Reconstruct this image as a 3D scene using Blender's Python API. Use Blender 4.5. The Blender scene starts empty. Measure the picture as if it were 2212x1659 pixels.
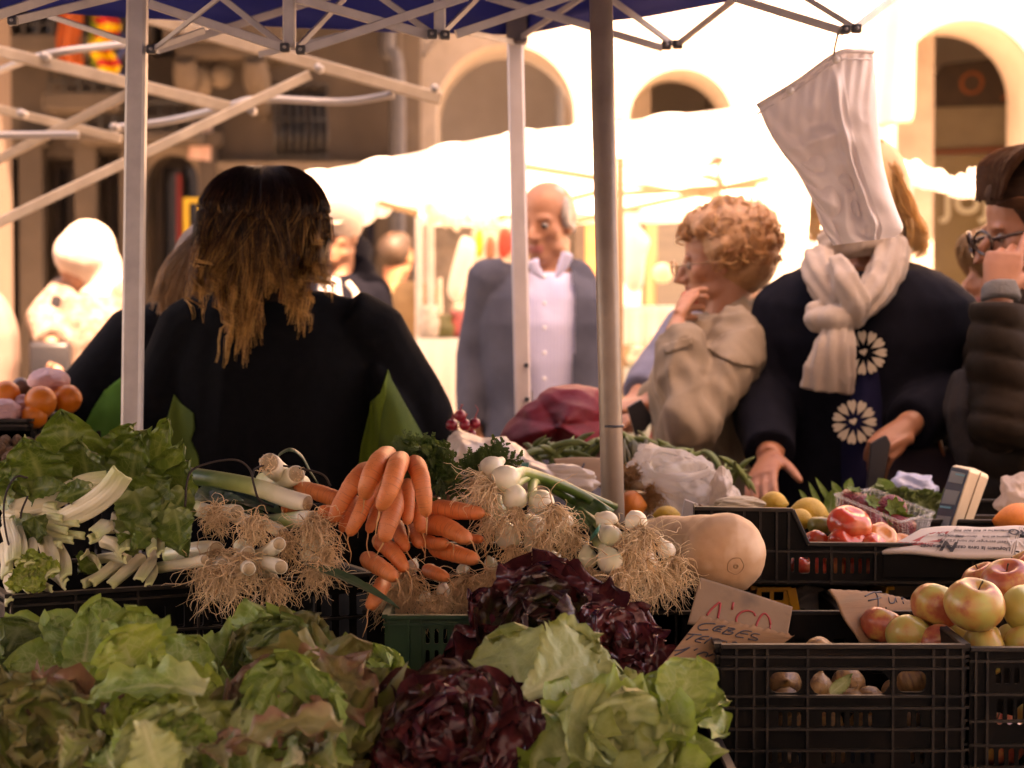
EXPO, WBT, WBI = 2.98, 12000, 40
import bpy, math, random
import numpy as np
from mathutils import Vector, Matrix, noise
from mathutils.geometry import tessellate_polygon
random.seed(7); RNG = np.random.default_rng(7)
V = Vector
FPX = 4436.0; CAMZ = 1.40; PITCH = math.atan((829.5-650)/FPX)
CAM = V((0, 0, CAMZ))
_f = V((0, math.cos(PITCH), -math.sin(PITCH))); _u = V((0, math.sin(PITCH), math.cos(PITCH)))
def ray(x, y): return _f + V((1, 0, 0))*((x-1106)/FPX) + _u*((829.5-y)/FPX)
def P(x, y, Y):                      # where the sight line of a photo point meets the depth Y
    d = ray(x, y); return CAM + d*(Y/d.y)
def PZ(x, y, z):
    d = ray(x, y); return CAM + d*((z-CAMZ)/d.z)
def M(px, Y): return px*Y/FPX
COL = bpy.context.scene.collection

# ---------------------------------------------------------------- materials
def _n(nt, t, x=0, y=0, **kw):
    n = nt.nodes.new(t); n.location = (x, y)
    for k, v in kw.items(): setattr(n, k, v)
    return n
def _mixc(nt, fac, a, b):
    m = _n(nt, 'ShaderNodeMix', data_type='RGBA')
    for s, v in ((0, fac), (6, a), (7, b)):
        if hasattr(v, 'is_linked') or hasattr(v, 'links'): nt.links.new(v, m.inputs[s])
        elif s == 0: m.inputs[0].default_value = v
        else: m.inputs[s].default_value = (*v[:3], 1)
    return m.outputs[2]
def _coord(nt, kind='Object', scale=None):
    c = _n(nt, 'ShaderNodeTexCoord'); o = c.outputs[kind]
    if scale is not None:
        mp = _n(nt, 'ShaderNodeMapping'); mp.inputs['Scale'].default_value = scale
        nt.links.new(o, mp.inputs[0]); o = mp.outputs[0]
    return o
def _noise(nt, vec, scale, detail=5, rough=.55, dist=0):
    n = _n(nt, 'ShaderNodeTexNoise'); n.inputs['Scale'].default_value = scale
    n.inputs['Detail'].default_value = detail; n.inputs['Roughness'].default_value = rough; n.inputs['Distortion'].default_value = dist
    if vec is not None: nt.links.new(vec, n.inputs['Vector'])
    return n.outputs['Fac']
def _ramp(nt, fac, stops, interp='LINEAR'):
    r = _n(nt, 'ShaderNodeValToRGB'); cr = r.color_ramp; cr.interpolation = interp
    while len(cr.elements) < len(stops): cr.elements.new(.5)
    for e, (p, c) in zip(cr.elements, stops):
        e.position = p; e.color = (*c, 1) if not isinstance(c, (int, float)) else (c, c, c, 1)
    nt.links.new(fac, r.inputs[0]); return r.outputs[0]
def _math(nt, op, a, b=None):
    m = _n(nt, 'ShaderNodeMath', operation=op)
    for i, v in enumerate((a, b)):
        if v is None: continue
        if isinstance(v, (int, float)): m.inputs[i].default_value = v
        else: nt.links.new(v, m.inputs[i])
    return m.outputs[0]
def _bump(nt, h, strength, dist=.01, prev=None):
    b = _n(nt, 'ShaderNodeBump'); b.inputs['Strength'].default_value = strength; b.inputs['Distance'].default_value = dist
    nt.links.new(h, b.inputs['Height'])
    if prev is not None: nt.links.new(prev, b.inputs['Normal'])
    return b.outputs[0]
MATS = {}
def mat(name, c1, c2=None, scale=20, rough=.6, bump=0, bscale=None, bdist=.004, metal=0, trans=0, spec=.5, sheen=0, coat=0,
        stretch=None, lo=.35, hi=.65, alpha=1, sss=0, emis=None, vec='Object', c3=None, s3=3, tint=None):
    if name in MATS: return MATS[name]
    m = bpy.data.materials.new(name); m.use_nodes = True; nt = m.node_tree; nt.nodes.clear()
    out = _n(nt, 'ShaderNodeOutputMaterial', 900); p = _n(nt, 'ShaderNodeBsdfPrincipled', 500)
    p.inputs['Roughness'].default_value = rough; p.inputs['Metallic'].default_value = metal
    p.inputs['Specular IOR Level'].default_value = spec; p.inputs['Sheen Weight'].default_value = sheen
    p.inputs['Coat Weight'].default_value = coat; p.inputs['Alpha'].default_value = alpha
    vc = _coord(nt, vec, stretch)
    col = None
    if c2 is not None:
        f = _noise(nt, vc, scale); f = _ramp(nt, f, [(lo, 0.0), (hi, 1.0)])
        col = _mixc(nt, f, c1, c2)
    if c3 is not None:
        f = _noise(nt, vc, s3, 3); f = _ramp(nt, f, [(.5, 0.0), (.68, 1.0)])
        col = _mixc(nt, f, col if col is not None else c1, c3)
    if col is not None: nt.links.new(col, p.inputs['Base Color'])
    else: p.inputs['Base Color'].default_value = (*c1, 1)
    if bump:
        nt.links.new(_bump(nt, _noise(nt, vc, bscale or scale*4), bump, bdist), p.inputs['Normal'])
    if sss:
        p.inputs['Subsurface Weight'].default_value = sss; p.inputs['Subsurface Radius'].default_value = (.012, .005, .003); p.inputs['Subsurface Scale'].default_value = 1
    if emis: p.inputs['Emission Color'].default_value = (*emis[0], 1); p.inputs['Emission Strength'].default_value = emis[1]
    sh = p.outputs[0]
    if trans:
        t = _n(nt, 'ShaderNodeBsdfTranslucent'); 
        if col is not None: nt.links.new(col, t.inputs[0])
        else: t.inputs[0].default_value = (*c1, 1)
        mx = _n(nt, 'ShaderNodeMixShader', 700); mx.inputs[0].default_value = trans
        nt.links.new(sh, mx.inputs[1]); nt.links.new(t.outputs[0], mx.inputs[2]); sh = mx.outputs[0]
    nt.links.new(sh, out.inputs[0]); MATS[name] = m; return m
def leafmat(name, c_lo, c_hi, edge, rib, edge_pos=.75, rough=.42, trans=.25, vein=.6, blot=None, blot_lo=.55):
    """leaf blade: UV u = base to tip, v = -1..1 across (stored 0..1); rib, veins, blotches and edge tint are the leaf's own colour"""
    if name in MATS: return MATS[name]
    m = bpy.data.materials.new(name); m.use_nodes = True; nt = m.node_tree; nt.nodes.clear()
    out = _n(nt, 'ShaderNodeOutputMaterial', 900); p = _n(nt, 'ShaderNodeBsdfPrincipled', 500)
    p.inputs['Roughness'].default_value = rough
    uv = _coord(nt, 'UV'); sx = _n(nt, 'ShaderNodeSeparateXYZ'); nt.links.new(uv, sx.inputs[0])
    u = sx.outputs[0]; v = _math(nt, 'ABSOLUTE', _math(nt, 'MULTIPLY', _math(nt, 'SUBTRACT', sx.outputs[1], .5), 2))
    ob = _coord(nt, 'Object')
    oi = _n(nt, 'ShaderNodeObjectInfo')
    nz = _noise(nt, ob, 28, 6)
    base = _mixc(nt, _ramp(nt, nz, [(.32, 0.0), (.68, 1.0)]), c_lo, c_hi)
    base = _mixc(nt, _math(nt, 'MULTIPLY', oi.outputs['Random'], .35), base, c_hi)
    if blot is not None:
        b = _ramp(nt, _noise(nt, ob, 14, 5, .6), [(blot_lo, 0.0), (blot_lo+.12, 1.0)])
        base = _mixc(nt, b, base, blot)
    # edge
    e = _math(nt, 'MAXIMUM', v, _ramp(nt, u, [(.55, 0.0), (1, 1.0)]))
    e = _math(nt, 'ADD', e, _math(nt, 'MULTIPLY', _math(nt, 'SUBTRACT', _noise(nt, ob, 40), .5), .5))
    base = _mixc(nt, _ramp(nt, e, [(edge_pos, 0.0), (min(1, edge_pos+.25), 1.0)]), base, edge)
    # side veins: slanted bands with wobble
    w = _math(nt, 'ADD', _math(nt, 'SUBTRACT', _math(nt, 'MULTIPLY', u, 9.0), _math(nt, 'MULTIPLY', v, 3.0)), _math(nt, 'MULTIPLY', _noise(nt, ob, 22, 3), 3.0))
    s = _math(nt, 'ABSOLUTE', _math(nt, 'SINE', _math(nt, 'MULTIPLY', w, math.pi)))
    vn = _ramp(nt, s, [(0, 1.0), (.16, 0.0)])
    vo = _n(nt, 'ShaderNodeTexVoronoi', feature='DISTANCE_TO_EDGE'); vo.inputs['Scale'].default_value = 70; nt.links.new(ob, vo.inputs['Vector'])
    vn2 = _ramp(nt, vo.outputs['Distance'], [(0, .55), (.09, 0.0)])
    vv = _math(nt, 'MULTIPLY', _math(nt, 'MAXIMUM', vn, vn2), _ramp(nt, v, [(.5, vein), (1, 0.05)]))
    base = _mixc(nt, vv, base, rib)
    r = _ramp(nt, _math(nt, 'ADD', v, _math(nt, 'MULTIPLY', u, .12)), [(.03, 1.0), (.20, 0.0)])
    r = _math(nt, 'MULTIPLY', r, _ramp(nt, u, [(.3, 1.0), (.95, .15)]))
    base = _mixc(nt, r, base, rib)
    # pale foot of the leaf
    base = _mixc(nt, _ramp(nt, u, [(.02, .9), (.32, 0.0)]), base, rib)
    nt.links.new(base, p.inputs['Base Color'])
    h = _math(nt, 'ADD', _math(nt, 'MULTIPLY', vo.outputs['Distance'], 1.2), _noise(nt, ob, 60, 4))
    nt.links.new(_bump(nt, h, .38, .003), p.inputs['Normal'])
    t = _n(nt, 'ShaderNodeBsdfTranslucent'); nt.links.new(base, t.inputs[0])
    mx = _n(nt, 'ShaderNodeMixShader', 700); mx.inputs[0].default_value = trans
    nt.links.new(p.outputs[0], mx.inputs[1]); nt.links.new(t.outputs[0], mx.inputs[2]); nt.links.new(mx.outputs[0], out.inputs[0])
    MATS[name] = m; return m
def rampmat(name, stops, rough=.4, axis=0, vary=.25, trans=0, spec=.5, aniso=0):
    """colour along UV u with per-strand change from UV v (hair, roots, stems)"""
    if name in MATS: return MATS[name]
    m = bpy.data.materials.new(name); m.use_nodes = True; nt = m.node_tree; nt.nodes.clear()
    out = _n(nt, 'ShaderNodeOutputMaterial', 900); p = _n(nt, 'ShaderNodeBsdfPrincipled', 500)
    p.inputs['Roughness'].default_value = rough; p.inputs['Specular IOR Level'].default_value = spec
    sx = _n(nt, 'ShaderNodeSeparateXYZ'); nt.links.new(_coord(nt, 'UV'), sx.inputs[0])
    k = _math(nt, 'ADD', sx.outputs[0], _math(nt, 'MULTIPLY', _math(nt, 'SUBTRACT', sx.outputs[1], .5), vary))
    k = _math(nt, 'ADD', k, _math(nt, 'MULTIPLY', _math(nt, 'SUBTRACT', _noise(nt, _coord(nt, 'Object'), 30, 3), .5), .25))
    c = _ramp(nt, k, stops); nt.links.new(c, p.inputs['Base Color'])
    sh = p.outputs[0]
    if trans:
        t = _n(nt, 'ShaderNodeBsdfTranslucent'); nt.links.new(c, t.inputs[0])
        mx = _n(nt, 'ShaderNodeMixShader', 700); mx.inputs[0].default_value = trans
        nt.links.new(sh, mx.inputs[1]); nt.links.new(t.outputs[0], mx.inputs[2]); sh = mx.outputs[0]
    nt.links.new(sh, out.inputs[0]); MATS[name] = m; return m

# ---------------------------------------------------------------- geometry
def catmull(pts, n):
    pts = [np.array(p, float) for p in pts]
    if len(pts) < 3:
        t = np.linspace(0, 1, n)[:, None]; return pts[0]*(1-t)+pts[-1]*t
    q = [2*pts[0]-pts[1]]+pts+[2*pts[-1]-pts[-2]]; out = []
    m = len(pts)-1
    for i in range(n):
        s = i/(n-1)*m; k = min(int(s), m-1); t = s-k
        a, b, c, d = q[k], q[k+1], q[k+2], q[k+3]
        out.append(.5*((2*b)+(-a+c)*t+(2*a-5*b+4*c-d)*t*t+(-a+3*b-3*c+d)*t**3))
    return np.array(out)
def lerp_list(vals, n):
    return np.interp(np.linspace(0, len(vals)-1, n), np.arange(len(vals)), vals)
class G:
    def __init__(s): s.v = []; s.f = []; s.uv = []; s.n = 0; s.mi = []; s.cur = 0
    def add(s, vs, fs, uv=None):
        vs = np.asarray(vs, float).reshape(-1, 3); o = s.n
        s.v.append(vs); s.n += len(vs)
        s.f += [tuple(i+o for i in f) for f in fs]; s.mi += [s.cur]*len(fs)
        s.uv.append(np.zeros((len(vs), 2)) if uv is None else np.asarray(uv, float))
        return s
    def tube(s, pts, r, n=8, cap=True, smooth=0, rb=None, ref=None, ridge=0, rk=6, uvv=None, rph=0):
        """tube through pts; r, rb radii lists (rb across ref); rounded ends come from the radii"""
        if smooth: pts = catmull(pts, smooth)
        pts = np.asarray([tuple(p) for p in pts], float); k = len(pts)
        r = lerp_list(r, k) if hasattr(r, '__len__') else np.full(k, float(r))
        rb = r if rb is None else (lerp_list(rb, k) if hasattr(rb, '__len__') else np.full(k, float(rb)))
        t = np.gradient(pts, axis=0); t /= np.maximum(np.linalg.norm(t, axis=1), 1e-9)[:, None]
        if ref is None:
            ref = np.array((0, 0, 1.)) if abs(t[0][2]) < .9 else np.array((1., 0, 0))
            fixed = False
        else: ref = np.array(ref, float); fixed = True
        ang = np.arange(n)*2*math.pi/n; ca, sa = np.cos(ang), np.sin(ang)
        vs = np.empty((k, n, 3)); x = None
        for i in range(k):
            if fixed or x is None: x = ref-t[i]*ref.dot(t[i])
            else: x = x-t[i]*x.dot(t[i])
            x = x/max(np.linalg.norm(x), 1e-9); y = np.cross(t[i], x)
            m = 1+ridge*np.cos(rk*ang+rph+i*.35)if ridge else 1
            vs[i] = pts[i]+(m*ca)[:, None]*x*r[i]+(m*sa)[:, None]*y*rb[i] if ridge else pts[i]+ca[:, None]*x*r[i]+sa[:, None]*y*rb[i]
        fs = [(i*n+j, i*n+(j+1) % n, (i+1)*n+(j+1) % n, (i+1)*n+j) for i in range(k-1) for j in range(n)]
        if cap: fs += [tuple(range(n-1, -1, -1)), tuple((k-1)*n+j for j in range(n))]
        uu = np.repeat(np.linspace(0, 1, k), n); vv = np.tile(np.arange(n)/n, k) if uvv is None else np.full(k*n, uvv)
        return s.add(vs.reshape(-1, 3), fs, np.stack((uu, vv), 1))
    def ball(s, c, r, rot=None, n=16, m=10, squash=None):
        r = (r, r, r) if not hasattr(r, '__len__') else r
        th = np.linspace(0, math.pi, m+1)[1:-1]; ph = np.arange(n)*2*math.pi/n
        v = [(0, 0, 1)]+[(math.sin(a)*math.cos(b), math.sin(a)*math.sin(b), math.cos(a)) for a in th for b in ph]+[(0, 0, -1)]
        v = np.array(v)
        if squash: v = squash(v)
        v = v*np.array(r)
        if rot is not None: v = v@np.array(rot).T
        k = len(th); L = len(v)-1
        fs = [(0, 1+j, 1+(j+1) % n) for j in range(n)]
        fs += [(1+i*n+j, 1+(i+1)*n+j, 1+(i+1)*n+(j+1) % n, 1+i*n+(j+1) % n) for i in range(k-1) for j in range(n)]
        fs += [(L, 1+(k-1)*n+(j+1) % n, 1+(k-1)*n+j) for j in range(n)]
        uv = np.stack((np.concatenate(([0], np.repeat(np.linspace(0, 1, k), n), [1])), np.concatenate(([.5], np.tile(ph/6.2832, k), [.5]))), 1)
        return s.add(v+np.array(tuple(c)), fs, uv)
    def box(s, c, size, ax=None, ay=None, az=None):
        c = V(c); ax = V(ax or (1, 0, 0)).normalized(); az = V(az).normalized() if az else V((0, 0, 1))
        ay = V(ay).normalized() if ay else az.cross(ax).normalized()
        if az is None: az = ax.cross(ay)
        h = [d/2 for d in size]; vs = []
        for k in (-1, 1):
            for j in (-1, 1):
                for i in (-1, 1): vs.append(c+ax*h[0]*i+ay*h[1]*j+az*h[2]*k)
        return s.add([tuple(v) for v in vs], [(0, 2, 3, 1), (4, 5, 7, 6), (0, 1, 5, 4), (2, 6, 7, 3), (0, 4, 6, 2), (1, 3, 7, 5)])
    def bar(s, p, q, w, h=None, up=(0, 0, 1)):
        p, q = V(p), V(q); d = (q-p); L = d.length; d.normalize(); upv = V(up)
        if abs(d.dot(upv)) > .97: upv = V((0, 1, 0))
        y = upv.cross(d).normalized(); z = d.cross(y).normalized()
        h = h or w; b = .14*min(w, h)
        pr = [(-w/2+b, -h/2), (w/2-b, -h/2), (w/2, -h/2+b), (w/2, h/2-b), (w/2-b, h/2), (-w/2+b, h/2), (-w/2, h/2-b), (-w/2, -h/2+b)]
        vs = [tuple(e+y*a+z*c) for e in (p, q) for a, c in pr]
        return s.add(vs, [(i, (i+1) % 8, 8+(i+1) % 8, 8+i) for i in range(8)]+[tuple(range(7, -1, -1)), tuple(range(8, 16))])
    def sheet(s, fn, nu, nv, uvs=None):
        """fn(U,V arrays 0..1) -> (..,3)"""
        U, W = np.meshgrid(np.linspace(0, 1, nu), np.linspace(0, 1, nv), indexing='ij')
        p = fn(U, W); vs = p.reshape(-1, 3)
        fs = [(i*nv+j, (i+1)*nv+j, (i+1)*nv+j+1, i*nv+j+1) for i in range(nu-1) for j in range(nv-1)]
        return s.add(vs, fs, np.stack((U.ravel(), W.ravel()), 1))
    def prism(s, outline, depth, o=(0, 0, 0), ux=(1, 0, 0), uy=(0, 0, 1), holes=()):
        """flat outline (2d) with holes, extruded by vector depth"""
        o, ux, uy, dv = V(o), V(ux), V(uy), V(depth)
        loops = [list(outline)]+[list(h) for h in holes]
        flat = [p for l in loops for p in l]
        tri = tessellate_polygon([[V((p[0], p[1], 0)) for p in l] for l in loops])
        N = len(flat); a = [tuple(o+ux*p[0]+uy*p[1]) for p in flat]; b = [tuple(V(p)+dv) for p in a]
        fs = [tuple(t) for t in tri]+[tuple(i+N for i in reversed(t)) for t in tri]
        k = 0
        for l in loops:
            n = len(l)
            for i in range(n): fs.append((k+i, k+(i+1) % n, N+k+(i+1) % n, N+k+i))
            k += n
        return s.add(a+b, fs)
    def merged(s): return np.concatenate(s.v) if s.v else np.zeros((0, 3))
    def obj(s, name, mats, parent=None, org=None, smooth=True, solid=0, bevel=0, sub=0, rec=True):
        vs = s.merged()
        o0 = V(org) if org is not None else (parent_loc(parent) if parent else V((0, 0, 0)))
        vs = vs-np.array(tuple(o0))
        me = bpy.data.meshes.new(name); me.from_pydata(vs.tolist(), [], s.f)
        uv = np.concatenate(s.uv); L = me.uv_layers.new(name='UVMap')
        li = np.empty(len(me.loops), dtype=np.int32); me.loops.foreach_get('vertex_index', li)
        L.data.foreach_set('uv', uv[li].ravel().astype(np.float32))
        if not isinstance(mats, (list, tuple)): mats = [mats]
        for m in mats: me.materials.append(m)
        if len(mats) > 1: me.polygons.foreach_set('material_index', s.mi)
        me.polygons.foreach_set('use_smooth', [smooth]*len(me.polygons)); me.validate(); me.update()
        o = bpy.data.objects.new(name, me); COL.objects.link(o)
        if rec:
            import bmesh
            bm = bmesh.new(); bm.from_mesh(me); bmesh.ops.recalc_face_normals(bm, faces=bm.faces); bm.to_mesh(me); bm.free()
        if parent: o.parent = parent
        else: o.location = o0
        if solid: md = o.modifiers.new('thick', 'SOLIDIFY'); md.thickness = solid; md.offset = 0
        if bevel: md = o.modifiers.new('bevel', 'BEVEL'); md.width = bevel; md.segments = 2; md.limit_method = 'ANGLE'
        if sub: md = o.modifiers.new('sub', 'SUBSURF'); md.levels = sub; md.render_levels = sub
        return o
def parent_loc(p):
    l = V((0, 0, 0))
    while p is not None: l = l+p.location; p = p.parent
    return l
def empty(name, loc):
    o = bpy.data.objects.new(name, None); COL.objects.link(o); o.location = V(loc); o.empty_display_size = .05; return o
def tag(o, label=None, cat=None, group=None, kind=None):
    for k, v in (('label', label), ('category', cat), ('group', group), ('kind', kind)):
        if v: o[k] = v
    return o
def clone(o, loc=None, rot=None, scale=None, parent=None):
    c = o.copy(); COL.objects.link(c); c.parent = parent
    if loc is not None: c.location = loc
    if rot is not None: c.rotation_euler = rot
    if scale is not None: c.scale = (scale,)*3 if not hasattr(scale, '__len__') else scale
    for ch in list(o.children): clone(ch, parent=c)
    return c
def fused(g, voxel, smooth=3, fn=None):
    """union of overlapping blobs -> one closed skin; returns (verts, faces) in world coordinates"""
    vs = g.merged(); me = bpy.data.meshes.new('tmp'); me.from_pydata(vs.tolist(), [], g.f)
    import bmesh
    bm = bmesh.new(); bm.from_mesh(me); bmesh.ops.recalc_face_normals(bm, faces=bm.faces); bm.to_mesh(me); bm.free()
    o = bpy.data.objects.new('tmp', me); COL.objects.link(o)
    r = o.modifiers.new('r', 'REMESH'); r.mode = 'VOXEL'; r.voxel_size = voxel
    if smooth: q = o.modifiers.new('s', 'SMOOTH'); q.factor = .5; q.iterations = smooth
    dg = bpy.context.evaluated_depsgraph_get(); ev = o.evaluated_get(dg); m2 = ev.to_mesh()
    n = len(m2.vertices); co = np.empty(n*3, np.float32); m2.vertices.foreach_get('co', co); co = co.reshape(-1, 3).astype(float)
    nn = np.empty(n*3, np.float32); m2.vertices.foreach_get('normal', nn); nn = nn.reshape(-1, 3).astype(float)
    fs = [tuple(p.vertices) for p in m2.polygons]; ev.to_mesh_clear(); bpy.data.objects.remove(o); bpy.data.meshes.remove(me)
    if fn is not None: co = fn(co, nn)
    return co, fs
def from_arrays(name, co, fs, mats, parent=None, org=None, mi=None, smooth=True, uv=None):
    g = G(); g.add(co, fs, uv)
    if mi is not None: g.mi = list(mi)
    return g.obj(name, mats, parent, org, smooth, rec=False)
def vnoise(co, scale, seed=0, octv=3):
    """cheap smooth noise: sums of random sines"""
    rg = np.random.default_rng(seed); out = np.zeros(len(co)); a = 1.; s = scale
    for _ in range(octv):
        for _ in range(5):
            k = rg.normal(size=3); k *= s/np.linalg.norm(k)*rg.uniform(.6, 1.4)
            out += a*np.sin(co@k+rg.uniform(0, 6.28))/5
        a *= .5; s *= 2
    return out
def rect(x0, y0, x1, y1, r=0, k=4):
    if r <= 0: return [(x0, y0), (x1, y0), (x1, y1), (x0, y1)]
    o = []
    for cx, cy, a in ((x1-r, y0+r, -90), (x1-r, y1-r, 0), (x0+r, y1-r, 90), (x0+r, y0+r, 180)):
        for i in range(k+1):
            t = math.radians(a+90*i/k); o.append((cx+r*math.cos(t), cy+r*math.sin(t)))
    return o
def drape(name, poly, target, m, parent, off=.003, step=6):
    """cloth patch lying on the surface of a garment, outline given as seen in the photo"""
    from mathutils.bvhtree import BVHTree
    from mathutils.geometry import delaunay_2d_cdt
    lo = parent_loc(target); me = target.data; bv = BVHTree.FromPolygons([tuple(v.co+lo) for v in me.vertices], [tuple(p.vertices) for p in me.polygons])
    pts = []; n = len(poly)
    for i in range(n):
        a, b = V((*poly[i], 0)), V((*poly[(i+1) % n], 0)); k = max(1, int((b-a).length/step))
        pts += [a.lerp(b, j/k).xy for j in range(k)]
    nb = len(pts); xs = [p[0] for p in poly]; ys = [p[1] for p in poly]; gx, gy = np.meshgrid(np.arange(min(xs)+step/2, max(xs), step), np.arange(min(ys)+step/2, max(ys), step))
    ins = in_poly(gx.ravel(), gy.ravel(), poly); pts += [V((x, y)) for x, y, i in zip(gx.ravel(), gy.ravel(), ins) if i]
    v2, _, f2, *_r = delaunay_2d_cdt(pts, [(i, (i+1) % nb) for i in range(nb)], [list(range(nb))], 1, 1e-4)
    vs = []; ok = []
    for p in v2:
        d = ray(p.x, p.y).normalized(); h = bv.ray_cast(CAM, d)
        ok.append(h[0] is not None); vs.append(tuple(h[0]-d*off) if h[0] is not None else (0, 0, 0))
    fs = [tuple(f) for f in f2 if all(ok[i] for i in f) and max((V(vs[f[0]])-V(vs[f[1]])).length, (V(vs[f[1]])-V(vs[f[2]])).length) < .08]
    used = sorted({i for f in fs for i in f}); mp = {i: j for j, i in enumerate(used)}; g = G(); g.add([vs[i] for i in used], [tuple(mp[i] for i in f) for f in fs])
    return g.obj(name, m, parent, solid=.002)
def text(name, s, size, o, ux, uy, m, parent=None, ext=.001, bold=0):
    cu = bpy.data.curves.new(name, 'FONT'); cu.body = s; cu.size = size; cu.extrude = ext; cu.offset = bold
    ob = bpy.data.objects.new(name, cu); COL.objects.link(ob)
    dg = bpy.context.evaluated_depsgraph_get(); me = bpy.data.meshes.new_from_object(ob.evaluated_get(dg)); bpy.data.objects.remove(ob)
    ux, uy = V(ux).normalized(), V(uy).normalized(); uz = ux.cross(uy); R = Matrix((ux, uy, uz)).transposed()
    pl = parent_loc(parent) if parent else V(o)
    for v in me.vertices: v.co = R@v.co+V(o)-pl
    me.materials.clear(); me.materials.append(m)
    t = bpy.data.objects.new(name, me); COL.objects.link(t)
    if parent: t.parent = parent
    else: t.location = pl
    return t
def roots(g, c, d, length, count, spread=.6, grav=.5, r=.0011, seed=0, wig=.15, base=.008, seg=9):
    length *= .64; count = int(count*.95); r *= .62; spread *= .78; wig *= 1.6; seg = 14
    """tuft of thin rootlets leaving c along d, drooping"""
    rg = np.random.default_rng(seed); d = np.array(tuple(V(d).normalized()))
    for i in range(count):
        a = rg.normal(size=3); a -= d*a.dot(d); a /= np.linalg.norm(a)
        di = d+a*abs(rg.normal())*spread; di /= np.linalg.norm(di)
        p = np.array(tuple(c))+a*base*rg.uniform(.1, 1); L = length*rg.uniform(.45, 1.15); pts = [p.copy()]
        w = rg.normal(size=3)
        for k in range(seg):
            w = w*.25+rg.normal(size=3)*.95
            di = di+np.array((0, 0, -grav*.27))+w*wig; di /= np.linalg.norm(di)
            p = p+di*L/seg; pts.append(p.copy())
        rr = r*rg.uniform(.6, 1.35)
        g.tube(pts, [rr*1.3, rr, rr*.9, rr*.45], n=3, cap=False, uvv=rg.uniform())
    return g
# ================================================================ world, sun, camera
sc = bpy.context.scene
SUN = V((-.22, .49, -.85)).normalized()
w = bpy.data.worlds.new("World"); sc.world = w; w.use_nodes = True; nt = w.node_tree; nt.nodes.clear()
sky = _n(nt, 'ShaderNodeTexSky', sky_type='NISHITA', sun_disc=False)
sky.sun_elevation = math.asin(-SUN.z); sky.sun_rotation = math.atan2(-SUN.x, -SUN.y); sky.dust_density = 2.5; sky.ozone_density = .6
bg = _n(nt, 'ShaderNodeBackground'); bg.inputs[1].default_value = .15; o_ = _n(nt, 'ShaderNodeOutputWorld')
nt.links.new(sky.outputs[0], bg.inputs[0]); nt.links.new(bg.outputs[0], o_.inputs[0])
sl = bpy.data.lights.new('sun', 'SUN'); sl.energy = 5; sl.angle = math.radians(.5); sl.color = (1, .88, .74)
so = bpy.data.objects.new('sun', sl); COL.objects.link(so); so.rotation_euler = SUN.to_track_quat('-Z', 'Y').to_euler(); so.location = (0, -10, 20)
cd = bpy.data.cameras.new('camera'); cam = bpy.data.objects.new('camera', cd); COL.objects.link(cam); sc.camera = cam
cam.location = CAM; cam.rotation_euler = (math.pi/2-PITCH, 0, 0); cd.sensor_width = 36; cd.lens = FPX/2212*36
cd.clip_start = .05; cd.clip_end = 500; cd.dof.use_dof = True; cd.dof.focus_distance = 3.05; cd.dof.aperture_fstop = 4.8; cd.dof.aperture_blades = 7
sc.view_settings.view_transform = 'Standard'; sc.view_settings.look = 'None'; sc.view_settings.gamma = 1
sc.view_settings.exposure = EXPO
try:
    sc.view_settings.use_white_balance = True; sc.view_settings.white_balance_temperature = WBT; sc.view_settings.white_balance_tint = WBI
except Exception: pass
sc.cycles.use_denoising = True; sc.cycles.max_bounces = 8; sc.cycles.diffuse_bounces = 5; sc.cycles.glossy_bounces = 3
sc.cycles.transmission_bounces = 6; sc.cycles.transparent_max_bounces = 12; sc.cycles.sample_clamp_indirect = 6
sc.cycles.use_adaptive_sampling = True; sc.cycles.adaptive_threshold = .015; sc.cycles.caustics_reflective = False; sc.cycles.caustics_refractive = False

# ================================================================ shared materials
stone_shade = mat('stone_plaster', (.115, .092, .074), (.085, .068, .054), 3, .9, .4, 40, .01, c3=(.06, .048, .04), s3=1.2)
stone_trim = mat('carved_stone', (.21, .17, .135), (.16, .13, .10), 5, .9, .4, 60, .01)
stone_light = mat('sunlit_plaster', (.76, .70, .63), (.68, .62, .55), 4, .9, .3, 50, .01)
stone_arch = mat('arch_stone', (.52, .46, .40), (.42, .37, .32), 6, .9, .5, 40, .01)
dark_wood = mat('dark_wood', (.05, .035, .025), (.03, .02, .015), 12, .5, .2)
glass_dark = mat('dark_glass', (.02, .02, .022), rough=.12)
iron = mat('wrought_iron', (.025, .024, .024), rough=.55)
steel_grey = mat('grey_pipe', (.10, .10, .11), (.07, .07, .08), 20, .5)

# ---- ground
g = G(); g.sheet(lambda U, W: np.stack(((U-.5)*120, W*140-40, 0*U), -1), 13, 13)
m = mat('plaza_paving', (.40, .33, .25), (.33, .27, .21), 2.5, .85, .3, 60, .01)
nt = m.node_tree; pb = [n for n in nt.nodes if n.type == 'BSDF_PRINCIPLED'][0]
br = _n(nt, 'ShaderNodeTexBrick'); br.inputs['Scale'].default_value = 1; br.inputs['Brick Width'].default_value = .6; br.inputs['Row Height'].default_value = .4
br.inputs['Mortar Size'].default_value = .008; br.inputs['Color1'].default_value = (1, 1, 1, 1); br.inputs['Color2'].default_value = (.86, .86, .86, 1); br.inputs['Mortar'].default_value = (.45, .45, .45, 1)
nt.links.new(_coord(nt, 'Object'), br.inputs['Vector'])
src = pb.inputs['Base Color'].links[0].from_socket; mm = _n(nt, 'ShaderNodeMix', data_type='RGBA', blend_type='MULTIPLY'); mm.inputs[0].default_value = 1
nt.links.new(src, mm.inputs[6]); nt.links.new(br.outputs['Color'], mm.inputs[7]); nt.links.new(mm.outputs[2], pb.inputs['Base Color'])
tag(g.obj('ground', m, smooth=False), kind='structure')

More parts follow.
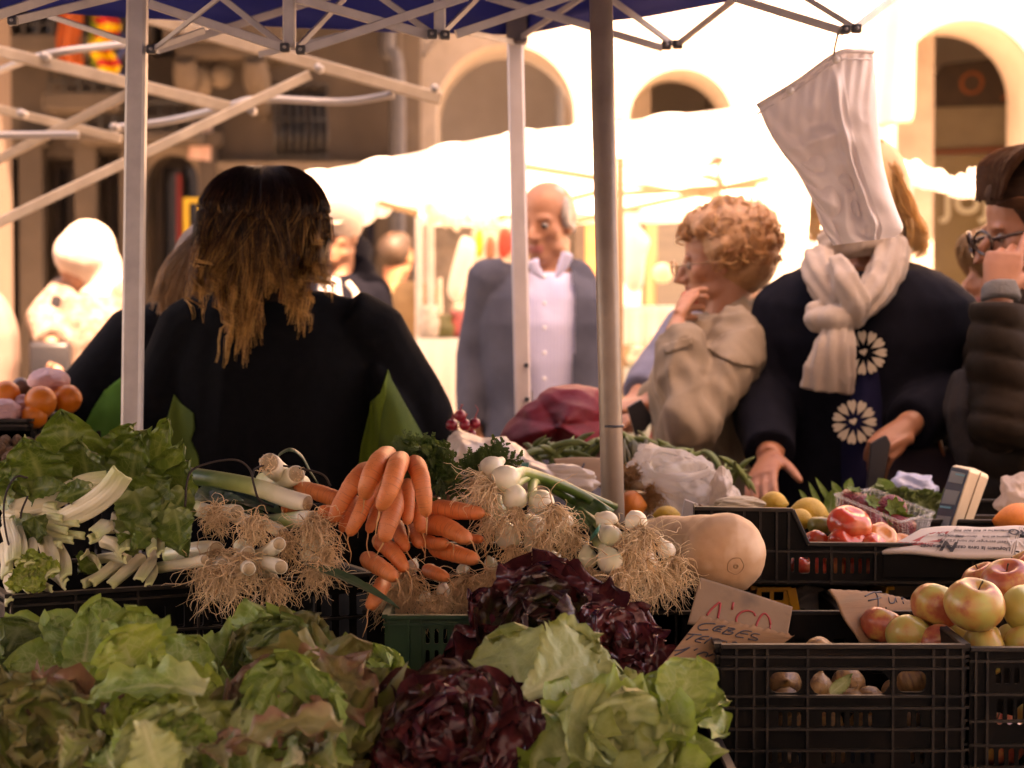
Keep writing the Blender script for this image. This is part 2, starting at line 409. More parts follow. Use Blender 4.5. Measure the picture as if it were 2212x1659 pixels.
# ---- left building, shaded facade
YL = 13.0
def q(x, y, Y=YL): p = P(x, y, Y); return (p.x, p.z)
LB = empty('old_building', (-4, YL, 0)); tag(LB, 'shaded beige stone town house with iron window grille and arched doorway, back left', 'building')
def poly_rect(x0, y0, x1, y1, Y=YL): a, b = q(x0, y1, Y), q(x1, y0, Y); return rect(a[0], a[1], b[0], b[1])
def pdoor(x0, x1, y0, Y=YL): a, b = q(x0, 800, Y), q(x1, y0, Y); return [(a[0], .03), (b[0], .03), (b[0], b[1]), (a[0], b[1])]
def parch(x0, x1, ytop, Y=YL, bot=.03, n=16):
    a, b = q(x0, ytop, Y), q(x1, ytop, Y); r = (b[0]-a[0])/2; cx = (a[0]+b[0])/2
    return [(a[0], bot), (b[0], bot)]+[(cx+r*math.cos(t), b[1]-r+r*math.sin(t)) for t in np.linspace(0, math.pi, n)]
openings = [pdoor(22, 46, 340), pdoor(97, 165, 340), pdoor(213, 262, 330), parch(318, 432, 335), poly_rect(598, 190, 704, 335), pdoor(500, 640, 362),
            poly_rect(15, -60, 110, 96), poly_rect(168, -60, 262, 140), poly_rect(330, -60, 372, 122), pdoor(745, 812, 420)]
xl = q(862, 0)[0]
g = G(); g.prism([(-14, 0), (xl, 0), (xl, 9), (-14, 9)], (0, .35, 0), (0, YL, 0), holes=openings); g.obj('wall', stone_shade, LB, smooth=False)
g = G()
for a, b in ((46, 96), (166, 212), (264, 316), (434, 470)):
    x0, x1 = q(a, 0)[0], q(b, 0)[0]; zt = q(0, 318)[1]
    g.box(((x0+x1)/2, YL-.06, zt/2), (x1-x0, .12, zt))
    g.box(((x0+x1)/2, YL-.08, zt+.04), (x1-x0+.08, .16, .08))
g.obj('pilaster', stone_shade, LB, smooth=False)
g = G(); a, b = q(432, 352), q(862, 362); g.box(((a[0]+b[0])/2, YL-.05, b[1]), (b[0]-a[0], .1, .06)); g.obj('string_course', stone_trim, LB, smooth=False)
# arch surround
g = G(); c = q(375, 335); r0 = (q(432, 0)[0]-q(318, 0)[0])/2; zc = c[1]-r0
outer = [(c[0]+(r0+.14)*math.cos(t), zc+(r0+.14)*math.sin(t)) for t in np.linspace(0, math.pi, 18)]
inner = [(c[0]+r0*math.cos(t), zc+r0*math.sin(t)) for t in np.linspace(math.pi, 0, 18)]
g.prism([(c[0]+r0+.14, 0)]+outer+[(c[0]-r0-.14, 0), (c[0]-r0, 0)]+inner+[(c[0]+r0, 0)], (0, -.08, 0), (0, YL-.002, 0)); g.obj('door_arch', stone_trim, LB, smooth=False)
# recessed doors and glass
for i, h in enumerate(openings):
    xs = [p[0] for p in h]; zs = [p[1] for p in h]; x0, x1, z0, z1 = min(xs), max(xs), min(zs), max(zs)
    win = i in (4, 6, 7, 8)
    fr = G(); fr.prism([(x0-.05, z0-.0), (x1+.05, z0), (x1+.05, z1+.05), (x0-.05, z1+.05)], (0, .05, 0), (0, YL+.30, 0),
                      holes=[rect(x0+.04, z0+.05, (x0+x1)/2-.02, z1-.05), rect((x0+x1)/2+.02, z0+.05, x1-.04, z1-.05)])
    fo = fr.obj('window' if win else 'door', dark_wood, LB, smooth=False)
    gl = G(); gl.box(((x0+x1)/2, YL+.36, (z0+z1)/2), (x1-x0+.1, .01, z1-z0+.1)); gl.obj('pane', glass_dark, fo, smooth=False)
# red and yellow stripes inside the arched door
red = mat('red_paint', (.32, .03, .03), rough=.5); yel = mat('yellow_paint', (.62, .42, .05), rough=.5)
x0, z0 = q(372, 640); x1, z1 = q(382, 372); g = G(); g.box(((x0+x1)/2, YL+.2, (z0+z1)/2), (x1-x0, .03, z1-z0)); g.obj('red_post', red, LB, smooth=False)
a, b = q(405, 600), q(446, 430); g = G(); g.prism(rect(a[0], a[1], b[0], b[1]), (0, .03, 0), (0, YL-.14, 0), holes=[rect(a[0]+.03, a[1]+.03, b[0]-.03, b[1]-.03)]); g.obj('notice_frame', yel, LB, smooth=False)
# white and red plaque
a = q(430, 310); g = G(); g.prism([(a[0]-.05, a[1]-.1), (a[0]+.09, a[1]-.12), (a[0]+.1, a[1]+.1), (a[0]-.02, a[1]+.12)], (0, -.03, 0), (0, YL-.1, 0)); g.obj('plaque', mat('plaque_white', (.6, .5, .45), (.5, .25, .2), 6), LB, smooth=False)
# grille window
a, b = q(597, 340), q(706, 186)
g = G()
for i in range(8):
    x = a[0]+(b[0]-a[0])*i/7
    g.tube([(x, YL-.02, b[1]), (x, YL-.10, b[1]-.05), (x+.01, YL-.16, (a[1]+b[1])/2), (x+.02, YL-.22, a[1]+.1), (x, YL-.05, a[1])], .011, 6, smooth=12)
for z in (.0, .5, 1.0):
    zz = a[1]+(b[1]-a[1])*z; g.bar((a[0]-.02, YL-.05-.12*(1-abs(z-.45)), zz), (b[0]+.02, YL-.05-.12*(1-abs(z-.45)), zz), .025, .012)
g.obj('window_grille', iron, LB)
# balconies
def balcony(x0, x1, ytop, ybot, dy=.55, slab=.12):
    a, b = q(x0, ybot), q(x1, ytop); zb = a[1]; zt = b[1]
    g = G(); g.box(((a[0]+b[0])/2, YL-dy/2, zb), (b[0]-a[0]+.1, dy+.05, slab)); s_ = g.obj('balcony', stone_shade, LB, smooth=False, bevel=.02)
    g = G()
    for k in range(int((b[0]-a[0])/.09)+1):
        x = a[0]+k*.09; g.tube([(x, YL-dy, zb), (x, YL-dy-.03, (zb+zt)/2), (x, YL-dy, zt)], .008, 5)
    g.bar((a[0], YL-dy, zt), (b[0], YL-dy, zt), .03, .03); g.bar((a[0], YL-dy, zb+.12), (b[0], YL-dy, zb+.12), .02, .02)
    for x in (a[0], b[0]): g.bar((x, YL-dy, zt), (x, YL, zt), .03, .03)
    g.obj('railing', iron, s_)
balcony(5, 285, 42, 118); balcony(140, 268, 160, 232, .4); balcony(212, 435, 232, 305, .35, .08)
g = G(); a, b = q(392, 150), q(640, 78); g.box(((a[0]+b[0])/2, YL-.35, b[1]-.05), (b[0]-a[0], .7, .12)); g.box(((a[0]+b[0])/2, YL-.25, b[1]-.15), (b[0]-a[0]-.1, .5, .08))
for x in (a[0]+.1, b[0]-.2): g.tube([(x, YL-.5, b[1]-.2), (x, YL-.4, b[1]-.32), (x, YL-.05, b[1]-.5)], [.07, .09, .05], 8, smooth=8)
g.obj('cornice', stone_shade, LB, smooth=False, bevel=.015)
g = G(); c = P(428, 178, YL-.3); g.ball(c, (.09, .09, .11)); g.ball(c+V((.13, .05, .05)), (.08, .08, .08)); g.obj('carved_ornament', stone_trim, LB)
g = G(); g.tube([P(840, -60, YL-.1), P(838, 60, YL-.1), P(838, 110, YL-.1), P(858, 175, YL-.1), P(858, 640, YL-.1)], .05, 10, smooth=40); g.obj('drainpipe', steel_grey, LB)
# unseen overhang added above the view to keep the whole facade in shade
g = G(); g.box((-5.95, YL-1.2, 3.95), (12.5, 3.2, .15)); g.obj('shade_overhang', dark_wood, LB, smooth=False)
# far left house edge
g = G(); a = q(-60, 0, 10.5); b = q(20, 0, 11.3); g.box(((a[0]+b[0])/2, 10.9, 3.5), (b[0]-a[0], .8, 7)); 
tag(g.obj('house_corner', mat('pink_plaster', (.20, .145, .11), (.18, .13, .10), 4, .9, .2), smooth=False, bevel=.02), 'plain pinkish plaster corner of a house at the left edge of the picture', 'building')
# flags hanging from the balcony
def flagmat():
    m = bpy.data.materials.new('striped_flag'); m.use_nodes = True; nt = m.node_tree; p = nt.nodes['Principled BSDF']
    sx = _n(nt, 'ShaderNodeSeparateXYZ'); nt.links.new(_coord(nt, 'UV'), sx.inputs[0])
    s_ = _math(nt, 'SINE', _math(nt, 'MULTIPLY', sx.outputs[0], 25)); c = _ramp(nt, _math(nt, 'ADD', _math(nt, 'MULTIPLY', s_, .5), .5), [(.48, (.75, .5, .03)), (.52, (.55, .03, .03))])
    nt.links.new(c, p.inputs['Base Color']); p.inputs['Roughness'].default_value = .8; return m
a, b = P(200, 158, YL-.65), P(250, 36, YL-.65)
g = G(); g.sheet(lambda U, W: np.stack((a.x+(b.x-a.x)*W+.03*np.sin(9*U), YL-.65+.03*np.sin(W*9+U*3), b.z+(a.z-b.z)*U), -1), 30, 14)
tag(g.obj('striped_flag', flagmat(), solid=.004), 'red and yellow striped flag hanging from the shaded balcony', 'flag')
a2, b2 = P(249, 165, YL-.6), P(268, 70, YL-.6)
g = G(); g.sheet(lambda U, W: np.stack((a2.x+(b2.x-a2.x)*W+.02*np.sin(7*U), YL-.6+.03*np.sin(W*7+U*3), b2.z+(a2.z-b2.z)*U), -1), 20, 10)
tag(g.obj('blue_flag', mat('blue_flag', (.03, .05, .16), rough=.8), solid=.004), 'dark blue cloth hanging beside the red and yellow flag', 'flag')
for px, c_, nm in ((150, (.45, .10, .03), 'orange cloth draped over the upper left balcony railing'), (212-8, (.25, .32, .03), 'yellow green cloth over the railing left of the striped flag')):
    a3 = P(px, 62, YL-.6); g = G(); ww = .14 if px < 180 else .05
    g.sheet(lambda U, W: np.stack((a3.x+(W-.5)*ww+.01*np.sin(8*U), a3.y+.03*np.sin(W*9), a3.z+.12-.34*U), -1), 14, 10)
    tag(g.obj('draped_cloth', mat('cloth%d' % px, c_, rough=.8), solid=.004), nm, 'cloth')

# ---- arcade building, sunlit
YA = 13.6; AB = empty('arcade_building', (3, YA, 0)); tag(AB, 'pale sunlit building with a row of round stone arches behind the white stalls', 'building')
def arch_pts(cx, hw, top, Y=YA, n=20):
    c = P(cx, top, Y); r = M(hw, Y); return (c.x, r, c.z-r)
arches = [arch_pts(1092, 148, 98), arch_pts(1470, 112, 150), arch_pts(2085, 150, 45)]
def arch_line(a, r2=0, n=22, d=1):
    t = np.linspace(0, math.pi, n)[::d]; return [(a[0]+(a[1]+r2)*math.cos(k), a[2]+(a[1]+r2)*math.sin(k)) for k in t]
xr = 14.; xs0 = q(862, 0, YA)[0]
out = [(xs0, 0)]
for a in arches: out += [(a[0]-a[1], 0)]+arch_line(a, d=-1)+[(a[0]+a[1], 0)]
out += [(xr, 0), (xr, 9), (xs0, 9)]
g = G(); g.prism(out, (0, .75, 0), (0, YA, 0)); g.obj('wall', stone_light, AB, smooth=False)
for a in arches:
    g = G(); o_l = arch_line(a, .2); i_l = arch_line(a, .0, d=-1)
    g.prism([(a[0]+a[1]+.2, 0)]+o_l+[(a[0]-a[1]-.2, 0), (a[0]-a[1], 0)]+i_l+[(a[0]+a[1], 0)], (0, -.06, 0), (0, YA-.003, 0)); g.obj('arch_surround', stone_arch, AB, smooth=False)
g = G(); x0, x1 = q(862, 0, YA-.2)[0], q(908, 0, YA-.2)[0]; g.box(((x0+x1)/2, YA-.1, 4.5), (x1-x0, .3, 9)); g.obj('corner_pilaster', stone_trim, AB, smooth=False)
g = G(); g.box((6, YA+3.6, 4.5), (17, .3, 9)); g.obj('inner_wall', stone_light, AB, smooth=False)
g = G(); g.box((6.2, YA+2.1, 4.35), (16.5, 3.0, .2)); g.obj('arcade_ceiling', stone_arch, AB, smooth=False)
g = G()
for px in (1290, 1700, 1935):
    c = P(px, 0, YA); g.box((c.x+.1, YA+2.1, 2.1), (.6, 2.8, 4.2))
g.obj('cross_wall', stone_arch, AB, smooth=False)
# dark vault piece and shop behind the right arch
SB = empty('shop_front', tuple(P(2110, 400, YA+1.6).xy)+(0,)); tag(SB, 'olive shop front with a dark lettered fascia inside the arch at the top right', 'shop front')
Ys = YA+1.6
def qs(x, y): return q(x, y, Ys)
g = G(); g.prism([qs(1985, 232), qs(2260, 222), qs(2260, 105), qs(2120, 128), qs(2040, 138), qs(2012, 180)], (0, .1, 0), (0, Ys, 0)); g.obj('fascia', mat('fascia_brown', (.07, .045, .03), (.05, .035, .025), 8, .7), SB, smooth=False)
g = G(); g.prism([qs(1985, 325), qs(2260, 312), qs(2260, 225), qs(1985, 234)], (0, .08, 0), (0, Ys, 0)); g.obj('awning_box', mat('olive_panel', (.27, .23, .16), (.23, .19, .13), 6, .7), SB, smooth=False)
g = G(); g.prism([qs(1995, 334), qs(2260, 322), qs(2260, 314), qs(1995, 327)], (0, -.03, 0), (0, Ys-.003, 0)); g.obj('red_trim', mat('rust_trim', (.25, .06, .02)), SB, smooth=False)
g = G(); z_ = qs(1985, 334)[1]; x0, x1 = qs(1985, 0)[0], qs(2260, 0)[0]; g.box(((x0+x1)/2, Ys+.05, z_/2), (x1-x0, .06, z_)); g.obj('shop_window', mat('olive_glass', (.30, .25, .15), (.26, .21, .12), 5, .3), SB, smooth=False)
g = G(); 
for a_, b_ in ((1985, 1998), (2002, 2012)): 
    x0, x1 = qs(a_, 0)[0], qs(b_, 0)[0]; g.box(((x0+x1)/2, Ys-.03, z_/2+.3), (x1-x0, .07, z_+.6))
g.obj('window_post', dark_wood, SB, smooth=False)
o_ = P(2036, 460, Ys-.01); text('shop_lettering', 'JUJO', .30, o_, (1, 0, .0), (0, 0, 1), mat('pale_lettering', (.85, .88, .75), rough=.6), SB, .004, .004)
o_ = P(2070, 205, Ys-.01); text('fascia_lettering', 'O  JIL', .24, o_, (1, 0, .06), (0, 0, 1), mat('orange_lettering', (.30, .09, .03), rough=.6), SB, .004)
# tall column and pale hanging banner in front of the arcade
g = G(); 
for i, dx in enumerate((-.055, 0, .055)):
    c = P(1895, 0, 10.2); g.tube([(c.x+dx, 10.2, 0), (c.x+dx, 10.2, 5)], .03, 10)
c = P(1895, 0, 10.2); g.box((c.x, 10.23, 2.5), (.12, .03, 5))
tag(g.obj('fluted_post', mat('cream_paint', (.72, .62, .50), rough=.5)), 'tall cream fluted post rising behind the hanging white pouch', 'post')
p0, p1 = P(1886, 278, 9.6), P(1981, -30, 9.6)
def ban(U, W):
    r = .06; x = p0.x+(p1.x-p0.x)*W; z = p1.z+(p0.z-p1.z)*U
    z = z+np.where(W > .86, (1-np.sqrt(np.clip(1-((W-.86)/.14)**2, 0, 1)))*r*U, 0)+.03*(W)*U
    return np.stack((x, 9.6+.05*np.sin(W*6+1.5*U), z), -1)
g = G(); g.sheet(ban, 30, 24); tag(g.obj('hanging_banner', mat('banner_cloth', (.80, .70, .55), (.74, .62, .46), 2, .8, trans=.35), solid=.004), 'blank cream banner with rounded corner hanging beside the tall post', 'banner')

# unseen block added behind the camera so its shadow covers the near stalls
HB = empty('shade_block', (0, -8, 0)); tag(HB, 'tall plain block added unseen behind the camera to shade the near stalls', 'building')
g = G(); g.box((2, -8, 10.7), (60, 7, 21.4)); g.obj('wall', stone_light, HB, smooth=False)
g = G()
for fx in range(-6, 9):
    for fz in range(1, 6): g.box((fx*3.2, -4.49, fz*3.2+.5), (1.1, .05, 1.8))
g.obj('window', glass_dark, HB, smooth=False)
# ================================================================ market stall frames and canopies
alu = mat('coated_steel', (.50, .47, .45), (.42, .39, .38), 25, .45, .1, metal=.15, spec=.5)
alu_b = mat('grey_steel_tube', (.33, .25, .19), (.27, .20, .15), 18, .42, .15, metal=.3)
joint = mat('joint_plastic', (.05, .05, .055), rough=.5)
beige = mat('beige_paint', (.40, .32, .23), (.30, .235, .165), 14, .55, .2, c3=(.3, .24, .17), s3=6)
steel = mat('bright_steel', (.34, .32, .30), rough=.5, metal=.5)
def blue_mat():
    return mat('blue_canopy', (.035, .055, .32), (.028, .045, .27), 5, .6, .3, 300, .001, trans=.25)
# blue popup canopy
BC = empty('blue_canopy_tent', tuple(P(1112, 0, 4.62).xy)+(0,)); tag(BC, 'blue canopy with grey folding truss over the vegetable stall', 'market tent')
C0 = P(1118, 80, 4.62); CL = P(-40, 22, 4.2); CR = P(1592, 0, 4.02)
dl = (CL-C0).normalized(); dr = (CR-C0).normalized()
E1 = C0+dl*3.1; E1.z = C0.z; E2 = C0+dr*3.1; E2.z = C0.z; E3 = E1+(E2-C0); mid = (E1+E2)/2
top_z = C0.z+.16
g = G()
def edge_valance(a, b, drop=.17, name=None):
    a, b = V(a), V(b)
    def f(U, W):
        sag = .028*np.sin(W*math.pi*3)**2; wav = .012*np.sin(W*25)+.006*np.sin(W*60+3)
        nrm = (b-a).cross(V((0, 0, 1))).normalized()
        return np.stack((a.x+(b.x-a.x)*W+nrm.x*wav*U, a.y+(b.y-a.y)*W+nrm.y*wav*U, a.z+.17-(drop*U)+(.012-sag)*U*.3), -1)
    g.sheet(f, 5, 90)
edge_valance(C0, E1); edge_valance(C0, E2)
g.obj('valance', blue_mat(), BC, solid=.003)
g = G(); pk = V((mid.x, mid.y, C0.z+.95)); cs = [V((c.x, c.y, C0.z+.17)) for c in (C0, E1, E3, E2)]
for i in range(4):
    a, b = cs[i], cs[(i+1) % 4]
    g.sheet(lambda U, W: np.stack([(a[k]+(b[k]-a[k])*W)*(1-U)+pk[k]*U - (.06*np.sin(U*math.pi) if k == 2 else 0) for k in range(3)], -1), 10, 16)
g.obj('roof_cloth', blue_mat(), BC, solid=.003)
# scissor truss bars measured in the photo: (x0,y0,x1,y1,width px,depth0,depth1)
bars = [(22, 47, 260, -10, 20, 3.3, 3.5), (-10, 34, 130, -12, 22, 3.2, 3.3), (105, 34, 330, 108, 13, 4.25, 3.62), (330, 108, 478, -8, 11, 3.6, 3.4), (325, 106, 440, 66, 14, 3.66, 3.8),
        (322, 8, 612, 104, 20, 3.55, 3.62), (478, -6, 610, 98, 14, 3.7, 3.66), (640, 106, 745, -5, 13, 3.66, 3.8), (340, 108, 720, -12, 18, 4.0, 4.3), (652, 108, 1010, -8, 20, 3.62, 3.7),
        (640, -4, 925, 76, 21, 3.6, 3.7), (820, -8, 930, 70, 14, 3.75, 3.7), (950, 78, 1035, -8, 13, 3.7, 3.85), (985, 74, 1235, -10, 20, 3.72, 3.8), (1050, -8, 1432, 104, 17, 4.3, 4.25),
        (1126, 80, 1262, -8, 13, 4.58, 4.3), (1000, 68, 1108, 90, 13, 4.3, 4.58), (1320, -2, 1452, 94, 14, 4.1, 4.2), (1466, 94, 1600, -12, 15, 4.2, 3.9), (1575, -8, 1822, 68, 19, 3.9, 3.75),
        (1735, -8, 1850, 62, 13, 3.8, 3.72), (1846, 62, 1935, -8, 15, 3.72, 3.85), (740, 76, 560, 118, 14, 4.1, 4.2)]
for x0, y0, x1, y1, wpx, d0, d1 in bars:
    g = G(); wd = M(wpx, (d0+d1)/2)*.95; g.bar(P(x0, y0, d0), P(x1, y1, d1), wd*.55, wd)
    g.obj('truss_bar', alu, BC, smooth=False)
for x, y0, y1, wpx, d in ((625, -8, 104, 27, 3.64), (950, -8, 74, 25, 3.7)):
    g = G(); g.bar(P(x, y0, d), P(x, y1, d), M(wpx, d), M(wpx, d)); g.obj('truss_post', alu, BC, smooth=False)
g = G()
for x, y, d in ((616, 103, 3.62), (934, 74, 3.68), (962, 76, 3.68), (1440, 98, 4.2), (1464, 96, 4.2), (1826, 64, 3.7), (1850, 62, 3.7), (28, 45, 3.28), (328, 107, 3.6), (650, 108, 3.62)):
    g = G(); c = P(x, y, d); s = M(19, d); g.box(c, (s*1.1, s*1.3, s*1.0)); g.obj('joint_bracket', joint, BC, smooth=False, bevel=.003); g = G(); g.ball(c+V((0, -s*.75, 0)), s*.22, n=8, m=5); g.obj('rivet', steel, BC)
# legs
g = G(); g.bar(P(1112, 60, 4.62), (P(1142, 880, 4.62).x+.012, 4.62, .012), M(36, 4.62), M(36, 4.62)); lg = g.obj('leg', mat('white_steel_leg', (.85, .76, .71), (.78, .69, .64), 20, .5), BC, smooth=False)
g = G()
for x, y in ((1137, 789), (1139, 862), (1141, 930)):
    c = P(x, y, 4.60); g.tube([c+V((0, -.004, 0)), c+V((0, .004, 0))], .0055, 8)
g.obj('peg_hole', joint, lg)
g = G(); c = P(1117, 62, 4.6); s = M(1, 4.6); g.box(c, (s*46, .05, s*62)); g.box(P(1118, 90, 4.6), (s*40, .055, s*10)); g.obj('corner_bracket', mat('bracket_grey', (.16, .13, .13), rough=.5), BC, smooth=False, bevel=.004)

def leg_thing(name, label, x0, y0, x1, y1, d, wpx, m, square):
    a, b = P(x0, y0, d), P(x1, y1, d); s = (b-a)/(b.z-a.z); bot = a+s*(0.01-a.z)
    R = empty(name, bot); tag(R, label, 'tent leg'); top = a+s*(2.35-a.z)
    g = G(); w = M(wpx, d)
    if square:
        g.bar(bot, top, w, w, up=(0, 1, 0)); sh = g.obj('post', m, R, smooth=False)
        g = G(); g.bar(P(x0, y0, d)+V((0, 0, -.35)), top, w*1.12, w*1.12, up=(0, 1, 0)); g.obj('outer_sleeve', m, R, smooth=False) if False else None
    else:
        g.tube([bot, top], w/2, 28); g.obj('post', m, R)
        j = P(1322, 922, d); g = G(); g.tube([j, j+V((0, 0, .004))], w/2+.0012, 28); g.obj('seam', steel_grey, R)
    g = G(); g.box((bot.x, bot.y, .006), (w*2.6, w*2.6, .012)); g.obj('foot_plate', m, R, smooth=False)
leg_thing('tent_leg', 'square grey tent leg standing in front of the two sellers', 297, 0, 285, 940, 3.62, 43, alu, True)
leg_thing('tent_leg', 'round brown grey steel tent leg in front of the cardigan man', 1298, 0, 1324, 1100, 3.62, 50, alu_b, False)

# bare beige awning frame on the left, no cloth on it
BF = empty('awning_frame', (-2.2, 6, 0)); tag(BF, 'bare beige awning frame of slanting bars on the left', 'awning frame')
for x0, y0, x1, y1, wpx, d0, d1 in ((-60, 98, 512, 236, 25, 5.6, 5.9), (318, 38, 952, 214, 26, 5.9, 6.0), (-60, 508, 668, 162, 21, 5.4, 5.9), (-60, 374, 280, 202, 19, 5.9, 5.8), (-60, 222, 262, 300, 19, 6.2, 6.2)):
    g = G(); wd = M(wpx, (d0+d1)/2); g.bar(P(x0, y0, d0), P(x1, y1, d1), wd*.6, wd); g.obj('frame_bar', beige, BF, smooth=False)
for pts in ([(-20, 160, 6), (100, 118, 5.7), (275, 94, 5.8)], [(240, 277, 6), (360, 262, 6), (480, 234, 5.9), (560, 214, 5.9), (740, 220, 6), (850, 204, 6)], [(-10, 292, 5.8), (170, 291, 5.8)]):
    g = G(); g.tube([P(*p) for p in pts], .011, 8, smooth=24); g.obj('steel_rod', steel, BF)
g = G()
for x, y, d in ((100, 123, 5.65), (545, 240, 5.85), (250, 276, 5.95), (940, 192, 5.95), (690, 148, 5.88), (50, 246, 6.1)):
    g = G(); c = P(x, y, d); g.tube([c+V((0, -.035, 0)), c+V((0, .02, 0))], .013, 6); g.obj('bolt', steel, BF)
for x, d in ((-100, 5.5), (-110, 6.3)):
    c = P(x, 300, d); g = G(); g.bar((c.x, d, 0), (c.x, d, 2.3), .05); g.obj('frame_post', beige, BF, smooth=False)

# white stalls in the sun
white_cloth = mat('white_canvas', (.87, .85, .81), (.84, .82, .78), 6, .8, .2, trans=.55)
white_metal = mat('thin_brown_frame', (.30, .20, .12), rough=.5)
def stall(name, label, near, far, drop, legs, bars=(), post_c=None, nlobes=0):
    """near/far: lists of (x,y,Y) photo points of the roof edge lines"""
    R = empty(name, (P(*near[0]).x, near[0][2], 0)); tag(R, label, 'market stall')
    a = catmull([tuple(P(*p)) for p in near], 60); b = catmull([tuple(P(*p)) for p in far], 60)
    def f(U, W):
        i = W*59; k = np.clip(i.astype(int), 0, 58); t = (i-k)[..., None]
        A = a[k]*(1-t)+a[k+1]*t; B = b[k]*(1-t)+b[k+1]*t; p = A*(1-U[..., None])+B*U[..., None]
        p[..., 2] += .04*np.sin(U*math.pi)*np.sin(W*14)+.012*np.sin(W*40+U*3); return p
    g = G(); g.sheet(f, 14, 60); g.obj('roof_cloth', white_cloth, R)
    for nm, L in (('valance', a), ('valance', b)):
        g = G()
        def h(U, W):
            i = W*59; k = np.clip(i.astype(int), 0, 58); t = (i-k)[..., None]; A = L[k]*(1-t)+L[k+1]*t
            A = A.copy(); A[..., 2] -= U*drop*(1+(.35*np.abs(np.sin(W*nlobes*math.pi)) if nlobes else .1*np.sin(W*17))); A[..., 1] += .02*np.sin(W*50)*U; return A
        g.sheet(h, 6, 120); g.obj(nm, white_cloth, R)
    for x, y, d in legs:
        c = P(x, y, d); g = G(); g.bar((c.x, d, 0), tuple(c), .035); g.obj('leg', post_c or alu, R, smooth=False)
    for x0, y0, d0, x1, y1, d1 in bars:
        g = G(); g.bar(P(x0, y0, d0), P(x1, y1, d1), .016, .028); g.obj('roof_bar', white_metal, R, smooth=False)
    return R
stall('white_stall', 'large white canvas stall with thin brown roof bars behind the cardigan man',
      [(640, 380, 7.6), (860, 338, 7.4), (1110, 288, 7.2), (1350, 262, 7.2), (1650, 225, 7.2)], [(900, 462, 10.2), (1110, 470, 10.2), (1300, 462, 10.2), (1640, 452, 10.2)], .05,
      [(905, 470, 10), (1652, 430, 8.2)],
      [(1040, 345, 8, 1640, 440, 9.5), (1060, 475, 9.8, 1560, 345, 8.4), (1230, 480, 9.9, 1660, 385, 8.8), (1300, 300, 8, 1300, 400, 8.6), (1342, 320, 8.0, 1560, 392, 9), (1553, 275, 8.2, 1553, 420, 9.), (1300, 420, 9, 1650, 400, 9), (1560, 275, 8.2, 1640, 290, 8.2)])
stall('white_stall', 'small white stall roof with scalloped valance behind the ponytail seller',
      [(640, 418, 8.4), (740, 400, 8.4), (860, 386, 8.4), (1000, 372, 8.4)], [(690, 462, 9.6), (800, 440, 9.6), (866, 415, 9.6), (980, 450, 9.6)], .07, [(930, 440, 9.6)],
      [(790, 430, 9.3, 905, 462, 9.3)], nlobes=5)
stall('white_stall', 'low white canvas roof crossing behind the woman with glasses on the right',
      [(1935, 348, 8.5), (2000, 360, 8.5), (2075, 385, 8.5), (2110, 362, 8.4), (2240, 352, 8.4)], [(1950, 372, 8.8), (2040, 398, 8.8), (2110, 410, 8.8), (2240, 400, 8.8)], .04, [(1962, 380, 8.7)])
# white side sheet between the curly woman and the pouch
a, b = P(1652, 690, 8.9), P(1775, 235, 8.9)
g = G(); g.sheet(lambda U, W: np.stack((a.x+(b.x-a.x)*W-.1*U*(1-W), 8.9+.05*np.sin(W*14), b.z+(a.z-b.z)*U), -1), 20, 30)
tag(g.obj('side_curtain', white_cloth), 'white canvas side curtain hanging left of the pouch', 'curtain')

# goods in the far stalls
def garment(label, pts, m, d, name='hanging_shirt', cat='garment', th=.04):
    pp = [P(x, y, d) for x, y in pts]; c = sum(pp, V((0, 0, 0)))/len(pp); g = G()
    n = len(pp); fr = []; N = 7
    vs = []; fs = []
    for k, s in enumerate((1, .97, .7)):
        for sg in (-1, 1):
            pass
    ring = [tuple(p) for p in pp]
    f1 = [tuple(c+(p-c)*.8+V((0, -th, 0))) for p in pp]; f2 = [tuple(c+(p-c)*.8+V((0, th, 0))) for p in pp]
    vs = ring+f1+f2+[tuple(c+V((0, -th*1.2, 0))), tuple(c+V((0, th*1.2, 0)))]
    for i in range(n):
        j = (i+1) % n; fs += [(i, j, n+j, n+i), (j, i, 2*n+i, 2*n+j), (n+i, n+j, 3*n), (2*n+j, 2*n+i, 3*n+1)]
    g.add(vs, fs); return tag(g.obj(name, m, org=c, sub=2), label, cat)
wht = mat('white_cotton', (.80, .77, .72), (.74, .7, .65), 8, .8, .2, trans=.3); redc = mat('red_cotton', (.5, .05, .03), (.38, .04, .03), 10, .8); yelc = mat('yellow_cotton', (.75, .42, .05), rough=.8); brn = mat('brown_cotton', (.22, .1, .06), rough=.8)
garment('white shirt hanging at a slant left of the cardigan man', [(1000, 498), (1036, 520), (1026, 560), (996, 650), (985, 664), (958, 640), (975, 580), (990, 520)], wht, 9)
garment('yellow cloth hanging among red ones behind the cardigan man', [(1024, 490), (1046, 488), (1046, 560), (1026, 565)], yelc, 9.2)
garment('dark red cloth hanging third in the row under the white stall', [(1048, 505), (1070, 500), (1072, 570), (1046, 575)], brn, 9.2)
garment('bright red cloth hanging beside the white tent leg', [(1072, 480), (1110, 490), (1112, 545), (1092, 560), (1074, 565)], redc, 9.2)
for i, (x, y, s) in enumerate(((940, 470, 12), (962, 480, 14), (985, 488, 13), (1012, 470, 12), (1036, 486, 14), (1066, 478, 11))):
    garment(['', 'small ', 'wide ', 'bunched ', 'folded ', 'last ', ][i]+'white linen hanging from the far stall roof, number %s from the left' % ['one', 'two', 'three', 'four', 'five', 'six'][i], [(x-s, y-26), (x+s, y-30), (x+s*.9, y+8), (x+3, y+18), (x-s, y+4)], wht, 9.4, 'hanging_linen', 'linen')
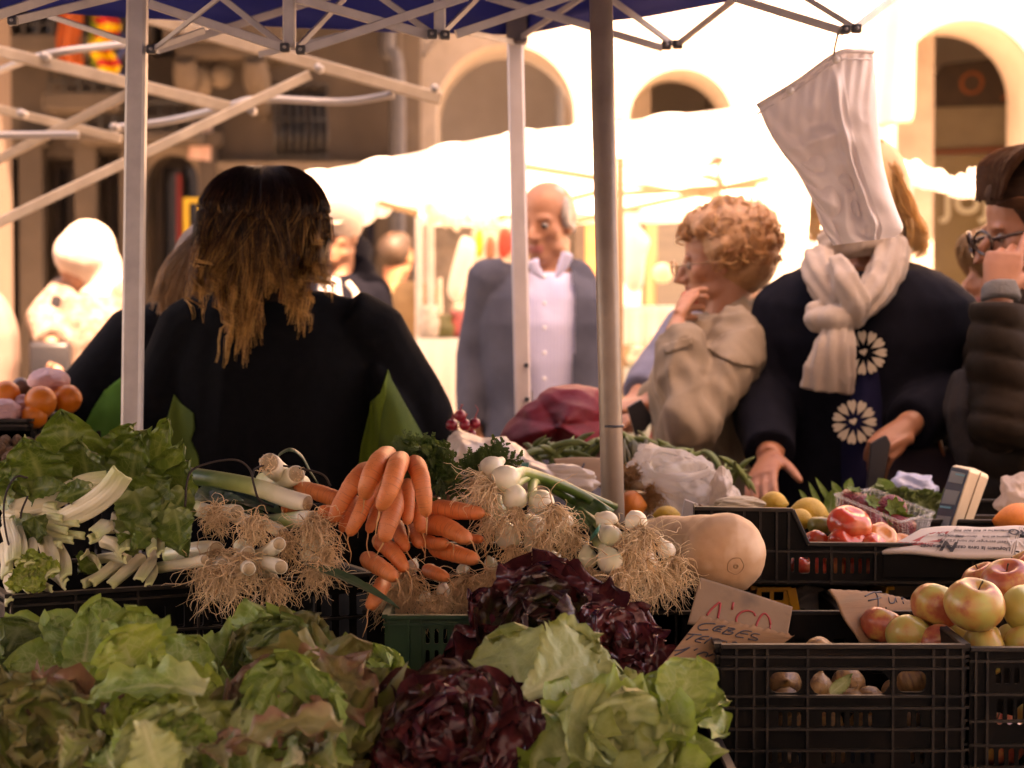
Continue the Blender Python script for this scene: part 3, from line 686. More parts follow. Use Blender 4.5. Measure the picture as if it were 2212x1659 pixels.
garment('headless white shop mannequin torso right of the round tent leg', [(1342, 462), (1368, 470), (1395, 500), (1412, 520), (1395, 545), (1392, 600), (1388, 640), (1346, 640), (1340, 560)], wht, 8.6, 'mannequin_torso', 'mannequin', .1)
g = G(); c = P(1431, 590, 9); g.ball(c, (M(22, 9), M(22, 9), M(22, 9))); tag(g.obj('round_lampshade', mat('cream_shade', (.75, .6, .4), rough=.6)), 'round cream ball shade beside the curly haired woman', 'lamp shade')
# dark back of the far stall and orange door
def panel(name, label, cat, x0, y0, x1, y1, d, m, th=.06, ground=True):
    a, b = P(x0, y1, d), P(x1, y0, d); z0 = 0 if ground else a.z; g = G(); g.box(((a.x+b.x)/2, d, (z0+b.z)/2), (b.x-a.x, th, b.z-z0)); return tag(g.obj(name, m, smooth=False, bevel=.008), label, cat)
panel('cupboard', 'dark brown cupboard standing behind the cardigan man', 'cupboard', 1236, 455, 1262, 900, 11, dark_wood, .4)
panel('door_panel', 'orange brown door panel beside the dark cupboard', 'door', 1263, 452, 1300, 900, 11.2, mat('orange_wood', (.50, .22, .08), (.42, .18, .06), 8, .6), .1)
panel('rolling_shutter', 'dark slatted shutter behind the curly haired woman', 'shutter', 1385, 440, 1560, 900, 12.6, mat('dark_shutter', (.06, .05, .04), (.04, .035, .03), 3, .7, stretch=(1, 1, 30)), .1)
panel('wall_post', 'olive timber post in front of the slatted shutter', 'post', 1392, 440, 1418, 700, 12.2, mat('olive_wood', (.18, .13, .06), rough=.7), .1)
stone_dark = mat('rough_stone_wall', (.24, .20, .16), (.12, .10, .08), 6, .95, .8, 20, .03)
panel('stone_wall', 'rough dark stone wall seen between the beige man and the cardigan man', 'wall', 935, 460, 1150, 900, 12.4, stone_dark, .3)
# tables with white cloths
def ctable(label, x0, x1, y, d, depth, m, n=5, hang=.7):
    a, b = P(x0, y, d), P(x1, y, d); R = empty('market_table', ((a.x+b.x)/2, d+depth/2, 0)); tag(R, label, 'table')
    g = G(); g.box(((a.x+b.x)/2, d+depth/2, a.z-.015), (b.x-a.x-.02, depth-.02, .03)); g.obj('table_top', dark_wood, R, smooth=False)
    for sx in (a.x+.05, b.x-.05):
        for sy in (d+.05, d+depth-.05): g = G(); g.bar((sx, sy, 0), (sx, sy, a.z-.03), .035); g.obj('leg', alu, R, smooth=False)
    g = G(); cx, cy = (a.x+b.x)/2, d+depth/2
    g.box((cx, cy, a.z+.004), (b.x-a.x+.02, depth+.02, .004))
    g.sheet(lambda U, W: np.stack((a.x-.01+(b.x-a.x+.02)*W, d-.012-.02*U*(1+np.sin(W*30)), a.z+.004-hang*U*a.z), -1), 6, 60); g.obj('table_cloth', m, R, solid=.002)
    return R, a.z
T1 = ctable('far white clothed table with flowers and jars behind the ponytail seller', 905, 1060, 735, 8.6, 1.2, white_cloth)
T2 = ctable('white clothed table right of the round tent leg', 1335, 1500, 665, 8.6, 1.1, white_cloth, hang=.12)
T3 = ctable('low grey table with bright crockery behind the curly haired woman', 1335, 1470, 800, 8.0, .5, mat('sage_cloth', (.35, .38, .33), rough=.8), hang=.4)
k = 0
for (x, y, d, r, h, c, lab) in ((925, 730, 8.7, .05, .14, (.5, .45, .4), 'tall glass jar on the far white table, at its left end'), (951, 700, 8.9, .012, .26, (.7, .6, .5), 'thin upright candlestick on the far white table'),
        (950, 735, 8.8, .09, .10, (.12, .12, .04), 'dark bowl of dried flowers on the far white table'), (1000, 728, 8.8, .07, .12, (.45, .1, .1), 'dark red pot on the far white table near the cardigan man'),
        (1350, 780, 8.2, .05, .09, (.6, .35, .2), 'small brown cup on the low grey table'), (1385, 800, 8.1, .06, .08, (.7, .65, .5), 'cream bowl on the low grey table'), (1420, 795, 8.2, .04, .12, (.7, .6, .3), 'yellowish jug on the low grey table')):
    zt = (T1[1] if x < 1200 else T3[1])+.006; c0 = P(x, y, d)
    g = G(); g.tube([(c0.x, d, zt), (c0.x, d, zt+h*.1), (c0.x, d, zt+h*.5), (c0.x, d, zt+h*.8), (c0.x, d, zt+h)], [r*.6, r*.9, r, r*.7, r*.8], 14)
    tag(g.obj('market_crockery', mat('crock%d' % k, c, tuple(v*.6 for v in c), 30, .4)), lab, 'crockery'); k += 1
for x, d in ((930, 10.0), (1887-548, 8.4)):
    pass
c = P(1339, 600, 7.9); g = G(); g.bar((c.x, 7.9, 0), (c.x, 7.9, 2.1), .03); tag(g.obj('stall_pole', white_metal, smooth=False), 'thin pale pole just right of the round tent leg', 'pole')
# hanging white pouch
silk = mat('white_satin', (.80, .73, .71), (.76, .69, .67), 5, .3, .25, 30, .006, trans=.16)
pl = [(1636, 228), (1660, 282), (1690, 330), (1722, 372), (1748, 420), (1762, 452), (1775, 490), (1800, 530)]
pr = [(1886, 112), (1893, 200), (1898, 270), (1906, 340), (1918, 395), (1936, 450), (1951, 492), (1936, 512)]
L_ = catmull([tuple(P(x, y, 3.78)) for x, y in pl], 40); R_ = catmull([tuple(P(x, y, 3.78)) for x, y in pr], 40)
PO = empty('white_pouch', P(1806, 116, 3.78)); tag(PO, 'crumpled white satin pouch hanging by a wire hook from the truss', 'pouch')
for s_, nm in ((-1, 'front_panel'), (1, 'back_panel')):
    def f(U, W):
        i = U*39; k = np.clip(i.astype(int), 0, 38); t = (i-k)[..., None]
        A = L_[k]*(1-t)+L_[k+1]*t; B = R_[k]*(1-t)+R_[k+1]*t; w_ = W[..., None]; p = A*(1-w_)+B*w_
        top = np.array(tuple(P(1806, 118, 3.78))); 
        bulge = np.sin(np.clip(W, 0, 1)*math.pi)**.6
        # raise the top edge to the hook: the hem folds at W=.68
        lift = np.where(W < .68, 0, 0)
        hem = np.exp(-U*26)
        x_h = A[..., 0]+(B[..., 0]-A[..., 0])*W
        zl = A[..., 2]+(top[2]-A[..., 2])*np.clip(W/.68, 0, 1); zr = top[2]+(B[..., 2]-top[2])*np.clip((W-.68)/.32, 0, 1)
        tz = np.where(W < .68, zl, zr); p[..., 2] = p[..., 2]*(1-hem)+tz*hem
        y = s_*(.035*bulge)
        fold = .007*np.sin(W*7+U*4+2*np.sin(U*4))*bulge*np.clip(U*5, 0, 1)+.020*np.abs(np.sin(W*4-U*6+1.6*np.sin(U*7+W*3)))**1.5*bulge*np.clip((.68-W)*6, 0, 1)*np.clip(U*4, 0, 1)
        crease = -.022*np.exp(-((W-.62)/.03)**2)*np.clip(U*5, 0, 1)*(1-.3*U)
        fine = .0025*np.sin(W*60+8*np.sin(U*6))*np.exp(-U*7)+.0022*np.sin(W*22-U*26+3*np.sin(W*9))*np.clip((.7-W)*6, 0, 1)
        cr = vnoise(p.reshape(-1, 3)*np.array((1, .3, 1)), 15, 31, 4).reshape(U.shape); cr = (np.abs(cr)-.25)*.085*bulge*np.clip(U*5, 0, 1)*np.where(W < .7, 1, .35); p[..., 1] += y+(fold+crease+fine+cr)*(1 if s_ < 0 else -1); return p
    g = G(); g.sheet(f, 110, 90); g.obj(nm, silk, PO)
g = G(); hem_a = catmull([tuple(P(1636, 229, 3.775)), tuple(P(1720, 178, 3.745)), tuple(P(1806, 117, 3.735)), tuple(P(1850, 110, 3.745)), tuple(P(1886, 111, 3.775))], 40)
g.tube(hem_a, .0045, 8); g.tube(hem_a-np.array((0, -.002, M(17, 3.77))), .0018, 6); g.obj('hem', silk, PO)
g = G()
for x, y in ((1806, 129), (1707, 196)): 
    c = P(x, y, 3.733); g = G(); g.tube([c+V((0, -.004, 0)), c+V((0, .002, 0))], .0075, 12); g.obj('eyelet', mat('pale_eyelet', (.8, .72, .65), rough=.3), PO)
g = G(); g.tube([P(1800, 128, 3.74), P(1803, 105, 3.72), P(1808, 82, 3.71), P(1812, 66, 3.70), P(1818, 60, 3.69)], .0022, 6, smooth=14); g.obj('wire_hook', steel, PO)
# ================================================================ people
skin_a = mat('skin', (.42, .195, .115), (.36, .15, .08), 14, .5, .15, 200, .0006, sss=.12, spec=.4)
skin_pale = mat('skin_pale', (.34, .17, .11), (.28, .13, .08), 14, .5, .15, 200, .0006, sss=.1)
skin_tan = mat('skin_tan', (.36, .15, .08), (.30, .11, .055), 14, .5, .15, 200, .0006, sss=.12)
lipm = mat('lip_skin', (.36, .11, .09), rough=.45)
eyem = mat('eye_white', (.30, .25, .21), rough=.2); irism = mat('eye_iris', (.03, .02, .015), rough=.15)
def Rz(a): return Matrix.Rotation(a, 3, 'Z')
class Person:
    def __init__(s, label, head, yaw, hh=.235, hyaw=None, pitch=0, roll=0, lean=0, bw=1., arms=(None, None), skin=None, depthf=1., age=0, neckoff=0):
        """head: world centre of the head; yaw/hyaw degrees (0 faces away from the camera, 90 faces left)"""
        s.h = V(head); s.hh = hh; s.yaw = math.radians(yaw); s.bw = bw; s.label = label; s.skin = skin or skin_a
        s.R = Rz(s.yaw); s.HR = Rz(math.radians(yaw if hyaw is None else hyaw))@Matrix.Rotation(math.radians(pitch), 3, 'X')@Matrix.Rotation(math.radians(roll), 3, 'Y')
        s.H = s.h.z+.5*hh; k = s.k = s.H/1.70; fwd = s.R@V((0, 1, 0)); s.fwd = fwd; s.right = s.R@V((1, 0, 0))
        neck = s.h-V((0, 0, .74*hh))-fwd*(.02*k)
        s.base = V((neck.x, neck.y, 0))-fwd*(lean*.5)-s.right*neckoff; b = s.base
        def L(r, f, z): return b+s.right*r*k*(bw if z > .7 else 1)+fwd*(f*k+lean*max(0, (z*k-.9)/.5))+s.right*neckoff*max(0, (z*k-.9)/.5)+V((0, 0, z*k))
        s.L = L; s.neck = neck
        s.sh = [L(-.175, 0, 1.375), L(.175, 0, 1.375)]
        s.el = [None, None]; s.wr = [None, None]
        for i, sg in ((0, -1), (1, 1)):
            if arms[i]: s.el[i], s.wr[i] = V(arms[i][0]), V(arms[i][1])
            else: s.el[i] = L(sg*.235, -.02, 1.09); s.wr[i] = L(sg*.245, .07, .84)
    def torso(s, g, t=0., z0=.78, top=1.42, front=0.):
        L, k, bw = s.L, s.k, s.bw
        zs = [z0, .86, .95, 1.05, 1.18, 1.29, 1.365, 1.41, 1.44]; rx = [.165, .172, .160, .150, .165, .178, .165, .115, .07]; ry = [.115, .12, .112, .108, .118, .115, .095, .075, .06]
        g.tube([L(0, .01, z) for z in zs], [(a*bw+t)*k for a in rx], 24, rb=[(a*(.6+.4*bw)+t+front)*k for a in ry], ref=s.right)
    def yoke(s, g, t=0.):
        n_ = s.neck-V((0, 0, .045)); g.tube([s.sh[0], s.sh[0].lerp(n_, .55)+V((0, 0, .012)), n_, s.sh[1].lerp(n_, .55)+V((0, 0, .012)), s.sh[1]], [(.045+t)*s.k, (.050+t)*s.k, (.055+t)*s.k, (.050+t)*s.k, (.045+t)*s.k], 16, smooth=18)
    def arm(s, g, i, t=0., cuff=.9, r=(.052, .043, .042, .035, .028)):
        S, E, W = s.sh[i], s.el[i], s.wr[i]; k = s.k; w = E+(W-E)*cuff
        g.tube([S+(s.neck-S)*.25+V((0, 0, .01)), S, S+(E-S)*.5, E, E+(w-E)*.5, w], [(r[0]*.9+t)*k, (r[0]+t)*k, (r[1]+t)*k, (r[2]+t)*k, (r[3]+.004+t)*k, (r[4]+t)*k], 16)
        if i == 0: s.yoke(g, t*.8)
        g.ball(S, (r[0]+t)*k*.96); g.ball(E, (r[2]*.98+t)*k)
    def legs(s, g, t=0., z1=.05):
        L, k = s.L, s.k
        for sg in (-1, 1):
            g.tube([L(sg*.085, 0, .92), L(sg*.092, .01, .70), L(sg*.095, .01, .48), L(sg*.095, -.02, .30), L(sg*.095, -.03, z1)], [(.088+t)*k, (.078+t)*k, (.055+t)*k, (.050+t)*k, (.036+t)*k], 14)
    def feet(s, g):
        L, k = s.L, s.k
        for sg in (-1, 1): g.tube([L(sg*.095, -.07, .045), L(sg*.1, .05, .04), L(sg*.105, .17, .025)], [.04*k, .042*k, .028*k], 12)
    def headpt(s, p): return s.h+s.HR@V((p[0]*s.hh, p[1]*s.hh, (p[2]-.5)*s.hh))
    def head(s, g, mouth=0, nose=1., chin=1.):
        hh, R, hp = s.hh, s.HR, s.headpt
        def e(c, r, rr=None): g.ball(hp(c), tuple(a*hh for a in r), rot=[list(x) for x in (R if rr is None else R@rr)], n=20, m=14)
        e((0, -.07, .66), (.315, .40, .345)); e((0, .09, .48), (.265, .275, .36)); e((0, .10, .28), (.215, .24, .25)); e((0, .20, .13), (.145*chin, .155, .115)); e((0, .26, .085), (.09, .085, .07))
        for sg in (-1, 1):
            e((sg*.15, .20, .42), (.12, .12, .11)); e((sg*.105, .315, .585), (.10, .045, .035)); e((sg*.305, -.02, .46), (.035, .085, .125)); e((sg*.30, -.0, .39), (.03, .05, .05))
            e((sg*.055, .38, .355), (.035, .04, .032)); e((sg*.17, .05, .22), (.09, .19, .10))
        g.tube([hp((0, .325, .57)), hp((0, .37, .50)), hp((0, .42*nose, .42)), hp((0, .455*nose, .375)), hp((0, .38, .335))], [.035*hh, .036*hh, .042*hh, .056*hh, .03*hh], 10)
        e((0, .345, .245+.02*mouth), (.105, .048, .028)); e((0, .335, .195-.05*mouth), (.09, .05, .034)); e((0, .30, .29), (.10, .06, .06))
        g.tube([s.headpt((0, -.09, .32)), s.neck+V((0, 0, .02)), s.neck-V((0, 0, .07))], [.25*hh, .245*hh, .31*hh], 16)
    def dents(s, co, nn):
        for sg in (-1, 1):
            c = np.array(tuple(s.headpt((sg*.125, .36, .50)))); d = np.linalg.norm(co-c, axis=1); wgt = np.exp(-(d/(.085*s.hh))**2)
            co = co-(wgt*.035*s.hh)[:, None]*np.array(tuple(s.HR@V((0, 1, 0))))
        return co
    def hand(s, g, i, d=None, n=(0, 0, -1), curl=.35, spread=.12, thumb=1, sc=1., fing=None, thumbdir=None, ts=1):
        W = s.wr[i]; d = V(d).normalized() if d is not None else (s.wr[i]-s.el[i]).normalized(); n = V(n); n = (n-d*n.dot(d)).normalized(); sd = d.cross(n)*ts
        k = s.k*sc; g.tube([W-d*.04*k, W, W+d*.03*k, W+d*.065*k, W+d*.092*k], [.028*k, .029*k, .036*k, .041*k, .038*k], 14, rb=[.023*k, .019*k, .017*k, .0155*k, .012*k], ref=sd)
        for j, (off, ln) in enumerate(((.029, .072), (.0095, .080), (-.0105, .075), (-.029, .058))):
            c = curl if fing is None else fing[j]; p = W+d*(.086-.004*abs(j-1))*k+sd*off*k; di = (d+sd*spread*(1-j*.66)).normalized(); pts = [p-di*.02*k, p]; rad = [.0095*k, .0095*k]
            for q_, a in ((.45, .8), (.31, 1.1), (.24, .8)):
                ax = di.cross(n); 
                di = (di*math.cos(c*a)+n*math.sin(c*a)).normalized(); p = p+di*ln*q_*k*1.05; pts.append(p); rad.append(.0088*k if q_ > .3 else .0078*k)
            g.tube(pts, rad, 10); g.ball(p, .0075*k, n=10, m=6)
        if thumb:
            td = V(thumbdir).normalized() if thumbdir is not None else (d*.62+sd*.62+n*.35).normalized(); p = W+d*.022*k+sd*.024*k; p1 = p+td*.038*k; td2 = (td+d*.35+n*.1).normalized(); p2 = p1+td2*.03*k; p3 = p2+(td2+n*.2).normalized()*.022*k
            g.tube([p-td*.01*k, p, p1, p2, p3], [.015*k, .015*k, .0115*k, .0105*k, .008*k], 10); g.ball(p3, .0078*k, n=10, m=6)
    def make_body(s, voxel=.006, hands=({}, {}), cat='person', **hk):
        g = G(); s.head(g, **hk); s.torso(g); s.legs(g); s.feet(g)
        for i in (0, 1):
            s.arm(g, i, cuff=1.0); 
            if hands[i] is not None: s.hand(g, i, **hands[i])
        co, fs = fused(g, voxel, 2, s.dents)
        s.o = from_arrays('person', co, fs, [s.skin, lipm], org=s.base); 
        lip = np.array(tuple(s.headpt((0, .375, .22)))); me = s.o.data
        cen = np.array([tuple(p.center) for p in me.polygons])+np.array(tuple(s.base)); dl = (cen-lip)@np.array(s.HR)
        mi = ((np.abs(dl[:, 0]) < .095*s.hh) & (np.abs(dl[:, 2]) < .05*s.hh) & (np.abs(dl[:, 1]) < .06*s.hh)).astype(int); me.polygons.foreach_set('material_index', mi)
        tag(s.o, s.label, cat); return s.o
    def eyes(s):
        for sg in (-1, 1):
            g = G(); c = s.headpt((sg*.125, .290, .50)); g.ball(c, .044*s.hh, n=14, m=10); g.cur = 1; g.ball(c+s.HR@V((0, .018*s.hh, -.006*s.hh)), .031*s.hh, n=12, m=8); g.obj('eye', [eyem, irism], s.o)
    def garment(s, name, m, fn, voxel=.008, wr=.006, seed=1, scale=22, smooth=3, post=None, stretch=(1, 1, .45)):
        g = G(); fn(g)
        def dis(co, nn):
            n1 = vnoise(co*np.array(stretch), scale, seed, 3); n1 = np.abs(n1)*-1+.35
            co = co+nn*(n1*wr)[:, None]
            return co if post is None else post(co, nn)
        co, fs = fused(g, voxel, smooth, dis)
        return from_arrays(name, co, fs, m, s.o)
    def trousers(s, m, name='trousers', t=.018, **k):
        def f(g): 
            s.legs(g, t, .07); g.tube([s.L(0, 0, .80), s.L(0, 0, .90), s.L(0, 0, 1.0)], [.175*s.k*s.bw, .182*s.k*s.bw, .165*s.k*s.bw], 18, rb=[.125*s.k, .13*s.k, .12*s.k], ref=s.right)
        return s.garment(name, m, f, .011, .005, 3, **k)
    def shoes(s, m):
        g = G(); s.feet(g)
        co, fs = fused(g, .009, 2, lambda c, n: c+n*.008); return from_arrays('shoes', co, fs, m, s.o)
def split_obj(o, mask_fn, name, m, parent):
    """faces whose world centre passes mask_fn become a mesh of their own"""
    me = o.data; off = np.array(tuple(parent_loc(o)))
    co = np.array([tuple(v.co) for v in me.vertices])+off; fs = [tuple(p.vertices) for p in me.polygons]
    cen = np.array([co[list(f)].mean(0) for f in fs]); nor = np.array([tuple(p.normal) for p in me.polygons]); mk = mask_fn(cen, nor)
    mats = [x for x in me.materials]; nm = o.name.split('.')[0]; par = o.parent
    def sub(sel):
        f2 = [f for f, k_ in zip(fs, sel) if k_]; ids = sorted({i for f in f2 for i in f}); mp = {i: j for j, i in enumerate(ids)}
        return co[ids], [tuple(mp[i] for i in f) for f in f2]
    bpy.data.objects.remove(o)
    c1, f1 = sub(~mk); a = from_arrays(nm, c1, f1, mats, par)
    c2, f2 = sub(mk)
    if len(f2): b = from_arrays(name, c2, f2, m, parent)
    return a
def in_poly(x, z, poly):
    ins = np.zeros(len(x), bool); n = len(poly)
    for i in range(n):
        x0, z0 = poly[i]; x1, z1 = poly[(i+1) % n]
        c = ((z0 > z) != (z1 > z)) & (x < (x1-x0)*(z-z0)/((z1-z0) if abs(z1-z0) > 1e-9 else 1e-9)+x0); ins ^= c
    return ins
def proj(co):
    """world points -> photo pixels"""
    d = co-np.array(tuple(CAM)); f = d@np.array(tuple(_f)); return 1106+FPX*d[:, 0]/f, 829.5-FPX*(d@np.array(tuple(_u)))/f
def strands(g, path, n, r_lock, thick, seed, k=22, wig=.004, curl=0, cturn=2, us=1, emin=.8):
    """a lock of hair: n fine strands round a guide path"""
    rg = np.random.default_rng(seed); c = catmull([tuple(p) for p in path], k); t = np.gradient(c, axis=0); t /= np.linalg.norm(t, axis=1)[:, None]
    a = np.cross(t, (0, 0, 1.)+t*0); nn_ = np.linalg.norm(a, axis=1); a = np.where(nn_[:, None] < .2, np.cross(t, np.array((0, 1., 0))), a); a /= np.linalg.norm(a, axis=1)[:, None]; b = np.cross(t, a); s = np.linspace(0, 1, k)
    rl = lerp_list(r_lock, k) if hasattr(r_lock, '__len__') else np.full(k, r_lock)
    sv = rg.uniform()
    for i in range(n):
        ang = rg.uniform(0, 6.28); rr = math.sqrt(rg.uniform()); tw = rg.uniform(-1, 1)*.8
        ph = ang+s*tw; off = (np.cos(ph)*rr*rl)[:, None]*a+(np.sin(ph)*rr*rl)[:, None]*b
        w1, w2 = rg.uniform(0, 6.28, 2); off += (wig*np.sin(s*rg.uniform(5, 11)+w1)*s*s)[:, None]*a+(wig*np.sin(s*rg.uniform(5, 11)+w2)*s*s)[:, None]*b
        if curl: cc = sv*2+s*6.28*cturn; off += (curl*s*s*np.cos(cc))[:, None]*a+(curl*s*s*np.sin(cc))[:, None]*b
        e = rg.uniform(emin, 1.0); m_ = max(6, int(k*e)); g.tube((c+off)[:m_], [thick, thick, thick*.8, thick*.3], n=3, cap=False, uvv=np.clip(.5*sv+.5*rg.uniform(), 0, 1)); g.uv[-1][:, 0] *= us

# ---------------------------------------------------------------- seller with ponytail
black_fleece = mat('black_fleece', (.0065, .0065, .0075), (.0045, .0045, .005), 60, .95, .5, 500, .002, spec=.08)
green_panel = mat('green_fleece', (.065, .115, .008), (.045, .085, .006), 14, .85, .4, 300, .002)
jeans = mat('blue_denim', (.07, .09, .14), (.05, .065, .1), 40, .9, .4, 400, .001)
dkcloth = mat('dark_trouser', (.014, .014, .017), rough=.9, spec=.1)
shoem = mat('dark_leather', (.03, .02, .015), rough=.4)
S1Y = 4.1
s1 = Person('seller with long dark to blonde hair, seen from behind in a black and green jacket', P(572, 482, S1Y), -6, hh=.225, hyaw=-14, bw=1.02, lean=.02,
            arms=((P(340, 900, S1Y-.02), P(372, 1050, S1Y+.25)), (P(902, 905, S1Y+.02), P(955, 1020, S1Y+.35))))
s1.sh[0] = P(425, 728, S1Y); s1.sh[1] = P(800, 735, S1Y)
s1.make_body(.007)
def f(g):
    s1.torso(g, .028, z0=.74); L = s1.L
    g.tube([P(590, 1130, S1Y), P(592, 1000, S1Y), P(600, 880, S1Y), P(606, 790, S1Y), P(602, 712, S1Y), P(600, 668, S1Y), P(598, 640, S1Y)], [M(205, S1Y), M(205, S1Y), M(215, S1Y), M(222, S1Y), M(200, S1Y), M(120, S1Y), M(65, S1Y)], 28, rb=[.15, .15, .15, .15, .12, .095, .07], ref=(1, 0, 0))
    for i in (0, 1): s1.arm(g, i, .032, cuff=.95)
    g.tube([P(815, 800, S1Y-.01), P(850, 880, S1Y-.02), P(868, 960, S1Y-.01), P(880, 1060, S1Y)], [M(20, S1Y), M(42, S1Y), M(62, S1Y), M(70, S1Y)], 14, rb=[.08, .10, .11, .12], ref=(1, 0, 0)); g.tube([P(392, 820, S1Y-.01), P(380, 900, S1Y-.02), P(390, 1010, S1Y)], [M(15, S1Y), M(34, S1Y), M(40, S1Y)], 12, rb=[.06, .08, .1], ref=(1, 0, 0))
jk = s1.garment('jacket', black_fleece, f, .0075, .016, 5, 15)
drape('side_panel', [(838, 798), (846, 822), (866, 858), (893, 905), (915, 945), (932, 985), (945, 1030), (770, 1060), (781, 960), (798, 890), (800, 868), (822, 850)], jk, green_panel, s1.o)
drape('panel_fold', [(838, 798), (834, 850), (824, 890), (818, 960), (812, 1060), (768, 1062), (781, 960), (798, 890), (800, 868), (822, 850)], jk, mat('green_lit_fleece', (.12, .20, .014), (.09, .15, .01), 12, .85, .4, 300, .002), s1.o, .006)  # flat strip: the lit side of a fold is put into a paler green
drape('side_panel', [(376, 852), (392, 872), (418, 893), (421, 925), (412, 950), (428, 985), (430, 1010), (404, 1015), (388, 975), (352, 950), (362, 900)], jk, green_panel, s1.o)
s1.trousers(dkcloth); s1.shoes(shoem)
hair_omb = rampmat('ombre_hair', [(0, (.020, .010, .006)), (.75, (.040, .019, .010)), (.87, (.17, .070, .020)), (.95, (.48, .23, .06)), (1, (.78, .45, .15))], rough=.42, vary=.34, spec=.3, trans=.12)
g = G(); g.ball(P(566, 474, S1Y-.005), (M(116, S1Y), .125, M(110, S1Y)), n=24, m=16); g.ball(P(592, 466, S1Y+.01), (M(102, S1Y), .12, M(104, S1Y))); g.ball(P(535, 520, S1Y-.03), (M(88, S1Y), .09, M(115, S1Y))); g.ball(P(560, 590, S1Y-.055), (M(88, S1Y), .06, M(105, S1Y)))
co, fs = fused(g, .006, 3); from_arrays('hair_cap', co, fs, mat('dark_hair', (.010, .006, .005), (.018, .010, .007), 10, .7, .5, 12, .004, stretch=(9, 9, 1), spec=.15), s1.o)
g = G(); rg = random.Random(3); sd = 0
ends = [(515, 806), (498, 775), (532, 742), (545, 768), (505, 800), (520, 795), (528, 750), (492, 738), (540, 720), (510, 700), (640, 738), (655, 716), (632, 722), (648, 700), (628, 695), (662, 690), (640, 660), (705, 650), (714, 636), (698, 618), (690, 640), (704, 600), (682, 600), (412, 690), (432, 662), (425, 640), (452, 660), (580, 640), (600, 655), (560, 650), (590, 610), (470, 640)]
for i in range(176):
    ex, ey = ends[i % 32]; jx, jy = rg.gauss(0, 7), rg.gauss(-4, 16); sd += 1
    a = max(-1.5, min(1.5, (ex-562)/105*1.15+rg.gauss(0, .38))); sa = math.sin(a); ca = math.cos(a*.8); ly = rg.uniform(.0, .014); jb = rg.uniform(-7, 7)
    if i % 11 == 0: ey -= 60
    pth = [P(570+jb+(16+110*max(0, math.sin(th))**.9)*sa, 478-114*math.cos(th), S1Y-(.138+ly)*math.sin(th)*(ca if th > .3 else 1)) for th in (-.35, .25, .65, 1.05, 1.5)]
    pth += [P((570+120*sa)*.5+ex*.5+jb, 490+(ey-490)*.36, S1Y-.146*ca-ly), P(ex+jx*.6+rg.uniform(-6, 6), 490+(ey-490)*.72, S1Y-.150-ly), P(ex+jx, ey+jy, S1Y-.138-ly)]
    strands(g, pth, 42, [.006, .009, .011, .011, .011, .011, .008, .0008], .0008, sd, k=34, wig=.0014, curl=rg.uniform(.010, .022), cturn=rg.uniform(.8, 1.2), emin=.62)
g.obj('hair', hair_omb, s1.o)
g = G()
for i in range(120):
    a = rg.uniform(-3.1, .2); r0 = 112; x0 = 566+r0*math.cos(a); y0_ = 485+118*math.sin(a); l_ = rg.uniform(4, 14); b_ = a+rg.uniform(-.8, .8)
    g.tube([P(x0, y0_, S1Y), P(x0+l_*math.cos(a), y0_+l_*math.sin(a), S1Y), P(x0+l_*1.6*math.cos(b_), y0_+l_*1.3*math.sin(b_)+3, S1Y)], .00045, 3, cap=False, smooth=7)
g.obj('flyaway_hair', mat('fine_hair', (.25, .15, .08), rough=.4, trans=.3), s1.o)
# ---------------------------------------------------------------- second seller bending left behind her
S2Y = 4.55
s2 = Person('second seller with ash blonde hair bending left behind the square tent leg', P(482, 575, S2Y), 40, hh=.225, hyaw=50, pitch=-20, lean=.1, arms=((P(168, 880, S2Y-.12), P(110, 1010, S2Y+.05)), (P(470, 900, S2Y+.2), P(420, 1020, S2Y+.4))))
s2.sh[0] = P(292, 735, S2Y-.05); s2.sh[1] = P(470, 720, S2Y+.12)
s2.make_body(.009)
def f(g):
    s2.torso(g, .03); g.tube([P(330, 1180, S2Y), P(335, 1000, S2Y), P(345, 850, S2Y), P(360, 740, S2Y), P(385, 670, S2Y)], [M(150, S2Y), M(150, S2Y), M(145, S2Y), M(120, S2Y), M(60, S2Y)], 24, rb=[.15, .15, .15, .13, .07], ref=(1, 0, 0))
    for i in (0, 1): s2.arm(g, i, .034, cuff=.95)
    g.tube([P(300, 700, S2Y-.05), P(232, 790, S2Y-.10), P(168, 890, S2Y-.12)], [M(50, S2Y), M(48, S2Y), M(42, S2Y)], 16); g.tube([P(290, 790, S2Y-.06), P(255, 880, S2Y-.07), P(230, 980, S2Y-.06), P(225, 1060, S2Y-.05)], [M(45, S2Y), M(60, S2Y), M(78, S2Y), M(82, S2Y)], 18, rb=[.09, .10, .10, .1], ref=(1, 0, 0))
jk = s2.garment('jacket', black_fleece, f, .010, .010, 8, 13)
gp = [(286, 812), (262, 815), (225, 845), (200, 885), (180, 925), (165, 1000), (285, 1000)]
drape('side_panel', gp, jk, mat('bright_green_fleece', (.06, .24, .025), (.045, .19, .02), 14, .85, .4, 300, .002), s2.o)
s2.trousers(dkcloth); s2.shoes(shoem)
hair_ash = rampmat('ash_hair', [(0, (.10, .055, .03)), (.5, (.22, .125, .065)), (1, (.50, .28, .13))], rough=.42, vary=.4, trans=.15)
g = G(); g.ball(P(478, 572, S2Y-.02), (M(108, S2Y), .13, M(105, S2Y))); g.ball(P(410, 600, S2Y-.03), (M(62, S2Y), .09, M(66, S2Y))); co, fs = fused(g, .01, 1); from_arrays('hair_cap', co, fs, mat('ash_dark', (.15, .095, .06), (.1, .06, .035), 20, .6), s2.o)
g = G()
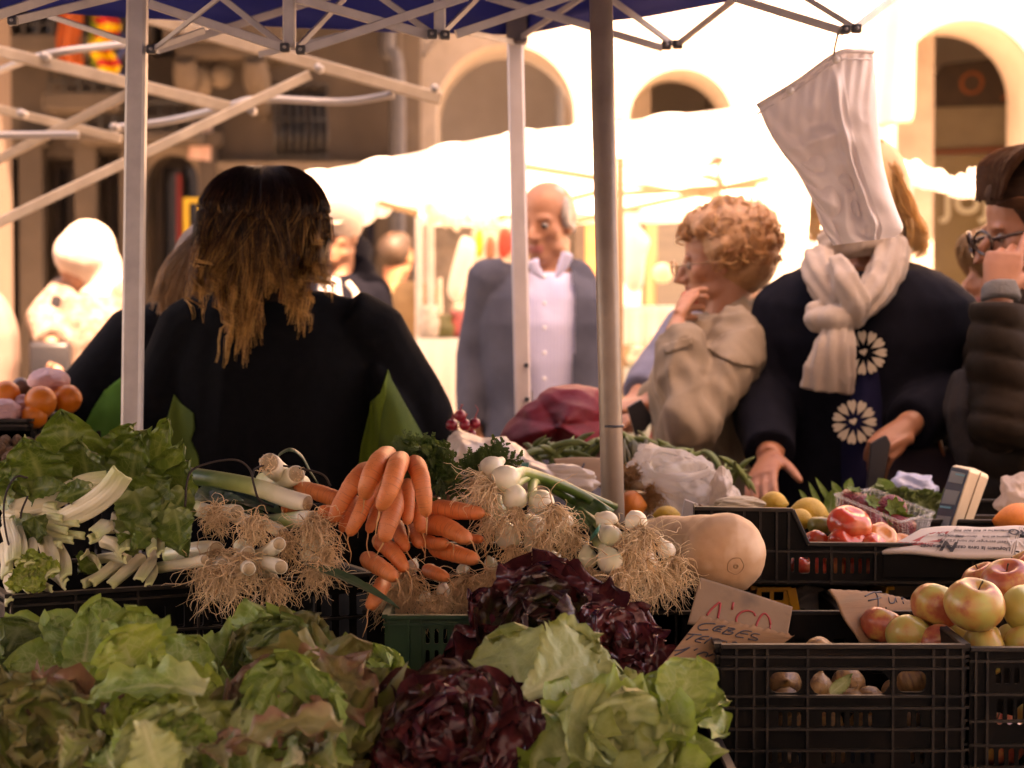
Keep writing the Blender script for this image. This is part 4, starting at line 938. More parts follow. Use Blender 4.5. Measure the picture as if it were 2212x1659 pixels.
for i in range(92):
    t = i/91; ex = 322+t*150+rg.uniform(-10, 10); ey = 640+75*math.sin(t*2.2+.3)+rg.uniform(-18, 18); sd += 1
    x0 = 480-t*20+rg.uniform(-8, 8); y0_ = 468+rg.uniform(-12, 22)
    pth = [P(x0, y0_, S2Y-.10), P(x0*.62+ex*.38-6, 525+rg.uniform(-8, 8)-t*8, S2Y-.14), P(x0*.25+ex*.75-8, 590+rg.uniform(-12, 12), S2Y-.15), P(ex, ey, S2Y-.13)]
    strands(g, pth, 30, [.008, .014, .014, .006], .0012, sd, k=20, wig=.004, curl=rg.uniform(.002, .008), cturn=1.2)
g.obj('hair', hair_ash, s2.o)

# ---------------------------------------------------------------- far people, left
knit = mat('speckled_knit', (.25, .20, .17), (.12, .07, .05), 30, .9, .6, 80, .01)
beigec = mat('camel_jacket', (.20, .13, .07), (.17, .11, .06), 6, .9, .3, spec=.1)
whitec = mat('white_fleece', (.5, .43, .37), (.42, .35, .3), 12, .9, .4)
d3 = 8.2
p3 = Person('person in a white hat and pale speckled coat with a black bag, far left', P(178, 578, d3), 120, hh=.26, hyaw=130, pitch=-25, bw=1.15, skin=skin_pale, arms=((P(95, 690, d3-.1), P(112, 745, d3-.25)), (P(262, 700, d3+.1), P(200, 770, d3-.1))))
p3.sh[0] = P(140, 640, d3); p3.sh[1] = P(248, 640, d3); p3.make_body(.012)
def f(g):
    p3.torso(g, .05); [p3.arm(g, i, .035) for i in (0, 1)]; g.tube([P(190, 640, d3), P(195, 700, d3), P(190, 790, d3)], [M(60, d3), M(78, d3), M(72, d3)], 20, rb=.17, ref=(1, 0, 0))
p3.garment('coat', knit, f, .014, .012, 4); p3.trousers(mat('pale_denim', (.20, .25, .34), (.16, .2, .28), 30, .9)); p3.shoes(shoem)
def f(g):
    g.ball(P(190, 545, d3), (M(62, d3), .14, M(70, d3))); g.ball(P(160, 550, d3-.03), (M(45, d3), .11, M(48, d3))); g.tube([P(215, 560, d3), P(225, 630, d3), P(200, 660, d3-.05)], [M(45, d3), M(48, d3), M(40, d3)], 14)
p3.garment('hat', whitec, f, .012, .008, 6)
def f(g): g.tube([P(135, 650, d3-.08), P(100, 690, d3-.12), P(80, 760, d3-.2)], [M(26, d3), M(24, d3), M(20, d3)], 12)
p3.garment('dark_sleeve', dkcloth, f, .012)
g = G(); g.box(P(110, 800, d3-.3), (.16, .09, .22)); bgo = g.obj('handbag', mat('black_bag', (.012, .012, .015), rough=.4), bevel=.02); tag(bgo, 'black handbag held by the person in the white hat', 'handbag')
p4 = Person('person in a pale pink coat cut off by the left edge of the picture', P(-78, 560, 8.0), 90, bw=1.2, skin=skin_pale); p4.make_body(.015)
p4.garment('coat', mat('pink_coat', (.22, .15, .125), rough=.85), lambda g: (p4.torso(g, .07, z0=.5), [p4.arm(g, i, .05) for i in (0, 1)]), .016, .008, 3); p4.trousers(dkcloth); p4.shoes(shoem)
g = G(); hp = p4.headpt; g.ball(hp((0, -.1, .68)), (.1, .12, .105)); g.obj('hair', mat('grey_hair', (.3, .26, .22), rough=.6), p4.o)
# cap man
d5 = 7.7
p5 = Person('man in a white cap and dark navy hooded jacket behind the long haired seller', P(728, 508, d5), 165, hh=.24, hyaw=160, bw=.72, skin=skin_pale); p5.make_body(.011); p5.eyes()
navy = mat('navy_jacket', (.006, .0065, .011), (.004, .0045, .008), 8, .9, .3, spec=.05)
def f(g):
    p5.torso(g, .05); [p5.arm(g, i, .022) for i in (0, 1)]; g.tube([P(752, 500, d5+.14), P(775, 545, d5+.12), P(770, 575, d5+.02)], [M(14, d5), M(34, d5), M(28, d5)], 14)
    g.tube([P(700, 585, d5+.10), P(740, 565, d5+.14), P(790, 590, d5+.02), P(800, 620, d5-.02)], [M(20, d5), M(24, d5), M(26, d5), M(18, d5)], 12)
p5.garment('hooded_jacket', navy, f, .012, .012, 9, 14)
g = G(); hp = p5.headpt; c = hp((0, -.05, .70)); g.ball(c, (.095, .115, .085), n=20, m=12); g.tube([hp((0, .25, .72)), hp((0, .5, .66))], [.075, .06], 16, rb=[.008, .006], ref=p5.HR@V((1, 0, 0))); g.obj('cap', whitec, p5.o)
def f(g): g.tube([P(712, 600, d5-.14), P(716, 700, d5-.19)], [M(24, d5), M(34, d5)], 12, rb=.03, ref=(1, 0, 0))
p5.garment('inner_shirt', mat('grey_shirt', (.4, .38, .38), rough=.8), f, .01)
g = G(); g.tube([P(752, 612, d5-.2), P(770, 640, d5-.23), P(762, 690, d5-.23)], .012, 6, smooth=8); g.tube([P(728, 606, d5-.2), P(732, 690, d5-.23)], .006, 6); g.obj('draw_cord', whitec, p5.o)
p5.trousers(dkcloth); p5.shoes(shoem)
# beige man
d6 = 10.4
p6 = Person('man with thinning brown hair in a sunlit camel jacket seen from behind', P(858, 552, d6), -35, hh=.235, bw=1.05, skin=skin_a, arms=(None, (P(925, 700, d6), P(905, 790, d6-.2)))); p6.make_body(.012)
p6.garment('camel_jacket', beigec, lambda g: (p6.torso(g, .045), [p6.arm(g, i, .035) for i in (0, 1)]), .014, .012, 11, 12); p6.trousers(dkcloth); p6.shoes(shoem)
def f(g): hp = p6.headpt; g.ball(hp((0, -.14, .60)), (.088, .094, .092)); g.ball(hp((0, -.02, .76)), (.078, .09, .062))
p6.garment('hair', mat('brown_hair', (.04, .02, .01), (.025, .013, .007), 20, .6, .5, 90), f, .008, .003)
g = G(); hp = p6.headpt
# ---------------------------------------------------------------- cardigan man
d7 = 6.15
p7 = Person('grey haired man in a slate cardigan over a striped shirt standing between two tent legs', P(1180, 482, d7), 172, hh=.245, hyaw=153, pitch=-8, bw=1.02, skin=skin_a,
            arms=((P(1262, 800, d7+.02), P(1262, 960, d7)), (P(1028, 770, d7+.02), P(1022, 935, d7-.03))))
p7.sh[0] = P(1238, 608, d7); p7.sh[1] = P(1058, 608, d7); p7.make_body(.0075, nose=1.05); p7.eyes()
cardi = mat('slate_cardigan', (.078, .082, .105), (.058, .061, .08), 12, .95, .5, 400, .002, spec=.08)
def stripes(name, a, b, n):
    m = mat(name, a, rough=.75, bump=.2, bscale=90); nt = m.node_tree; p = [x for x in nt.nodes if x.type == 'BSDF_PRINCIPLED'][0]
    sx = _n(nt, 'ShaderNodeSeparateXYZ'); nt.links.new(_coord(nt, 'Object'), sx.inputs[0]); s_ = _math(nt, 'SINE', _math(nt, 'MULTIPLY', sx.outputs[0], n))
    nt.links.new(_mixc(nt, _ramp(nt, s_, [(.0, 0.0), (.4, 1.0)]), a, b), p.inputs['Base Color']); return m
shirt = stripes('striped_shirt', (.62, .60, .72), (.36, .38, .62), 620)
def f(g):
    p7.torso(g, .018, front=.012); g.tube([p7.neck+V((0, 0, .0)), p7.neck-V((0, 0, .05))], [.078, .1], 18, rb=[.07, .09], ref=(1, 0, 0))
sh_o = p7.garment('shirt', shirt, f, .009, .006, 12, 16)
def f(g):
    p7.torso(g, .034, z0=.70, front=.016); [p7.arm(g, i, .018) for i in (0, 1)]
ck = p7.garment('cardigan', cardi, f, .009, .010, 13, 14)
vp = [(1152, 560), (1225, 548), (1243, 640), (1245, 720), (1236, 800), (1242, 950), (1150, 950), (1148, 860), (1120, 640)]
split_obj(ck, lambda c, n: in_poly(*proj(c), vp) & (c[:, 1] < d7), 'x', cardi, p7.o)
for o in [o for o in p7.o.children if o.name.split('.')[0] == 'x']: bpy.data.objects.remove(o)
def f(g):
    for pts in ([(1150, 560), (1158, 585), (1176, 602)], [(1228, 545), (1216, 575), (1200, 600)]):
        g.tube([P(x, y, d7-.15) for x, y in pts], [.020, .018, .006], 8, rb=[.008]*3, ref=(1, 0, 0))
p7.garment('collar', shirt, f, .006, .001)
g = G()
for y in (598, 655, 708, 762, 818, 870):
    c = P(1176, y, d7-.165); g.tube([c+V((0, -.004, 0)), c+V((0, .004, 0))], .006, 10)
g.obj('shirt_button', mat('pearl_button', (.75, .72, .7), rough=.3), p7.o)
def f(g):
    hp = p7.headpt; g.ball(hp((0, -.22, .58)), (.072, .06, .08), n=16); g.ball(hp((-.22, -.08, .60)), (.022, .062, .055)); g.ball(hp((.22, -.08, .60)), (.022, .062, .055)); g.ball(hp((0, -.12, .80)), (.062, .075, .045))
    for sg in (-1, 1): g.tube([hp((sg*.29, .06, .62)), hp((sg*.30, .04, .50)), hp((sg*.30, -.1, .40))], [.012, .012, .016], 8)
p7.garment('hair', mat('white_hair', (.42, .37, .32), (.25, .21, .18), 40, .6, .6, 120, .004), f, .006, .004, 3, 60)
p7.trousers(mat('dark_slacks', (.03, .035, .05), rough=.9)); p7.shoes(shoem)
# ---------------------------------------------------------------- curly haired woman eating
d8 = 4.85
p8 = Person('woman with curly ginger hair and glasses eating from her hand in a beige raincoat', P(1552, 566, d8), 75, hh=.225, hyaw=84, pitch=-8, bw=1.12, skin=skin_a, lean=.03,
            arms=((P(1492, 912, d8-.34), P(1462, 706, d8-.22)), (P(1500, 860, d8+.2), P(1400, 870, d8+.1))))
p8.sh[0] = P(1600, 742, d8-.14); p8.sh[1] = P(1570, 730, d8+.16)
p8.make_body(.0045, hands=(dict(d=P(1475, 650, d8-.12)-P(1462, 706, d8-.22), n=(.8, .35, .1), curl=.55, spread=.18, ts=-1, thumbdir=P(1500, 655, d8-.08)-P(1462, 700, d8-.14)), dict(d=(-1, -.1, -.15), n=(.1, .3, -1), curl=.5, ts=1)), mouth=1, nose=1.0); p8.eyes()
rain = mat('beige_raincoat', (.27, .205, .145), (.22, .165, .115), 7, .8, .35, 200, .002, spec=.15)
def f(g):
    p8.torso(g, .045, z0=.72); p8.arm(g, 0, .022, cuff=.86, r=(.056, .05, .050, .042, .034)); p8.arm(g, 1, .018, cuff=.9)
    g.tube([P(1640, 685, d8+.02), P(1600, 668, d8-.03), P(1560, 690, d8-.02), P(1520, 700, d8)], [.035, .045, .035, .02], 12)
    g.tube([P(1560, 1090, d8), P(1566, 980, d8), P(1578, 860, d8), P(1592, 760, d8), P(1602, 700, d8)], [M(112, d8), M(104, d8), M(88, d8), M(72, d8), M(45, d8)], 24, rb=[.2, .18, .16, .14, .09], ref=(1, 0, 0)); g.tube([P(1600, 745, d8-.16), P(1560, 830, d8-.27), P(1492, 912, d8-.34)], [.062, .060, .055], 16); g.tube([P(1492, 912, d8-.34), P(1476, 800, d8-.29), P(1463, 722, d8-.23)], [.055, .050, .043], 16); g.ball(P(1492, 912, d8-.34), .057)
def folds(co, nn):
    a = co*np.array((1.4, 1.4, .8)); a[:, 2] += .6*co[:, 0]; n_ = vnoise(a, 34, 71, 2); q_ = 1-np.abs(n_)*2.2; n2 = 1-np.abs(vnoise(co, 17, 72, 2))*2.4
    return co+nn*(.009*np.clip(q_, -1, 1)+.008*np.clip(n2, -.6, 1))[:, None]
rc = p8.garment('raincoat', rain, f, .0065, .004, 15, 30, smooth=2, post=folds)
drape('yoke', [(1528, 752), (1560, 722), (1640, 700), (1668, 715), (1662, 770), (1640, 795), (1590, 786), (1550, 768)], rc, rain, p8.o, .007)
drape('sleeve_strap', [(1432, 745), (1492, 726), (1496, 744), (1436, 764)], rc, rain, p8.o, .006)
g = G(); hp = p8.headpt; gm_ = mat('spectacle_metal', (.4, .25, .15), rough=.25, metal=.8)
def glasses(p, m, r=.085, th=.0016, y=.47):
    g = G()
    for sg in (-1, 1):
        ring = [p.headpt((sg*.14+r*1.15*math.cos(t), y-.03*math.cos(t)*sg, .495+r*math.sin(t))) for t in np.linspace(0, 2*math.pi, 24)]; g.tube(ring, th, 6, cap=False)
        g.tube([p.headpt((sg*.24, y-.04, .51)), p.headpt((sg*.30, .2, .51)), p.headpt((sg*.31, -.05, .50)), p.headpt((sg*.31, -.1, .43))], th, 6, smooth=10)
    g.tube([p.headpt((-.05, y, .51)), p.headpt((0, y+.02, .525)), p.headpt((.05, y, .51))], th, 6)
    fo = g.obj('glasses', m, p.o)
glasses(p8, gm_, .08, .0022)
rg8 = np.random.default_rng(5)
def f(g):
    hp = p8.headpt; g.ball(hp((0, -.19, .70)), (.094, .105, .098)); g.ball(hp((0, -.26, .52)), (.085, .08, .09)); g.ball(hp((0, .02, .90)), (.07, .08, .045))
    for k_ in range(90):
        a, b = rg8.uniform(0, 6.28), rg8.uniform(-.5, 1.5); c = V((math.cos(a)*math.cos(b)*.40, -.14+math.sin(a)*math.cos(b)*.50, .66+math.sin(b)*.42))
        if c.y > .02 and c.z < .80: continue
        g.ball(hp(c), rg8.uniform(.014, .024), n=8, m=6)
p8.garment('hair', mat('ginger_hair_base', (.32, .15, .065), (.42, .22, .10), 40, .5, .8, 90, .006), f, .006, .006, 3, 60)
g = G()
for k_ in range(620):
    a, b = rg8.uniform(0, 6.28), rg8.uniform(-.6, 1.55); c = V((math.cos(a)*math.cos(b)*.41, -.14+math.sin(a)*math.cos(b)*.51, .66+math.sin(b)*.43))
    if c.y > .03 and c.z < .80: continue
    p_ = np.array(tuple(p8.headpt(c))); ax = rg8.normal(size=3); ax /= np.linalg.norm(ax); u_ = np.cross(ax, (0, .3, 1)); u_ /= np.linalg.norm(u_); w_ = np.cross(ax, u_); r_ = rg8.uniform(.008, .018); t_ = np.linspace(0, rg8.uniform(3, 6), 12)
    hue = rg8.uniform()
    for q_ in range(4): g.tube(p_+np.outer(np.cos(t_), u_)*(r_+q_*.0012)+np.outer(np.sin(t_), w_)*(r_+q_*.0012)+np.outer(t_, ax)*.003+rg8.normal(size=3)*.0012, .0009, 3, cap=False, uvv=hue)
g.obj('curls', rampmat('ginger_hair', [(0, (.34, .13, .045)), (.5, (.54, .26, .10)), (1, (.74, .44, .21))], rough=.4, vary=.8, trans=.2), p8.o)
p8.trousers(mat('brown_slacks', (.10, .07, .05), rough=.9)); p8.shoes(shoem)
g = G(); g.tube([P(1478, 640, d8-.09), P(1500, 648, d8-.07)], [.012, .016], 12); tag(g.obj('snack', mat('red_snack', (.4, .06, .03), rough=.4)), 'small red morsel the curly haired woman puts into her mouth', 'food')
def flat(name, label, cat, pts, d, th, m, **k):
    pp = [P(x, y, d) for x, y in pts]; g = G(); o0 = pp[0]; g.prism([(p.x, p.z) for p in pp], (0, th, 0), (0, d, 0)); return tag(g.obj(name, m, smooth=False, org=sum(pp, V((0, 0, 0)))/len(pp), **k), label, cat)
flat('wallet', 'black folded wallet in the lowered hand beside the round tent leg', 'wallet', [(1354, 880), (1385, 862), (1412, 905), (1395, 930), (1372, 945)], d8-.06, .02, mat('black_leather', (.012, .010, .012), rough=.35), bevel=.003)
garment('red carrier bag behind the raincoat of the curly haired woman', [(1424, 790), (1446, 800), (1450, 900), (1440, 985), (1395, 985), (1400, 940), (1420, 880)], mat('red_plastic', (.30, .015, .02), rough=.35), d8+.02, 'carrier_bag', 'bag', .03)
# person behind in a grey blue sleeve
d8b = 5.35
p8b = Person('person in a grey blue pullover almost wholly hidden behind the curly haired woman', P(1590, 575, d8b), 150, bw=1.05, skin=skin_a, arms=((P(1600, 900, d8b), P(1560, 980, d8b-.1)), (P(1432, 800, d8b-.1), P(1378, 858, d8b-.25)))); p8b.sh[1] = P(1490, 720, d8b); p8b.make_body(.009)
p8b.garment('pullover', mat('greyblue_wool', (.12, .12, .17), (.09, .09, .13), 20, .9, .5, 200), lambda g: (p8b.torso(g, .03), [p8b.arm(g, i, .03) for i in (0, 1)]), .011, .01, 17); p8b.trousers(dkcloth); p8b.shoes(shoem)
g = G(); g.ball(p8b.headpt((0, -.12, .69)), (.10, .115, .1)); g.obj('hair', mat('brown_hair', (.1, .05, .03)), p8b.o)
# ---------------------------------------------------------------- woman with scarf
d9 = 4.72
p9 = Person('woman in a navy cardigan and cream knotted scarf whose face is behind the hanging pouch', P(1868, 432, d9), 178, hh=.235, hyaw=165, pitch=-16, bw=1.18, skin=skin_tan, lean=.06,
            arms=((P(2062, 850, d9-.05), P(1958, 922, d9-.26)), (P(1650, 850, d9-.05), P(1664, 990, d9-.30))))
p9.sh[0] = P(2020, 672, d9); p9.sh[1] = P(1702, 680, d9)
p9.make_body(.0045, hands=(dict(d=V((-.62, -.30, -.50)), n=(-.3, .5, -.8), curl=1.25, spread=.02, ts=1, sc=.95, thumbdir=(-.8, -.4, -.25)), dict(d=P(1640, 1045, d9-.40)-P(1664, 990, d9-.30), n=(0, -.6, -.8), curl=.22, spread=.10, ts=1, sc=.95)), nose=1.0); p9.eyes()
navyk = mat('navy_knit', (.0075, .0075, .012), (.005, .005, .008), 30, .95, .5, 300, .002, spec=.08)
top9 = mat('navy_top', (.010, .010, .034), spec=.08, rough=.85, bump=.3, bscale=200)
def f(g):
    p9.torso(g, .05, z0=.72); [p9.arm(g, i, .024, cuff=.93, r=(.06, .054, .048, .042, .034)) for i in (0, 1)]
    g.tube([P(1850, 1100, d9), P(1850, 980, d9), P(1855, 850, d9), P(1858, 720, d9), P(1860, 640, d9)], [M(180, d9), M(172, d9), M(170, d9), M(172, d9), M(105, d9)], 26, rb=[.19, .18, .175, .165, .10], ref=(1, 0, 0))
p9.garment('cardigan', navyk, f, .009, .010, 19, 12)
def f(g):
    g.tube([P(1850, 1080, d9-.075), P(1850, 940, d9-.075), P(1865, 800, d9-.068), P(1880, 700, d9-.05), P(1885, 640, d9-.02)], [M(70, d9), M(62, d9), M(50, d9), M(42, d9), M(40, d9)], 22, rb=[.135, .13, .12, .11, .1], ref=(1, 0, 0))
p9.garment('top', top9, f, .008, .003, 20)
# heart flower print on the top
cream = mat('cream_print', (.50, .43, .34), rough=.8)
def heart(c, ang, L, w):
    pts = []
    for t in np.linspace(0, 2*math.pi, 22)[:-1]:
        x = w*(16*math.sin(t)**3)/16*.5; y = L*(.5+(13*math.cos(t)-5*math.cos(2*t)-2*math.cos(3*t)-math.cos(4*t))/34)
        pts.append((c[0]+x*math.cos(ang)-y*math.sin(ang), c[1]+x*math.sin(ang)+y*math.cos(ang)))
    return pts
def flower(x, y, d, r, n, skip=()):
    g = G(); c = P(x, y, d); k_ = d/FPX
    for i in range(n):
        if i in skip: continue
        a = i*2*math.pi/n+.15; cc = (c.x+.30*r*k_*-math.sin(a), c.z+.30*r*k_*math.cos(a)); g.prism(heart(cc, a, r*k_*.66, r*k_*.33), (0, .006, 0), (0, d, 0))
    g.prism(heart((c.x, c.z-.12*r*k_), 0.3, r*k_*.3, r*k_*.3), (0, .006, 0), (0, d, 0)); return g.obj('flower_print', cream, p9.o, smooth=False)
flower(1846, 912, d9-.213, 56, 11); flower(1868, 762, d9-.192, 56, 11)
g = G()
for x, y in ((1872, 650), (1893, 648), (1864, 676), (1880, 672), (1900, 664)):
    c = P(x, y, d9-.16); g.prism(heart((c.x, c.z), .3, .016, .014), (0, .006, 0), (0, d9-.162, 0))
g.obj('heart_print', cream, p9.o, smooth=False)
scarfm = mat('cream_scarf', (.46, .37, .30), (.39, .305, .25), 5, .85, .4, 120, .003, trans=.15)
def f(g):
    Y = d9-.17
    g.tube([P(1768, 560, Y+.07), P(1775, 600, Y), P(1800, 650, Y-.04), P(1830, 690, Y-.05)], [.036, .036, .030, .022], 30, smooth=20, ridge=.12, rk=7)
    g.tube([P(1930, 528, Y+.08), P(1915, 585, Y+.03), P(1880, 640, Y-.02), P(1820, 690, Y-.04), P(1775, 705, Y-.05)], [.036, .040, .036, .030, .025], 30, smooth=24, ridge=.12, rk=7, rph=1)
    g.tube([P(1780, 535, Y+.10), P(1850, 512, Y+.07), P(1922, 510, Y+.12), P(1935, 520, Y+.26)], [.036, .04, .04, .04], 30, smooth=20, ridge=.1, rk=7)
    g.tube([P(1810, 560, Y-.03), P(1828, 610, Y-.08), P(1850, 660, Y-.09), P(1846, 700, Y-.07)], [.020, .030, .028, .018], 24, smooth=18, ridge=.12, rk=5)
    g.ball(P(1770, 690, Y-.06), (.035, .03, .028)); g.ball(P(1805, 690, Y-.08), (.04, .035, .03)); g.ball(P(1760, 670, Y-.05), (.02, .02, .02))
    g.tube([P(1815, 695, Y-.06), P(1805, 745, Y-.09), P(1792, 800, Y-.09), P(1784, 845, Y-.085)], [M(24, Y), M(40, Y), M(52, Y), M(54, Y)], 48, smooth=20, rb=[.028, .03, .028, .022], ref=(1, 0, 0), ridge=.12, rk=9)
p9.garment('scarf', scarfm, f, .0042, .004, 21, 26, smooth=1, post=lambda co, nn: co+nn*(.0028*(1-2*np.abs(vnoise(co*np.array((1.6, 1, .5)), 75, 81, 2))))[:, None])
hair_bl = rampmat('blonde_hair', [(0, (.55, .31, .11)), (.5, (.74, .46, .19)), (1, (.86, .60, .29))], rough=.36, vary=.5, trans=.45)
g = G(); g.ball(P(1875, 412, d9+.01), (M(92, d9), .105, M(118, d9))); co, fs = fused(g, .01, 1); from_arrays('hair_cap', co, fs, mat('blonde_base', (.5, .3, .13), rough=.5), p9.o)
g = G()
for i in range(34):
    t = i/33; sd += 1; x1 = 1960+38*rg.uniform(0, 1); y1 = 535+rg.uniform(-25, 22)
    strands(g, [P(1895+rg.uniform(-15, 10), 308+rg.uniform(-4, 14), d9-.03), P(1930+rg.uniform(-10, 8), 370, d9-.07+t*.1), P(1958+rg.uniform(-14, 10), 450, d9-.08+t*.12), P(x1, y1-20, d9-.09+t*.12), P(x1-16, y1+4, d9-.08+t*.1)], 30, [.006, .014, .016, .014, .008], .0011, sd, k=18, wig=.003)
for i in range(10):
    sd += 1; strands(g, [P(1830, 315, d9-.03), P(1780, 380, d9-.05), P(1762, 460, d9-.07), P(1752+rg.uniform(-8, 14), 545+rg.uniform(-15, 8), d9-.08)], 26, [.006, .014, .014, .007], .0011, sd, k=16, wig=.003)
g.obj('hair', hair_bl, p9.o)
p9.trousers(dkcloth); p9.shoes(shoem)
# handbag and wallet
lea = mat('tan_leather', (.30, .085, .03), (.24, .065, .025), 18, .4, .2); blk = mat('black_leather', (.012, .010, .012), rough=.35)
hb = empty('handbag', P(2020, 1100, d9-.12)); tag(hb, 'dark handbag with two tan straps over the forearm of the scarf woman', 'handbag')
g = G(); g.ball(P(1985, 1070, d9-.16), (.14, .05, .12), n=24, m=14); g.obj('bag_body', mat('plum_cloth', (.035, .02, .028), (.025, .012, .02), 20, .8), hb)
for dx in (0, 1):
    g = G(); pts = [(1968, 892), (1996, 880), (2018, 905), (2032, 960), (2046, 1030), (2050, 1090)] if not dx else [(2000, 880), (2030, 866), (2055, 890), (2068, 935), (2082, 990), (2090, 1060)]
    g.tube([P(x, y, d9-.18+dx*.06) for x, y in pts], .0085, 10, rb=.004, smooth=24, ref=(0, 1, 0)); g.obj('strap', lea, hb)
flat('wallet', 'dark flat wallet held in the right hand of the scarf woman', 'wallet', [(1882, 958), (1915, 940), (1925, 958), (1905, 1062), (1872, 1068)], d9-.34, .018, blk, bevel=.003)
# ---------------------------------------------------------------- woman with glasses, far right
d10 = 4.45
p10 = Person('woman with glasses raising a hand to her face in a brown quilted jacket', P(2222, 496, d10), 80, hh=.255, hyaw=98, pitch=-14, bw=1.15, skin=skin_tan,
             arms=((P(2168, 905, d10-.22), P(2158, 640, d10-.20)), (P(2300, 880, d10+.1), P(2200, 1000, d10))))
p10.sh[0] = P(2250, 735, d10-.12); p10.sh[1] = P(2300, 720, d10+.2)
p10.make_body(.0045, hands=(dict(d=P(2168, 560, d10-.18)-P(2158, 640, d10-.20), n=(.35, .9, .0), fing=[.35, 1.0, 1.15, 1.2], spread=.1, ts=-1, sc=1.05), {}), nose=1.12); p10.eyes()
glasses(p10, mat('tortoise_frame', (.03, .010, .005), rough=.2), .10, .0042, .47)
quilt = mat('brown_quilted', (.020, .0125, .008), (.014, .009, .0055), 8, .65, .2, 100, .002, spec=.08, sheen=0)
def puff(co, nn):
    E, W = np.array(tuple(p10.el[0])), np.array(tuple(p10.wr[0])); ax = W-E; L = np.linalg.norm(ax); t = (co-E)@(ax/L)+.25*(co[:, 0]-E[0]); 
    return co+nn*(.011*(np.abs(np.sin(t/.062*math.pi))**.5-.6))[:, None]
def f(g):
    p10.torso(g, .03, z0=.70); p10.arm(g, 1, .03); p10.arm(g, 0, .022, cuff=.94, r=(.06, .054, .052, .045, .036)); g.tube([P(2262, 1080, d10+.05), P(2262, 980, d10+.05), P(2270, 860, d10+.05), P(2280, 740, d10+.05)], [M(128, d10), M(128, d10), M(110, d10), M(90, d10)], 24, rb=.2, ref=(1, 0, 0))
p10.garment('quilted_jacket', quilt, f, .008, .004, 23, 16, post=puff)
def f(g): g.tube([P(2162, 650, d10-.2), P(2160, 612, d10-.19)], [M(42, d10), M(37, d10)], 18)
p10.garment('cuff', mat('grey_rib', (.10, .095, .09), rough=.9, bump=.6, bscale=150), f, .007)
def f(g):
    hp = p10.headpt; g.ball(hp((0, -.12, .74)), (.088, .112, .096), n=20); g.ball(hp((0, -.25, .50)), (.078, .08, .10)); g.ball(hp((0, .02, .80)), (.074, .078, .055))
p10.garment('hair_cap', mat('brown_black_hair', (.03, .015, .01), (.05, .025, .014), 8, .7, .7, 14, .005, stretch=(1, 1, 8), spec=.1), f, .007, .003)
g = G(); hair_br = rampmat('auburn_hair', [(0, (.05, .02, .01)), (.5, (.12, .048, .02)), (1, (.30, .12, .045))], rough=.55, vary=.5, trans=.12, spec=.15)
for i in range(210):
    sd += 1; hp = p10.headpt; a = rg.uniform(-.32, .32); b = rg.uniform(0, 1)
    strands(g, [hp((a*.9, .30-.1*b, .82+.12*b)), hp((a*1.2, .16, 1.06+.06*b)), hp((a*1.35, -.12, 1.19)), hp((a*1.4, -.50, 1.05)), hp((a*1.2, -.55, .6)), hp((a, -.55, .25))], 22, [.003, .006, .007, .007, .007, .005], .0009, sd, k=18, wig=.002)
for i in range(70):
    sd += 1; a = .30; strands(g, [hp((-.2, .3, .78)), hp((-.34, .12, .74+rg.uniform(-.04, .04))), hp((-.37, -.1, .62)), hp((-.34, -.35, .45)), hp((-.3, -.45, .2))], 22, [.003, .006, .007, .007, .005], .0009, sd, k=16, wig=.002)
g.obj('hair', hair_br, p10.o); p10.trousers(dkcloth); p10.shoes(shoem)
def f(g): g.tube([P(2078, 800, d10+.02), P(2090, 880, d10), P(2110, 960, d10), P(2120, 1010, d10)], [M(16, d10), M(50, d10), M(58, d10), M(50, d10)], 20, rb=.08, ref=(1, 0, 0), ridge=.1, rk=9)
p10.garment('dark_shawl', mat('black_shawl', (.018, .013, .011), (.03, .02, .016), 60, .95, .8, 200, .004), f, .009, .012, 25, 30)
# person behind in blue denim
d11 = 5.3
p11 = Person('person with fair hair and blue denim jacket mostly hidden behind the woman with glasses', P(2118, 530, d11), 92, hh=.23, bw=1.0, skin=skin_a, nose=1) if False else Person('person with fair hair and blue denim jacket mostly hidden behind the woman with glasses', P(2166, 588, d11), 95, hh=.23, bw=1.0, pitch=-8, skin=skin_tan)
p11.make_body(.009, nose=1.1)
p11.garment('denim_jacket', mat('denim_jacket', (.045, .085, .20), (.03, .06, .14), 30, .85, .4, 200), lambda g: (p11.torso(g, .035), [p11.arm(g, i, .03) for i in (0, 1)]), .011, .01, 27)
g = G(); hp = p11.headpt
for i in range(110):
    sd += 1; a = rg.uniform(-.38, .38); f_ = rg.uniform(.0, .36); strands(g, [hp((a*.4, .0, 1.04)), hp((a*.9, f_, .93)), hp((a*1.1, f_+.05, .76)), hp((a*1.15, f_-.02, .55)), hp((a*1.2, min(f_, .1)-.05, .3))], 20, [.005, .009, .009, .009, .006], .0012, sd, k=14, wig=.004)
g.ball(hp((0, -.12, .68)), (.102, .118, .104)); g.ball(hp((0, -.1, .45)), (.1, .09, .1)); g.obj('hair', mat('fair_hair', (.26, .14, .055), (.18, .09, .035), 60, .5), p11.o); p11.trousers(dkcloth); p11.shoes(shoem)
